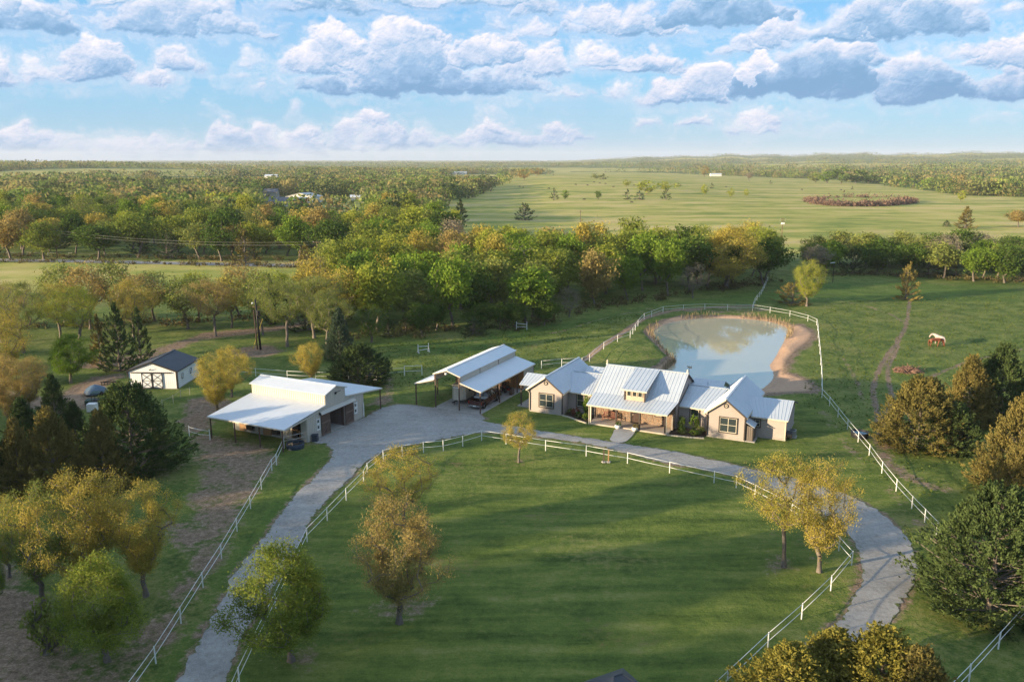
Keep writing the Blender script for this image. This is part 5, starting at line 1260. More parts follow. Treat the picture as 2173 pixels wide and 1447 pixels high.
# ------------------------------------------------------------------ far woods that read as one mass
def far_woods():
    rng = R(77); V = []; Fq = []; Cc = []
    pal = np.array([(.055,.105,.025),(.10,.17,.035),(.19,.21,.065),(.29,.24,.095),(.25,.19,.085),(.22,.27,.06),(.028,.05,.02),(.19,.17,.09)])
    pal = pal * 1.25; pal = pal * .68 + pal.mean(0) * .32; pw = np.array([2.6, 2.2, 2.4, 2.0, 1.6, 1.4, 1.8, 1.6]); pw /= pw.sum()
    bands = [(395, 950, 1600, (15, 25), (10, 15), 120), (950, 2000, 2100, (15, 26), (8, 13), 60), (2000, 4200, 2300, (28, 60), (8, 14), 34), (4200, 9500, 2100, (80, 190), (8, 15), 30)]
    for d0, d1, n, wr, hr, nc in bands:
        r = np.sqrt(rng.uniform(d0 ** 2, d1 ** 2, n * 2)) if d1 < 3000 else np.exp(rng.uniform(math.log(d0), math.log(d1), n * 2))
        a = np.radians(rng.uniform(-36, 36, n * 2)); x = r * np.sin(a); y = r * np.cos(a)
        k = np.ones(len(x), bool)
        for P in FIELDS: k &= ~in_poly(P, x, y)
        if d0 < 900: k &= y > 405
        # glades: broad soft clearings
        k &= ~((glade(x, y) > 1.0) & (r > 950))
        x, y, r = x[k][:n], y[k][:n], r[k][:n]; z = tz(x, y)
        for i in range(len(x)):
            w = rng.uniform(*wr) / 2; h = rng.uniform(*hr); t_ = rng.rand(nc); an = rng.uniform(0, 6.28, nc)
            rr = w * np.sqrt(np.maximum(0, 1 - (t_ * 1.55 - .62) ** 2)) * rng.uniform(.45, 1.08, nc)
            c = np.stack([x[i] + np.cos(an) * rr, y[i] + np.sin(an) * rr, z[i] + .6 + t_ * (h - .6)], 1)
            s = (h * .075 if d0 < 900 else h * .115) * (1 + w / 60)
            V.append(cards(c, min(s, 9.), rng, .75) if w < 30 else cards(c, min(s, 14), rng, .5, np.tile([[1., 0, 0.]], (nc, 1)), .6))
            col = pal[rng.choice(8, p=pw)] * rng.uniform(.88, 1.12) ; Cc.append(np.repeat([col], nc * 4, 0) * rng.uniform(.9, 1.1, (nc, 1, 1)).repeat(4, 1).reshape(-1, 1))
    V = np.concatenate(V); n = len(V) // 4
    me = new_mesh('forest', V, quads(n)); ca = me.color_attributes.new('tone', 'FLOAT_COLOR', 'POINT')
    col = np.ones((len(V), 4), np.float32); col[:, :3] = np.concatenate(Cc); ca.data.foreach_set('color', col.ravel())
    m = bpy.data.materials.new('distant mixed foliage'); m.use_nodes = True; t = NT(m.node_tree); t.n.clear(); out = t.node('ShaderNodeOutputMaterial'); c = t.attr('tone').outputs['Color']
    d = t.node('ShaderNodeBsdfDiffuse', i_Color=c); tr = t.node('ShaderNodeBsdfTranslucent', i_Color=c); mx = t.node('ShaderNodeMixShader', i_0=.42); t.l.new(d.outputs[0], mx.inputs[1]); t.l.new(tr.outputs[0], mx.inputs[2]); t.l.new(mx.outputs[0], out.inputs[0])
    o = link('distant_woods', me, m); tag(o, 'mixed spring woodland stretching from beyond the houses to the horizon', 'woods', kind='stuff')
far_woods()
# unseen wood added on the sun's side, its heights set to shade the yard

def shade_wood():
    rng = R(15); V = []
    spots = scatter(np.array([(-70, 14), (-70, 40), (-84, 66), (-140, 110), (-190, 110), (-190, -60), (-60, -60)]), 8.5, 4, 900)
    spots += scatter(np.array([(-50, 12), (-20, 4), (-20, -40), (-60, -40)]), 9, 4, 300)
    for q in spots:
        me = MIDB[rng.randint(6)][1]; c = np.empty(len(me.vertices) * 3, np.float32); me.vertices.foreach_get('co', c); c = c.reshape(-1, 3)
        s = rng.uniform(1.6, 1.85) if q[1] < 28 else rng.uniform(1.1, 1.35); a = rng.uniform(0, 6.28); x = c[:, 0] * math.cos(a) - c[:, 1] * math.sin(a); y = c[:, 0] * math.sin(a) + c[:, 1] * math.cos(a); V.append(np.stack([x * s * 1.2 + q[0], y * s * 1.2 + q[1], c[:, 2] * s], 1))
    V = np.concatenate(V); o = link('woodland', new_mesh('woodland', V, quads(len(V) // 4)), LEAF['olive']); tag(o, 'unseen olive woodland added beside the plot to shade the yard', 'woods', kind='stuff')
shade_wood()
# ------------------------------------------------------------------ rail fences
def fence(label, pts, h=1.27, r=.05, rails=(1.22, .62), group=None, world=False, m=None, sag=.02, close=None, post_r=None):
    P = [tuple(p) for p in pts] if world else [at(*p) for p in pts]
    P3 = [(x, y, tz1(x, y)) for x, y in P]
    e = empty('rail_fence', P3[0], 0, label, 'fence', group); o = Vector(P3[0])
    m = m or WHITE; pr = post_r or r
    pm = None
    for p in P3:
        q = Vector(p) - o
        if pm is None:
            pm = MB().tube([(0, 0, -.2), (0, 0, h - .02)], pr, 8).lathe([(pr * 1.08, h - .02), (pr * 1.08, h), (0, h + .02)], n=8).mesh('fence_post')
        ob = link('fence_post', pm, m, e, q)
        ob.rotation_euler = (R(int(abs(p[0] * 77)) % 9999).normal(0, .008), R(int(abs(p[1] * 77)) % 9999).normal(0, .008), 0)
    for i in range(len(P3) - 1):
        a, b = Vector(P3[i]) - o, Vector(P3[i + 1]) - o; d = (b - a).normalized()
        for k, z in enumerate(rails):
            mb = MB(); mid = (a + b) / 2 + Vector((0, 0, z - sag * (1.2 if k else .6))); A = a + d * (pr * .8) + Vector((0, 0, z)); B = b - d * (pr * .8) + Vector((0, 0, z))
            mb.tube([A, mid, B], r * .5, 6).build('rail', m, e, True)
    return e
FG = 'white pipe rail fences'
fence('white rail fence circling the front lawn along the inside of the gravel drive', [(470,1540),(508,1455),(545,1374),(585,1290),(620,1212),(652,1149),(694.7,1105),(735,1062.5),(772,1023),(780,1006),(813.7,979),(854,968),(898.7,959.7),(940.8,955.6),(982,946),(1022,934.8),(1074,942),
    (1158,955.6),(1244,967),(1331.6,982.4),(1420.8,1003),(1515,1024.7),(1562,1035),(1602,1054.5),(1640,1074),(1679.6,1094.7),(1713,1116),(1748.8,1140.8),(1780,1166),(1807,1198),(1762.8,1252),(1701,1311),(1629,1378),(1543,1458),(1450,1545)], group=FG)
fence('white rail fence on an earth bank between the bare paddock and the straight drive', [(200,1600),(262,1505),(331,1406.5),(384,1320),(431,1246),(470,1183),(503,1125.7),(531.8,1079.5),(555,1040),(577,1000),(587,987.7),(603,951)], group=FG)
fence('short white pipe rails joining the barn corner post to the barn wall', [(603,949),(654,938)], rails=(1.25, .75), h=1.3)
fence('white rail fence running down from the pond corner past the house to the huge juniper', [(1744,843),(1760,861.8),(1778,884.7),(1798,910.4),(1820.9,937.6),(1844,967.7),(1871,1005.5),(1901.5,1041.8),(1934.5,1080),(1962,1108),(1987,1134),(2020,1170)], group=FG)
fence('white rail fence crossing the lower corner beyond the huge juniper', [(1940,1560),(2000,1503),(2056,1444),(2118,1377),(2180,1305),(2240,1240)], group=FG)
fence('white rail fence looping round the pond bank', [(1149,781),(1192,777),(1235,775.5),(1251,768),(1281,748.7),(1310,734),(1337,722),(1342.8,711),(1348,701),(1353.8,691),(1366.7,678.7),(1382.7,673),(1406.8,663.7),(1450,659.8),(1495.5,657),(1543.8,657.7),(1596.5,658),(1634,664),(1676,672),(1714,682.6),(1733,690.5),(1735,703),(1736,718),(1738,734),(1739.7,752),(1741.5,773),(1743,794),(1743.5,818),(1744,842.7)], group=FG)
fence('white rail fence branching off the pond fence toward the wood', [(1598,653),(1602,643),(1606,638),(1612,631),(1616,625),(1619,619),(1622,613),(1625,606),(1629,598)], group=FG)
fence('white rail fence between the green coop and the pasture gate', [(815,799.5),(858,797.5)], group=FG)
fence('white rail fence passing behind the barn and its golden trees', [(505,797),(543,799.5),(609.9,803.8),(670,806),(740,807)], group=FG)
fence('single white post with drooping rails tied to the barn corner post', [(402,925),(446,934)], rails=(1.1, .6), sag=.12)
WIRE = mat('grey galvanised fence wire', (.30, .29, .27), .6)
DULL = mat('dull grey fence pickets', (.42, .40, .37), .7)
fence('row of short white capped posts along the far side of the meadow', [(-30 + i * 44, 541 + i * .7 + (1 if i % 2 else 0)) for i in range(15)], h=1.2, r=.05, rails=(1.0,), m=DULL)
fence('wire fence with pale posts before the culvert on the county road', [(700,581),(714,581.5),(729,582),(746,582.5),(765,583),(790,584)], h=1.5, r=.045, rails=(1.35, .7), m=DULL)
fence('thin stake fence between the white shed and the dirt yard', [(345,866),(368,857),(384,845),(403,838)], h=1.15, r=.03, rails=(.95,), m=DULL)
g = empty('field_gate', at(858.5, 797.3) + (0,), 0, 'white pipe field gate beside the coop fence', 'gate')
a = Vector((0, 0, 0)); b = Vector(at(895.5, 796)) - Vector(at(858.5, 797.3)); b = Vector((b.x, b.y, 0))
MB().tube([a, a + Vector((0, 0, 1.55))], .06, 8).build('gate_post', WHITE, g); MB().tube([b, b + Vector((0, 0, 1.55))], .06, 8).build('gate_post', WHITE, g)
MB().tube([a * .97 + b * .03 + Vector((0, 0, .7)), b * .97 + a * .03 + Vector((0, 0, .7))], .035, 6).build('rail', WHITE, g); MB().tube([a * .97 + b * .03 + Vector((0, 0, 1.5)), b * .97 + a * .03 + Vector((0, 0, 1.5))], .035, 6).build('rail', WHITE, g)
# ------------------------------------------------------------------ horse jumps on the meadow
def jump(px, py, rz, lab):
    x, y = at(px, py); e = empty('horse_jump', (x, y, tz1(x, y)), rz, lab, 'horse jump')
    for s in (-1, 1):
        f = MB().box(s * 1.0 - .05, s * 1.0 + .05, -.05, .05, .02, 1.5).bar((s * 1.0, -.45, .04), (s * 1.0, .45, .04), .08).bar((s * 1.0, -.4, .08), (s * 1.0, 0, .8), .05).bar((s * 1.0, .4, .08), (s * 1.0, 0, .8), .05); f.build('jump_stand', WHITE, e)
    MB().tube([(-.95, 0, .45), (.95, 0, .5)], .05, 8).build('jump_pole', WHITE, e, True); MB().tube([(-.95, .02, 1.15), (.95, .02, .95)], .05, 8).build('jump_pole', WHITE, e, True)
jump(898.5, 748, .6, 'white horse jump with crossed poles standing on the meadow behind the coop')
jump(1107, 700, -.1, 'white horse jump standing near the wood on the upper meadow')
# ------------------------------------------------------------------ poles and wires
POLE = mat('brown utility pole wood', (.15, .095, .065), .9, (.10, .06, .045), 5)
def pole(px, foot, top, lab, arm=2.2, rot=0., arms=1, gear=False, r=.15):
    x, y, h = hgt(px, foot, top); e = empty('utility_pole', (x, y, tz1(x, y)), rot, lab, 'utility pole')
    MB().tube([(0, 0, -.2), (0, 0, h)], [r, r * .7], 8).build('pole', POLE, e, True)
    for k in range(arms):
        if arm: MB().box(-arm / 2, arm / 2, -.07, .07, h - .5 - k * .9, h - .36 - k * .9).build('crossarm', POLE, e)
        for s in (-.9, 0, .9):
            if arm: MB().lathe([(.05, 0), (.06, .1), (.03, .2), (0, .2)], (s * arm / 2, 0, h - .36 - k * .9), 6).build('insulator', WHITE, e)
    if gear:
        for s in (-1, 0, 1): MB().lathe([(0, 0), (.22, 0), (.22, .7), (0, .75)], (s * .5, -.28, h - 2.4), 10).build('transformer', WHITE, e)
    return Vector((x, y, h - .2)), e
p1, _ = pole(122, 549, 488, 'brown utility pole at the near side of the county road in the meadow')
p2, _ = pole(676, 585, 511, 'utility pole beside the rust brown juniper in front of the forest')
p3, _ = pole(808, 575, 514, 'utility pole in front of the dark oaks by the county road')
p4, _ = pole(1231, 488, 447, 'thin utility pole standing at the near edge of the open pasture')
p5, _ = pole(1658, 515, 463, 'utility pole with transformers on the yellow pasture behind the great tree', gear=True, arms=2)
p6, _ = pole(1777, 560, 513, 'utility pole rising out of the tree belt', arm=0)
p7, _ = pole(667, 437, 407, 'utility pole beside the big white farm building in the settlement')
p8, _ = pole(750, 440, 402, 'utility pole among the trees past the settlement')
q, _ = pole(1424, 350, 340, 'pale mast far off on the horizon hill', arm=0, r=.8)
def wire(a, b, lab, n=3, off=(0, 0, 0), sg=1.6):
    e = empty('power_line', a, 0, lab, 'power line'); d = b - a
    for k in range(n):
        o = Vector((0, 0, -k * .8)); pts = [o + d * (i / 12) - Vector((0, 0, sg * 4 * (i / 12) * (1 - i / 12))) for i in range(13)]
        MB().tube(pts, .022, 4).build('wire', WIRE, e, True)
wire(p1, p2, 'sagging power lines strung across the meadow to the forest poles', 2)
wire(p2, p3, 'sagging power lines between the two poles before the forest', 3, sg=1.2)
wire(p3, p4, 'power lines running from the forest edge across to the open pasture', 2, sg=2.2)
x, y, h = hgt(553, 742, 636)
e = empty('yard_light_pole', (x, y, tz1(x, y)), 0, 'dark twin utility pole with a yard light among the grove trees', 'utility pole')
MB().tube([(0, 0, 0), (-.35, 0, h)], [.2, .15], 8).build('pole', BLACK, e, True); MB().tube([(-.6, .2, 0), (-.75, .1, h * .8)], [.13, .1], 8).build('pole', POLE, e, True)
MB().box(-.9, .4, -.06, .06, h - 1.3, h - 1.15).build('crossarm', POLE, e); MB().lathe([(0, 0), (.28, 0), (.28, .8), (0, .85)], (.1, -.3, h - 2.6), 10).build('transformer', BLACK, e); MB().lathe([(0, 0), (.2, .05), (.1, .25), (0, .25)], (-.7, -.5, h - .6), 8).build('lamp', WHITE, e)
x, y = at(537, 740); MB().bar((0, 0, 0), (1.0, 3.2, 4.6), .09).build('guy_stake', mat('yellow guy guard', (.45, .33, .05), .6)); tag(bpy.data.objects['guy_stake'], 'slanting yellow guy guard at the foot of the twin pole', 'guy wire').location = (x, y, 0)
x, y, h = hgt(1767, 600, 558); e = empty('street_lamp', (x, y, tz1(x, y)), .4, 'white headed yard lamp on a dark post beneath the tree belt', 'lamp post')
MB().tube([(0, 0, 0), (0, 0, h)], .09, 6).build('post', BLACK, e); MB().box(-1.3, .2, -.12, .12, h, h + .12).build('lamp_head', WHITE, e)
# ------------------------------------------------------------------ pickup
def pickup():
    T = empty('pickup_truck', loc(KO, 1.45, 1.25) + (.045,), -AX + rad(1.5), 'dark maroon crew cab pickup with white bed toolbox parked under the open shed', 'pickup truck')
    MA = mat('maroon car paint', (.085, .028, .022), .25, (.075, .024, .02), 3, spec=.7); CHR = mat('bright chrome', (.55, .55, .55), .2, metal=.8); BLK = BLACK; TY = mat('tyre rubber', (.02, .02, .02), .9)
    w = .98
    def body(poly, x0, x1, nm, m, par=T): return MB().prism(poly, 'x', x0, x1).build(nm, m, par)
    MB().box(-w, w, .1, .16, .52, 1.15).build('tailgate', MA, T)
    MB().box(-w + .1, w - .1, .16, 2.05, .55, .72).build('bed_floor', BLK, T)
    for s in (-1, 1):
        b = MB().prism([(.16, .55), (.5, .52), (.62, .85), (.95, 1.0), (1.3, .85), (1.42, .5), (2.05, .48), (2.05, 1.18), (.16, 1.15)], 'x', s * (w - .11), s * w).build('bed_side', MA, T)
        MB().box(s * (w - .12) - .02, s * (w - .02) + .0, .14, 2.05, 1.16, 1.2).build('bed_rail', BLK, T)
        MB().prism([(.42, .5), (.55, .92), (.95, 1.08), (1.36, .92), (1.5, .5), (1.42, .5), (1.3, .85), (.95, 1.0), (.62, .85), (.5, .5)], 'x', s * w, s * (w + .1)).build('fender', MA, T)
        MB().box(s * (w + .005), s * (w + .04), 2.1, 4.2, .38, .46).build('running_board', CHR, T)
        MB().box(s * .92 - .07, s * .92 + .07, .075, .098, .78, 1.08).build('tail_light', mat('red tail lens', (.35, .015, .01), .3), T)
        MB().box(s * (w + .02) - .0, s * (w + .2), 4.02, 4.1, 1.25, 1.5).build('mirror', BLK, T)
    # cab and bonnet
    cb = MB().prism([(2.07, .48), (4.35, .48), (4.45, .9), (4.85, 1.0), (5.25, .9), (5.4, .55), (6.05, .55), (6.08, 1.1), (5.9, 1.22), (4.35, 1.3), (4.2, 1.3), (2.07, 1.28)], 'x', -w, w).build('body', MA, T)
    rf = MB(); z0, z1 = 1.28, 1.9
    rf.add([(-.93, 2.1, z0), (.93, 2.1, z0), (.93, 4.35, z0), (-.93, 4.35, z0), (-.74, 2.35, z1), (.74, 2.35, z1), (.74, 3.75, z1), (-.74, 3.75, z1)], [[0,1,5,4],[1,2,6,5],[2,3,7,6],[3,0,4,7],[4,5,6,7],[0,3,2,1]]); rf.build('cab', GLASS, T)
    MB().box(-.76, .76, 2.32, 3.78, 1.895, 1.96).build('roof', MA, T)
    for s in (-1, 1):
        for a, b in ((2.1, 2.35), (3.2, 3.15), (4.35, 3.75)): MB().bar((s * .935, a, z0), (s * .75, b, z1), .06).build('pillar', MA, T)
    MB().box(-w - .02, w + .02, -.08, .08, .42, .6).build('bumper', CHR, T); MB().box(-.2, .2, -.095, -.082, .44, .58).build('licence_plate', WHITE, T)
    MB().box(-w, w, 6.08, 6.25, .42, .7).build('bumper', CHR, T); MB().box(-.75, .75, 6.08, 6.12, .72, 1.05).build('grille', BLK, T)
    for s in (-1, 1): MB().box(s * .86 - .1, s * .86 + .1, 6.05, 6.11, .78, 1.02).build('headlight', WHITE, T)
    MB().box(-.9, .9, 1.55, 1.98, 1.12, 1.32).build('toolbox', mat('bright aluminium', (.75, .76, .78), .3, metal=.3), T)
    MB().box(-.04, .04, .085, .1, .95, .99).build('handle', CHR, T)
    for s in (-1, 1):
        for v in (.95, 4.88):
            wh = MB().lathe([(.2, -.13), (.41, -.13), (.43, 0), (.41, .13), (.2, .13)], n=20).build('wheel', TY, T, True); wh.rotation_euler = (0, rad(90), 0); wh.location = (s * .88, v, .43)
            MB().lathe([(0, .08), (.08, .1), (.21, .06), (.22, 0), (.22, -.06), (.08, -.1), (0, -.08)], n=14).build('rim', CHR, wh)
    return T
pickup()
def trailer():
    T = empty('horse_trailer', loc(KO, -1.95, 2.4) + (.045,), -AX, 'tan and cream horse trailer with a v-shaped nose parked beside the pickup', 'horse trailer')
    TR = mat('cream trailer skin', (.60, .54, .44), .4, spec=.5); MB().prism([(-.42, 0), (.42, 0), (1.05, .75), (1.05, 6.2), (-1.05, 6.2), (-1.05, .75)], 'z', .55, 2.35).build('body', TR, T)
    MB().prism([(-.44, -.03), (.44, -.03), (1.08, .74), (1.08, 6.24), (-1.08, 6.24), (-1.08, .74)], 'z', 2.351, 2.42).build('roof', mat('trailer roof', (.5, .5, .5), .5), T); MB().box(-.43, .43, -.06, -.005, 2.2, 2.36).build('nose_cap', WHITE, T)
    MB().box(-.95, .95, .8, 6.1, .4, .55).build('chassis', BLACK, T); MB().bar((0, .3, .5), (0, -1.1, .5), .12).bar((0, -.6, .5), (0, -.6, .05), .07).build('hitch', BLACK, T)
    for s in (-.36, .36): MB().bar((s, -.05, .55), (s, -.05, .06), .07).build('jack_leg', mat('grey jack', (.4, .4, .4), .5) if s < 0 else bpy.data.materials['grey jack'], T)
    for v in (1.6, 2.6, 3.6): MB().box(1.051, 1.075, v, v + .6, 1.5, 2.0).build('window', GLASS, T)
    for s in (-1, 1):
        MB().prism([(2.5, .6), (2.7, .95), (4.5, .95), (4.7, .6), (4.6, .6), (4.45, .85), (2.75, .85), (2.6, .6)], 'x', s * 1.05, s * 1.2).build('fender', TR, T)
        for v in (3.05, 4.15):
            wh = MB().lathe([(.2, -.1), (.33, -.1), (.35, 0), (.33, .1), (.2, .1)], n=18).build('wheel', bpy.data.materials['tyre rubber'], T, True); wh.rotation_euler = (0, rad(90), 0); wh.location = (s * 1.07, v, .36)
            MB().lathe([(0, .06), (.2, .04), (.2, -.04), (0, -.06)], n=12).build('rim', bpy.data.materials['bright chrome'], wh)
trailer()
# things standing in the vehicle shed
def quad_atv():
    x, y = loc(KO, 1.6, 10.6); e = empty('garden_tractor', (x, y, .045), .4, 'red garden tractor standing before the pine boards in the shed', 'tractor'); RD = mat('faded red paint', (.28, .03, .02), .5)
    MB().prism([(-.35, .35), (.85, .35), (.9, .75), (.2, .85), (.1, .5), (-.3, .55)], 'x', -.28, .28).build('body', RD, e); MB().box(-.2, .2, -.3, .1, .56, .95).build('seat', BLACK, e); MB().bar((0, .25, .8), (0, .05, 1.1), .04).build('steering_column', BLACK, e)
    for s in (-1, 1):
        for v, r in ((-.2, .34), (.75, .22)):
            wh = MB().lathe([(0, -.09), (r, -.09), (r, .09), (0, .09)], n=14).build('wheel', bpy.data.materials['tyre rubber'], e); wh.rotation_euler = (0, rad(90), 0); wh.location = (s * .4, v, r)
quad_atv()
# ------------------------------------------------------------------ chicken coop, yard clutter
def coop():
    x, y = at(799, 811); e = empty('chicken_coop', (x, y, tz1(x, y)), rad(-4), 'small dark green coop with a white hatch beside the squat juniper', 'coop'); GR = mat('dark green coop boards', (.035, .075, .055), .7)
    MB().box(-1.35, 1.35, -1.5, .9, .0, .12).build('deck', OLDWOOD, e); MB().box(-1.05, 1.05, -.8, .8, .12, 1.35).build('body', GR, e)
    MB().prism([(-.95, 1.3), (0, 2.1), (.95, 1.3), (.95, 1.22), (0, 2.0), (-.95, 1.22)], 'x', -1.15, 1.15).build('roof', mat('blue black shingles', (.05, .07, .085), .8), e); MB().prism([(-.8, 1.35), (.8, 1.35), (0, 1.98)], 'x', -1.04, 1.04).build('gable', GR, e)
    MB().box(-.3, .25, -.84, -.801, .35, 1.1).build('hatch', WHITE, e); MB().box(.4, 1.0, -.83, -.801, .5, 1.0).build('wire_window', BLACK, e)
coop()
# flower beds with shrubs and a pale kerb
def bed(P, seed, lab, shrubs):
    P = smooth_poly(np.array([loc(HO, *p) for p in P]), 2); o = sheet('flower_bed', P, .05, MULCH, .02, .4, seed); o['kind'] = 'structure'
    for k, (u, v, h, w, c, l) in enumerate(shrubs):
        x, y = loc(HO, u, v); tree(x, y, h, w, c, SHR, l, 'shrubs in the house beds', nm='garden_shrub', z=.08, cat='shrub', base=(2., 2.1) if c not in CEDARS else (2., 1.75), i=k % 3)
LEAF['flame'] = leaf_mat('red tipped leaves', (.12, .05, .03), (.30, .11, .06), .3)
bed([(4.7, 0.2), (4.7, 2.0), (8.4, 2.0), (8.6, 1.0), (8.5, -1.5), (7.0, -1.0), (5.6, -.2)], 5, '', [(7.4, .9, 3.0, 1.3, 'fresh', 'tall upright green shrub against the connecting wall in the mulch bed'), (6.1, .5, 1.1, 1.3, 'flame', 'reddish azalea in the mulch bed by the gabled wing'), (6.8, -.1, .9, 1.1, 'deep', 'small green shrub at the front of the mulch bed near the porch'), (5.3, 1.1, .8, .8, 'olive', 'low olive shrub in the corner of the mulch bed'), (7.9, -.6, 1.0, .9, 'fresh', 'green shrub beside the porch slab end post')])
bed([(19.0, 1.9), (22.9, 1.9), (22.9, -.9), (21.5, -1.3), (19.8, -1.5), (18.7, -1.7), (18.8, .9)], 6, '', [(19.7, .9, 1.9, 1.1, 'deep', 'dark green upright shrub between porch and window in the far bed'), (21.3, .8, 2.3, 1.2, 'fresh', 'pointed bright shrub under the far connecting window'), (20.1, -.4, .9, 1.5, 'deep', 'spreading low shrub in front of the pointed bright one'), (22.2, .3, 1.0, 1.1, 'olive', 'low olive shrub beside the far gabled wing'), (21.6, -.5, .8, 1.2, 'fresh', 'low green shrub at the front of the far bed')])
def kerb(P, lab):
    e = empty('bed_edging', loc(HO, *P[0]) + (0,), 0, lab, 'edging'); o = Vector(e.location); Q = smooth_poly(np.array([loc(HO, *p) for p in P]), 2, False)
    mesh = MB().box(-.2, .2, -.07, .07, 0, .14).mesh('edging_stone'); L = 0
    for a, b in zip(Q[:-1], Q[1:]):
        d = b - a; n = max(1, int(np.hypot(*d) / .42))
        for i in range(n):
            c = a + d * (i + .5) / n; s = link('edging_stone', mesh, CREAM, e, (c[0] - o.x, c[1] - o.y, .0), math.atan2(d[1], d[0])); s.scale = (np.hypot(*d) / n / .42 * .95, 1, 1)
kerb([(4.6, -.1), (5.6, -.35), (7.0, -1.15), (8.5, -1.75)], 'pale stone edging of the mulch bed by the gabled wing nearest the shed'); kerb([(18.7, -1.85), (19.8, -1.65), (21.5, -1.45), (22.9, -1.05)], 'pale stone edging of the mulch bed at the far side of the porch')
for u, l in ((12.6, 'white round planter of dark foliage by the bench end of the walk'), (14.75, 'white round planter of wilted foliage by the porch post near the door')):
    x, y = loc(HO, u, -1.95); e = empty('planter', (x, y, .04), 0, l, 'planter', 'white planters beside the walk')
    MB().lathe([(0, 0), (.22, 0), (.34, .15), (.36, .38), (.30, .48), (.27, .44), (0, .40)], n=16).build('pot', WHITE, e, True)
    tr, cr = SHR[0]; c = link('foliage', cr, LEAF['deep' if u < 13 else 'rust'], e, (0, 0, .3)); c.scale = (.35, .35, .33)
b = empty('bench', loc(HO, 10.85, .35) + (.17,), -AX, 'reddish brown slatted porch bench against the stone wall', 'bench'); BW = mat('red brown bench wood', (.19, .075, .05), .6)
for i in range(4): MB().box(-.85, .85, -.5 + i * .13, -.39 + i * .13, .42, .46).build('seat_slat', BW, b)
for i in range(9): MB().box(-.80 + i * .19, -.70 + i * .19, .05, .09, .5, .98 + .12 * math.sin(math.pi * (i + .5) / 9)).build('back_slat', BW, b)
MB().bar((-.86, .07, .5), (.86, .07, .5), .07).bar((-.86, .07, 1.0), (0, .07, 1.16), .07).bar((0, .07, 1.16), (.86, .07, 1.0), .07).build('back_frame', BW, b)
for s in (-1, 1):
    for v in (-.47, .07): MB().box(s * .86 - .04, s * .86 + .04, v - .04, v + .04, 0, .66 if v < 0 else 1.0).build('leg', BW, b)
    MB().box(s * .86 - .05, s * .86 + .05, -.52, .03, .665, .71).build('armrest', BW, b)
# water tank in the fence line, trough by the barn, bin at the barn wall
def trough(px, py, r, h, lab, col):
    x, y = at(px, py); e = empty('water_trough', (x, y, tz1(x, y)), 0, lab, 'water trough'); MB().lathe([(r * .97, 0), (r, h * .5), (r * 1.03, h), (r * .95, h), (r * .93, h * .8)], n=20).build('tank', col, e, True); MB().lathe([(0, h * .8), (r * .93, h * .8)], n=20).build('water_surface', GLASS, e)
trough(1824, 926, 1.0, .65, 'round black water trough under the outer fence beside the sandy path', BLACK)
trough(627, 950, 1.0, .6, 'round dark stock tank beside the pipe rails at the barn corner', mat('dark blue tank', (.03, .045, .07), .5))
x, y = at(669, 936); MB().prism([(-.3, -.28), (.3, -.28), (.33, .3), (-.33, .3)], 'z', 0, .75).prism([(-.35, -.33), (.35, -.33), (.35, .33), (-.35, .33)], 'z', .76, .84).build('storage_bin', mat('dark slate plastic', (.035, .05, .07), .5)); tag(bpy.data.objects['storage_bin'], 'dark blue lidded bin standing against the barn wall', 'bin').location = (x, y, 0)
# low things in the dirt yard
def tarp():
    x, y = at(203, 838); TB = mat('blue grey tarpaulin', (.12, .18, .24), .55, (.09, .14, .2), 3, bmp=.5); e = empty('covered_tractor', (x, y, tz1(x, y)), .3, 'machine under a blue grey tarpaulin in the dirt yard', 'covered machine'); rng = R(8); n = 14
    mb = MB(); V = []; 
    for j in range(6):
        t_ = j / 5
        for i in range(n):
            a = 2 * math.pi * i / n; r = (1 - t_ ** 2.6) * (1 + .12 * math.sin(3 * a + 1) + rng.normal(0, .04)); V.append((1.5 * r * math.cos(a), 1.0 * r * math.sin(a), .25 + 1.25 * t_ + .15 * math.cos(2 * a) * t_ * (1 - t_)))
    mb.add(V, [[j * n + i, j * n + (i + 1) % n, (j + 1) * n + (i + 1) % n, (j + 1) * n + i] for j in range(5) for i in range(n)]).build('tarpaulin', TB, e, True)
    for s in (-1, 1):
        for u in (-.8, .8):
            wh = MB().lathe([(0, -.1), (.3, -.1), (.32, .1), (0, .1)], n=12).build('wheel', bpy.data.materials['tyre rubber'], e); wh.rotation_euler = (rad(90), 0, 0); wh.location = (u, s * .7, .3)
    MB().box(-1.3, 1.2, -.5, .5, .22, .34).build('frame', bpy.data.materials['faded red paint'], e)
tarp()
def atv(px, py, rz, lab, body, sc=1.):
    x, y = at(px, py); e = empty('utility_vehicle', (x, y, tz1(x, y)), rz, lab, 'utility vehicle'); e.scale = (sc,) * 3
    MB().prism([(-1.3, .4), (-1.3, .85), (-.3, .85), (-.3, .6), (.4, .6), (.5, .95), (1.2, .85), (1.3, .4)], 'y', -.65, .65).build('body', body, e); MB().box(-.3, .3, -.6, .6, .62, .8).build('seat', BLACK, e); MB().box(-.45, .55, -.66, .66, 1.72, 1.8).build('roof', WHITE if sc > 1 else body, e)
    for u in (-.4, .5):
        for s in (-.62, .62): MB().bar((u, s, .8), (u, s, 1.72), .05).build('roof_post', BLACK, e)
    for u in (-.9, .85):
        for s in (-1, 1):
            wh = MB().lathe([(0, -.12), (.3, -.12), (.32, .12), (0, .12)], n=12).build('wheel', bpy.data.materials['tyre rubber'], e); wh.rotation_euler = (rad(90), 0, 0); wh.location = (u, s * .66, .32)
atv(206, 862, .2, 'dark green utility cart half hidden by the juniper in the dirt yard', mat('dark green cart paint', (.02, .06, .045), .5))
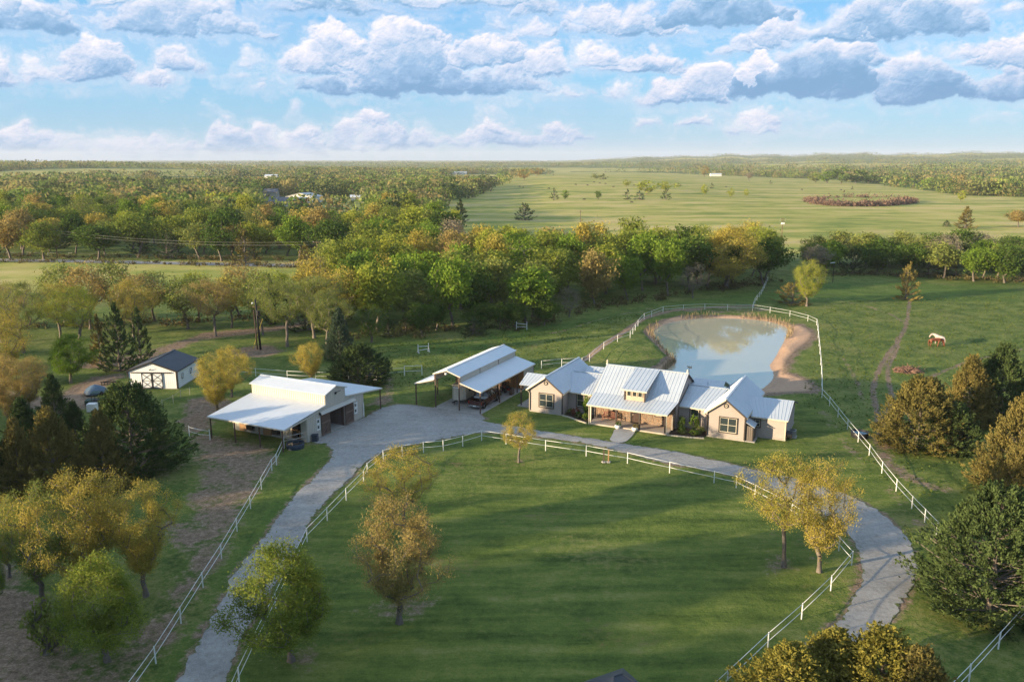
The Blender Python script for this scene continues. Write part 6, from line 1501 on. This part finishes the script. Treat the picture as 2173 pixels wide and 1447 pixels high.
x, y = at(197, 874); e = empty('storage_tank', (x, y, 0), .1, 'white cube tank in a cage behind the juniper', 'tank'); MB().box(-.55, .55, -.5, .5, .15, 1.15).build('tank', WHITE, e); MB().box(-.6, .6, -.55, .55, 0, .14).build('pallet', OLDWOOD, e)
x, y = at(232, 816); e = empty('harrow', (x, y, tz1(x, y)), .1, 'black farm implement lying by the sandy track near the shed', 'farm implement')
MB().bar((-1.2, 0, .35), (1.2, 0, .35), .12).bar((-1.0, 0, .35), (0, 1.0, .4), .09).bar((1.0, 0, .35), (0, 1.0, .4), .09).build('frame', BLACK, e)
for i in range(6): MB().lathe([(0, -.03), (.28, -.03), (.28, .03), (0, .03)], n=10).build('disc', BLACK, e).location = (-1. + i * .4, -.1, .2); 
for o in e.children:
    if o.name.startswith('disc'): o.rotation_euler = (0, rad(90), .3)
# brush pile of cut branches
def brush(px, py, w, h, lab, m, n=170, seed=3):
    x, y = at(px, py); e = empty('brush_pile', (x, y, tz1(x, y)), 0, lab, 'brush pile'); rng = R(seed); mb = MB()
    for i in range(n):
        a = rng.uniform(0, 6.28); r = w / 2 * rng.rand() ** .6; z = max(.05, h * (1 - (r / (w / 2)) ** 1.7) * rng.uniform(.3, 1)); c = Vector((r * math.cos(a), r * .7 * math.sin(a), z)); d = Vector((rng.normal(), rng.normal() * .7, rng.normal() * .22)).normalized() * rng.uniform(.4, 1.1); mb.tube([c - d, c + d * .2 + Vector((0, 0, .05)), c + d], [.05, .04, .015], 4)
    o = mb.build('branch', m, e); o['kind'] = 'stuff'
BR = mat('dry pinkish brush', (.27, .16, .11), .9, (.16, .09, .065), 2)
brush(1926, 788, 4.2, .9, 'low heap of reddish cut brush in the horse pasture', BR)
brush(1478, 378, 20, 3.0, 'grey brush heap far across the cattle pasture', mat('grey brush', (.2, .16, .13), .9), 60, 5)
# two horses
def quadruped(name, lab, cat, px, py, rz, coat, pts, edges, rad_, mane=None, sc=1., legc=None):
    x, y = at(px, py); e = empty(name, (x, y, tz1(x, y) - .02), rz, lab, cat); e.scale = (sc,) * 3
    me = bpy.data.meshes.new('body'); me.from_pydata(pts, edges, []); o = link('body', me, coat, e)
    md = o.modifiers.new('skin', 'SKIN'); md.use_smooth_shade = True
    for i, v in enumerate(me.skin_vertices[0].data): v.radius = rad_[i] if isinstance(rad_[i], tuple) else (rad_[i],) * 2; v.use_root = (i == 0)
    s = o.modifiers.new('sub', 'SUBSURF'); s.levels = 1; s.render_levels = 2
    return e
def coat(name, a, b, sc=2.):
    return mat(name, a, .6, b, sc)
HP = [(0,0,1.12),(.42,0,1.15),(.78,0,1.22),(-.42,0,1.16),(-.68,0,1.12), # trunk 0-4
 (1.0,0,1.2),(1.25,0,.98),(1.42,0,.72),(1.5,0,.46),(1.56,0,.22),(1.62,0,.08), # neck down to muzzle 5-10
 (.66,.17,.82),(.68,.18,.48),(.66,.18,.08), (.60,-.17,.82),(.5,-.18,.48),(.42,-.18,.08), # fore legs 11-16
 (-.62,.18,.86),(-.60,.19,.62),(-.74,.19,.44),(-.68,.19,.06), (-.60,-.18,.86),(-.52,-.19,.62),(-.70,-.19,.44),(-.56,-.19,.06), # hind 17-24
 (-.86,0,1.1),(-.95,0,.75),(-.95,0,.45), (1.22,.05,1.04)]
HE = [(0,1),(1,2),(0,3),(3,4),(2,5),(5,6),(6,7),(7,8),(8,9),(9,10),(2,11),(11,12),(12,13),(2,14),(14,15),(15,16),(4,17),(17,18),(18,19),(19,20),(4,21),(21,22),(22,23),(23,24),(4,25),(25,26),(26,27)]
HR = [(.30,.27),(.28,.27),(.25,.26),(.29,.27),(.25,.25),.21,.16,.13,.13,.10,.075, .13,.06,.06,.13,.06,.06, .17,.09,.055,.06,.17,.09,.055,.06, .06,.07,.04]
HP = HP[:28]
quadruped('horse', 'chestnut brown horse grazing with its head down in the pasture', 'horse', 1982, 735, rad(2), coat('chestnut coat', (.21, .065, .028), (.14, .042, .02)), HP, HE, HR, sc=1.15)
HP2 = [list(p) for p in HP]
for i, q in {5: (.98, .12, 1.34), 6: (1.18, .3, 1.42), 7: (1.24, .48, 1.36), 8: (1.28, .62, 1.2), 9: (1.30, .7, 1.02), 10: (1.31, .74, .92)}.items(): HP2[i] = q
quadruped('horse', 'pale cream and roan horse standing behind the chestnut one', 'horse', 1994, 732, rad(104), coat('cream roan coat', (.62, .50, .43), (.42, .30, .26), 1.2), [tuple(p) for p in HP2], HE, HR, sc=1.22)
# black cattle, tiny in the view
CB = coat('black hide', (.012, .011, .011), (.02, .017, .015)); CB2 = coat('rust hide', (.13, .055, .03), (.1, .04, .02))
def cattle():
    P = [(0,0,.95),(.5,0,1.0),(.95,0,1.0),(-.5,0,1.0),(-.85,0,.98),(1.2,0,1.05),(1.45,0,1.0),(1.65,0,.85),(.8,.22,.5),(.8,.22,.05),(.8,-.22,.5),(.8,-.22,.05),(-.75,.22,.5),(-.78,.22,.05),(-.75,-.22,.5),(-.78,-.22,.05),(-1.0,0,.6)]
    Eg = [(0,1),(1,2),(0,3),(3,4),(2,5),(5,6),(6,7),(2,8),(8,9),(2,10),(10,11),(4,12),(12,13),(4,14),(14,15),(4,16)]
    Rr = [(.36,.36),(.36,.36),(.3,.32),(.36,.36),(.32,.32),.2,.17,.12,.13,.07,.13,.07,.15,.07,.15,.07,.04]
    first = None
    spots = [(1164,408,0,'first'),(1103,402,1,'second'),(1110,404,2,'third'),(1221,402,0,''),(1247,403,1,''),(1260,397,2,''),(1272,399,0,''),(1285,400,1,''),(1345,403,2,''),(1254,386,0,''),(1158,375,1,''),(1174,378,2,''),(1167,370,0,''),(1541,402,1,''),(1443,402,2,''),(1239,429,0,''),(1341,434,1,''),(1301,406,3,''),(1701,404,0,''),(1784,404,2,'')]
    for k, (px, py, a, _) in enumerate(spots):
        lab = 'small %s %s grazing out in the cattle pasture, %s of the scattered herd counted from the wood side' % ('rusty brown' if a == 3 else 'black', 'cow', ordinal(k + 1))
        lab = '%s cow grazing in the far pasture, %s of the herd from the wood' % ('rusty brown' if a == 3 else 'black', ordinal(1 + sorted(range(len(spots)), key=lambda j: spots[j][0]).index(k)))
        x, y = at(px, py); rz = [0, 2.6, 5.6, .4][a]
        if first is None:
            first = quadruped('cow', lab, 'cow', px, py, rz, CB, P, Eg, Rr); first['group'] = 'cattle in the far pasture'; bd = first.children[0]; bd.modifiers['sub'].render_levels = 1
        else:
            e = first.copy(); C.objects.link(e); e.location = (x, y, tz1(x, y)); e.rotation_euler = (0, 0, rz); e['label'] = lab
            b = bd.copy(); C.objects.link(b); b.parent = e
            if a == 3: b.material_slots[0].link = 'OBJECT'; b.material_slots[0].material = CB2
cattle()
# two wooden stakes by the inner fence, dark little roof at the very bottom
for px, l in ((1281, 'weathered wooden stake with stones at its foot by the lawn fence'), (1291, 'second weathered stake beside it with a paler top by the lawn fence')):
    x, y = at(px, 981); e = empty('wooden_stake', (x, y, 0), 0, l, 'stake'); MB().box(-.06, .06, -.05, .05, 0, 1.45).build('post', OLDWOOD if px < 1285 else PLY, e)
    for i in range(6): MB().lathe([(0, 0), (.11, .02), (.09, .12), (0, .15)], (.16 * math.cos(i * 1.05), .16 * math.sin(i * 1.05), 0), 6).build('rock', CONC, e)
x = (1305 - CX) / F * 51.; e = empty('well_house', (x * .97, 42.9, 0), .5, 'little pump house whose dark hipped roof shows at the bottom edge', 'pump house')
MB().box(-1.2, 1.2, -1.2, 1.2, 0, 1.9).build('wall', TAN, e); MB().add([(-1.45,-1.45,1.9),(1.45,-1.45,1.9),(1.45,1.45,1.9),(-1.45,1.45,1.9),(-.3,0,2.75),(.3,0,2.75)], [[0,1,5,4],[1,2,5],[2,3,4,5],[3,0,4],[0,3,2,1]]).build('roof', DARKROOF, e)
MB().bar((-.3, 0, 2.76), (.3, 0, 2.76), .08).bar((-.3, 0, 2.76), (-1.45, -1.45, 1.92), .06).bar((.3, 0, 2.76), (1.45, -1.45, 1.92), .06).build('ridge_cap', DARKROOF, e)
# reeds and dead cat tails on the pond rim
def reeds():
    rng = R(19); Q = POND; c = Q.mean(0); V = []; lim = at(0, 745)[1]
    for k in range(5200):
        i = rng.randint(len(Q)); p = Q[i] + (Q[(i + 1) % len(Q)] - Q[i]) * rng.rand(); d = p - c; d /= np.hypot(*d); q = p + d * abs(rng.normal(0.5, .75))
        west = q[0] < c[0] - 6
        if not (q[1] > c[1] + 9 or (west and q[1] > 126)): continue
        if rng.rand() > .3 + .4 * math.sin(q[0] * .5 + 1) or (west and rng.rand() > .45): continue
        z = tz1(*q) if False else WZ + min(.6, .28 * max(0, (q - p) @ d)); h = rng.uniform(.35, 1.25); w = rng.uniform(.03, .07); a = rng.uniform(0, 3.14); dx, dy = math.cos(a) * w, math.sin(a) * w; l = rng.normal(0, .16, 2)
        V += [(q[0] - dx, q[1] - dy, z), (q[0] + dx, q[1] + dy, z), (q[0] + l[0] + dx * .4, q[1] + l[1] + dy * .4, z + h), (q[0] + l[0] - dx * .4, q[1] + l[1] - dy * .4, z + h)]
    me = new_mesh('reeds', np.array(V), quads(len(V) // 4)); m = leaf_mat('dry reeds', (.16, .13, .08), (.42, .31, .20), .2); o = link('reeds', me, m); tag(o, 'dry cattails and brush fringing the pond bank', 'reeds', kind='stuff')
reeds()
# undergrowth at the wood edges and weeds on the meadows
def scrub():
    rng = R(23); V = []; 
    edge = [gp([(762,712),(800,716),(868,706),(940,703),(1060,700),(1160,680),(1250,655),(1350,640),(1480,622),(1640,592)]), gp([(-40,556),(200,558),(560,566),(800,572)]), gp([(1700,585),(1850,584),(2000,592),(2200,600)]), gp([(0,700),(200,690),(400,685),(600,672),(740,665)]), gp([(-40,544),(200,547),(560,552),(740,556)])]
    for e in edge:
        L = np.hypot(*(e[1:] - e[:-1]).T); cs = np.concatenate([[0], np.cumsum(L)]); n = int(cs[-1] * 1.1)
        for s in rng.uniform(0, cs[-1], n):
            k = min(len(L) - 1, np.searchsorted(cs, s) - 1); p = e[k] + (e[k + 1] - e[k]) * (s - cs[k]) / L[k] + rng.normal(0, 1.8, 2); w = rng.uniform(.5, 1.5); z = tz1(*p) if False else 0; c = rng.normal(0, 1, (26, 3)) * [w * .5, w * .5, w * .35] + [p[0], p[1], z + w * .5]; c[:, 2] = np.abs(c[:, 2]) + .05; V.append(cards(c, .26, rng, .6))
    V = np.concatenate(V); o = link('undergrowth', new_mesh('undergrowth', V, quads(len(V) // 4)), leaf_mat('mixed undergrowth', (.06, .06, .025), (.17, .14, .065), .2)); tag(o, 'brown and green scrub along the wood edges', 'undergrowth', kind='stuff')
    V = []
    for (n, P, hs) in ((22000, gp([(1950,1100),(1700,850),(1750,640),(2400,620),(2400,1100)]), .12), (9000, gp([(780,830),(1150,790),(1340,690),(1380,660),(1150,700),(800,730)]), .12),):
        lo, hi = P.min(0), P.max(0); c = rng.uniform(lo, hi, (n * 2, 2)); k = in_poly(P, c[:, 0], c[:, 1]); dn = sdist(DRIVE, c[:, 0], c[:, 1]) < .15; c = c[k & dn][:n]
        cl = np.sin(c[:, 0] * .9 + 2 * np.sin(c[:, 1] * .31)) * np.sin(c[:, 1] * .7 + 1.5 * np.sin(c[:, 0] * .23)) + rng.normal(0, .5, len(c)); c = c[cl > -.1]
        z = tz(c[:, 0], c[:, 1]); h = hs * rng.uniform(.4, 1.6, len(c)); a = rng.uniform(0, 3.14, len(c)); w = h * .55; dx, dy = np.cos(a) * w, np.sin(a) * w; l = rng.normal(0, .3, (len(c), 2)) * h[:, None]
        V.append(np.stack([np.stack([c[:, 0] - dx, c[:, 1] - dy, z - .01], 1), np.stack([c[:, 0] + dx, c[:, 1] + dy, z - .01], 1), np.stack([c[:, 0] + dx * 1.2 + l[:, 0], c[:, 1] + dy * 1.2 + l[:, 1], z + h], 1), np.stack([c[:, 0] - dx * 1.2 + l[:, 0], c[:, 1] - dy * 1.2 + l[:, 1], z + h], 1)], 1).reshape(-1, 3))
    V = np.concatenate(V); o = link('grass_tufts', new_mesh('grass_tufts', V, quads(len(V) // 4)), leaf_mat('coarse grass tufts', (.085, .125, .030), (.16, .19, .05), .5)); tag(o, 'coarse tufts and weeds standing in lawn and pasture', 'grass', kind='stuff')
scrub()
# ------------------------------------------------------------------ houses far off
def far_house(px, py, wpx, dep, h, rh, wall, roof, lab, rz=0., nwin=3, door=True, cat='house'):
    x, y = at(px, py); k = math.hypot(y, HC) / F; w = wpx * k; e = empty('farm_building' if cat == 'barn' else 'far_house', (x, y, tz1(x, y)), rz, lab, cat)
    MB().box(-w / 2, w / 2, 0, dep, 0, h).prism([(0, h), (dep, h), (dep / 2, h + rh - .1)], 'x', -w / 2 + .01, w / 2 - .01).build('wall', wall, e)
    ov = .5
    MB().prism([(-ov, h - .1), (dep / 2, h + rh), (dep + ov, h - .1), (dep + ov, h + .15), (dep / 2, h + rh + .25), (-ov, h + .15)], 'x', -w / 2 - ov, w / 2 + ov).build('roof', roof, e)
    for i in range(nwin): MB().box(-w / 2 + w * (i + .6) / (nwin + .2) - .6, -w / 2 + w * (i + .6) / (nwin + .2) + .6, -.06, -.005, 1.0, 2.2).build('window', GLASS, e)
    if door: MB().box(w * .02, w * .02 + 1.2, -.06, -.005, 0.05, 2.2).build('door', TRIM, e)
    return e
WW = mat('white farm wall', (.72, .70, .66), .7); GW = mat('grey stone wall', (.36, .33, .30), .8); GRF = mat('grey shingle roof', (.17, .17, .19), .85); BRK = mat('brick red wall', (.28, .09, .05), .8); WRF = mat('bleached roof', (.62, .60, .56), .6)
far_house(578, 437, 62, 10, 3, 2.6, GW, GRF, 'grey farmhouse with a dark hip roof in the settlement beyond the forest', .05); far_house(574, 423, 28, 9, 5.6, 2.4, GW, GRF, 'taller grey house rising behind the grey farmhouse', .05, 2)
far_house(630, 433, 34, 8, 3, 1.6, BRK, WRF, 'brick red cottage with a pale roof in the settlement', 0, 2); far_house(676, 430, 44, 22, 4.4, 2.6, WW, WRF, 'big white gabled farm building in the settlement', 1.35, 0, cat='barn')
far_house(643, 456, 22, 8, 3, 1.4, WW, SHEDW, 'small white metal shed between the trees below the settlement', .3, 0, False, 'shed'); far_house(756, 427, 22, 8, 3, 1.4, WW, SHEDW, 'small blue white outbuilding beyond the settlement', .2, 1, False, 'shed')
far_house(975, 371, 30, 14, 4, 1.6, WW, WRF, 'long low white building at the far edge of the strip field', 0, 4, cat='barn'); far_house(575, 382, 26, 12, 4, 1.8, WW, ROOF_W, 'pale long barn far off past the settlement', 0, 0, False, 'barn')
far_house(247, 392, 16, 12, 5, 3, mat('blue grey wall', (.16, .22, .26), .7), mat('slate blue roof', (.10, .16, .18), .7), 'slate blue house far off among the trees', .2, 1); far_house(298, 394, 20, 10, 3.4, 1.6, WW, WRF, 'pale low house beside the slate blue one far off', 0, 2); far_house(334, 393, 24, 11, 3.4, 1.8, WW, SHEDW, 'white roofed house beside the pale low one far off', .1, 2)
far_house(97, 362, 9, 14, 7, 3, WW, GRF, 'tiny white farmhouse far away near the horizon', 0, 1); far_house(1520, 372, 22, 12, 4, 1.6, WW, ROOF_W, 'pale shed roof far across the pasture by the tree line', 0, 0, False, 'shed')
for k, (px, py, c, l) in enumerate([(602, 440, (.6, .6, .6), 'white car parked by the grey farmhouse'), (654, 436, (.03, .04, .05), 'dark pickup parked beside the brick cottage'), (666, 437, (.5, .5, .5), 'silver car parked before the big white farm building')]):
    x, y = at(px, py); e = empty('parked_car', (x, y, tz1(x, y)), .2 * k, l, 'car', 'cars parked in the settlement'); MB().prism([(-2.2, .35), (2.2, .35), (2.2, .85), (1.3, .95), (-2.2, 1.0)], 'y', -.85, .85).build('body', mat('car paint %d' % k, c, .35), e); MB().prism([(-1.9, 1.0), (1.2, .96), (.6, 1.5), (-1.5, 1.5)], 'y', -.75, .75).build('cab', GLASS, e)
    for u in (-1.4, 1.4):
        for s in (-1, 1): w_ = MB().lathe([(0, -.1), (.34, -.1), (.34, .1), (0, .1)], n=10).build('wheel', bpy.data.materials['tyre rubber'], e); w_.rotation_euler = (rad(90), 0, 0); w_.location = (u, s * .8, .34)
# thicket round the pond of the far pasture
x0, y0 = at(1835, 432)
rng = R(91); V = []
for k in range(900):
    a = rng.uniform(0, 6.28); r = rng.uniform(.8, 1.08); px = 1828 + 108 * r * math.cos(a); py = 428 + 10 * r * math.sin(a)
    if math.sin(a) > -.1 or rng.rand() < .12:
        x, y = at(px, py); z = tz1(x, y); w = rng.uniform(2, 4.5); c = rng.normal(0, 1, (14, 3)) * [w * .5, w * .5, w * .3] + [x, y, z + w * .35]; c[:, 2] = np.maximum(c[:, 2], z + .1); V.append(cards(c, .8, rng, .6))
V = np.concatenate(V); o = link('thicket', new_mesh('thicket', V, quads(len(V) // 4)), leaf_mat('purple brown thicket', (.11, .075, .06), (.24, .16, .12), .2)); tag(o, 'reddish brown thicket ringing a hollow in the far pasture', 'thicket', kind='stuff')
# things against the far wing: hose reel, air unit; basket of laundry white
x, y = loc(HO, 32.1, 4.2); e = empty('air_conditioner', (x, y, 0), -AX, 'grey air conditioner on a pad against the low wing end wall', 'air conditioner'); MB().box(-.4, .4, -.4, .4, .08, .85).build('casing', mat('grey steel case', (.3, .3, .3), .5), e); MB().box(-.5, .5, -.5, .5, 0, .08).build('pad', CONC, e); MB().lathe([(0, .87), (.33, .87), (.33, .851)], n=14).build('fan_grille', BLACK, e)
x, y = loc(HO, 31.9, 3.0); e = empty('wheelbarrow', (x, y, 0), 1.2, 'black wheelbarrow leaning beside the low wing end wall', 'wheelbarrow'); MB().prism([(-.5, .45), (.5, .45), (.7, .85), (-.6, .8)], 'y', -.32, .32).build('tray', BLACK, e); w_ = MB().lathe([(0, -.05), (.22, -.05), (.22, .05), (0, .05)], n=12).build('wheel', bpy.data.materials['tyre rubber'], e); w_.rotation_euler = (rad(90), 0, 0); w_.location = (.7, 0, .22)
for s in (-.25, .25): MB().bar((-1.1, s, .6), (.6, s, .35), .05).build('handle', OLDWOOD, e)
# ------------------------------------------------------------------ air
def haze():
    m = bpy.data.materials.new('thin evening haze'); m.use_nodes = True; t = NT(m.node_tree); t.n.clear(); out = t.node('ShaderNodeOutputMaterial')
    v = t.node('ShaderNodeVolumePrincipled'); v.inputs['Color'].default_value = (.82, .88, 1., 1); v.inputs['Density'].default_value = 6.5e-5; v.inputs['Anisotropy'].default_value = 0.
    t.l.new(v.outputs[0], out.inputs['Volume'])
    o = MB().box(-13900, 13900, -390, 13900, -6, 140).build('haze', m); o['kind'] = 'stuff'
HAZE = 1
if HAZE: haze()
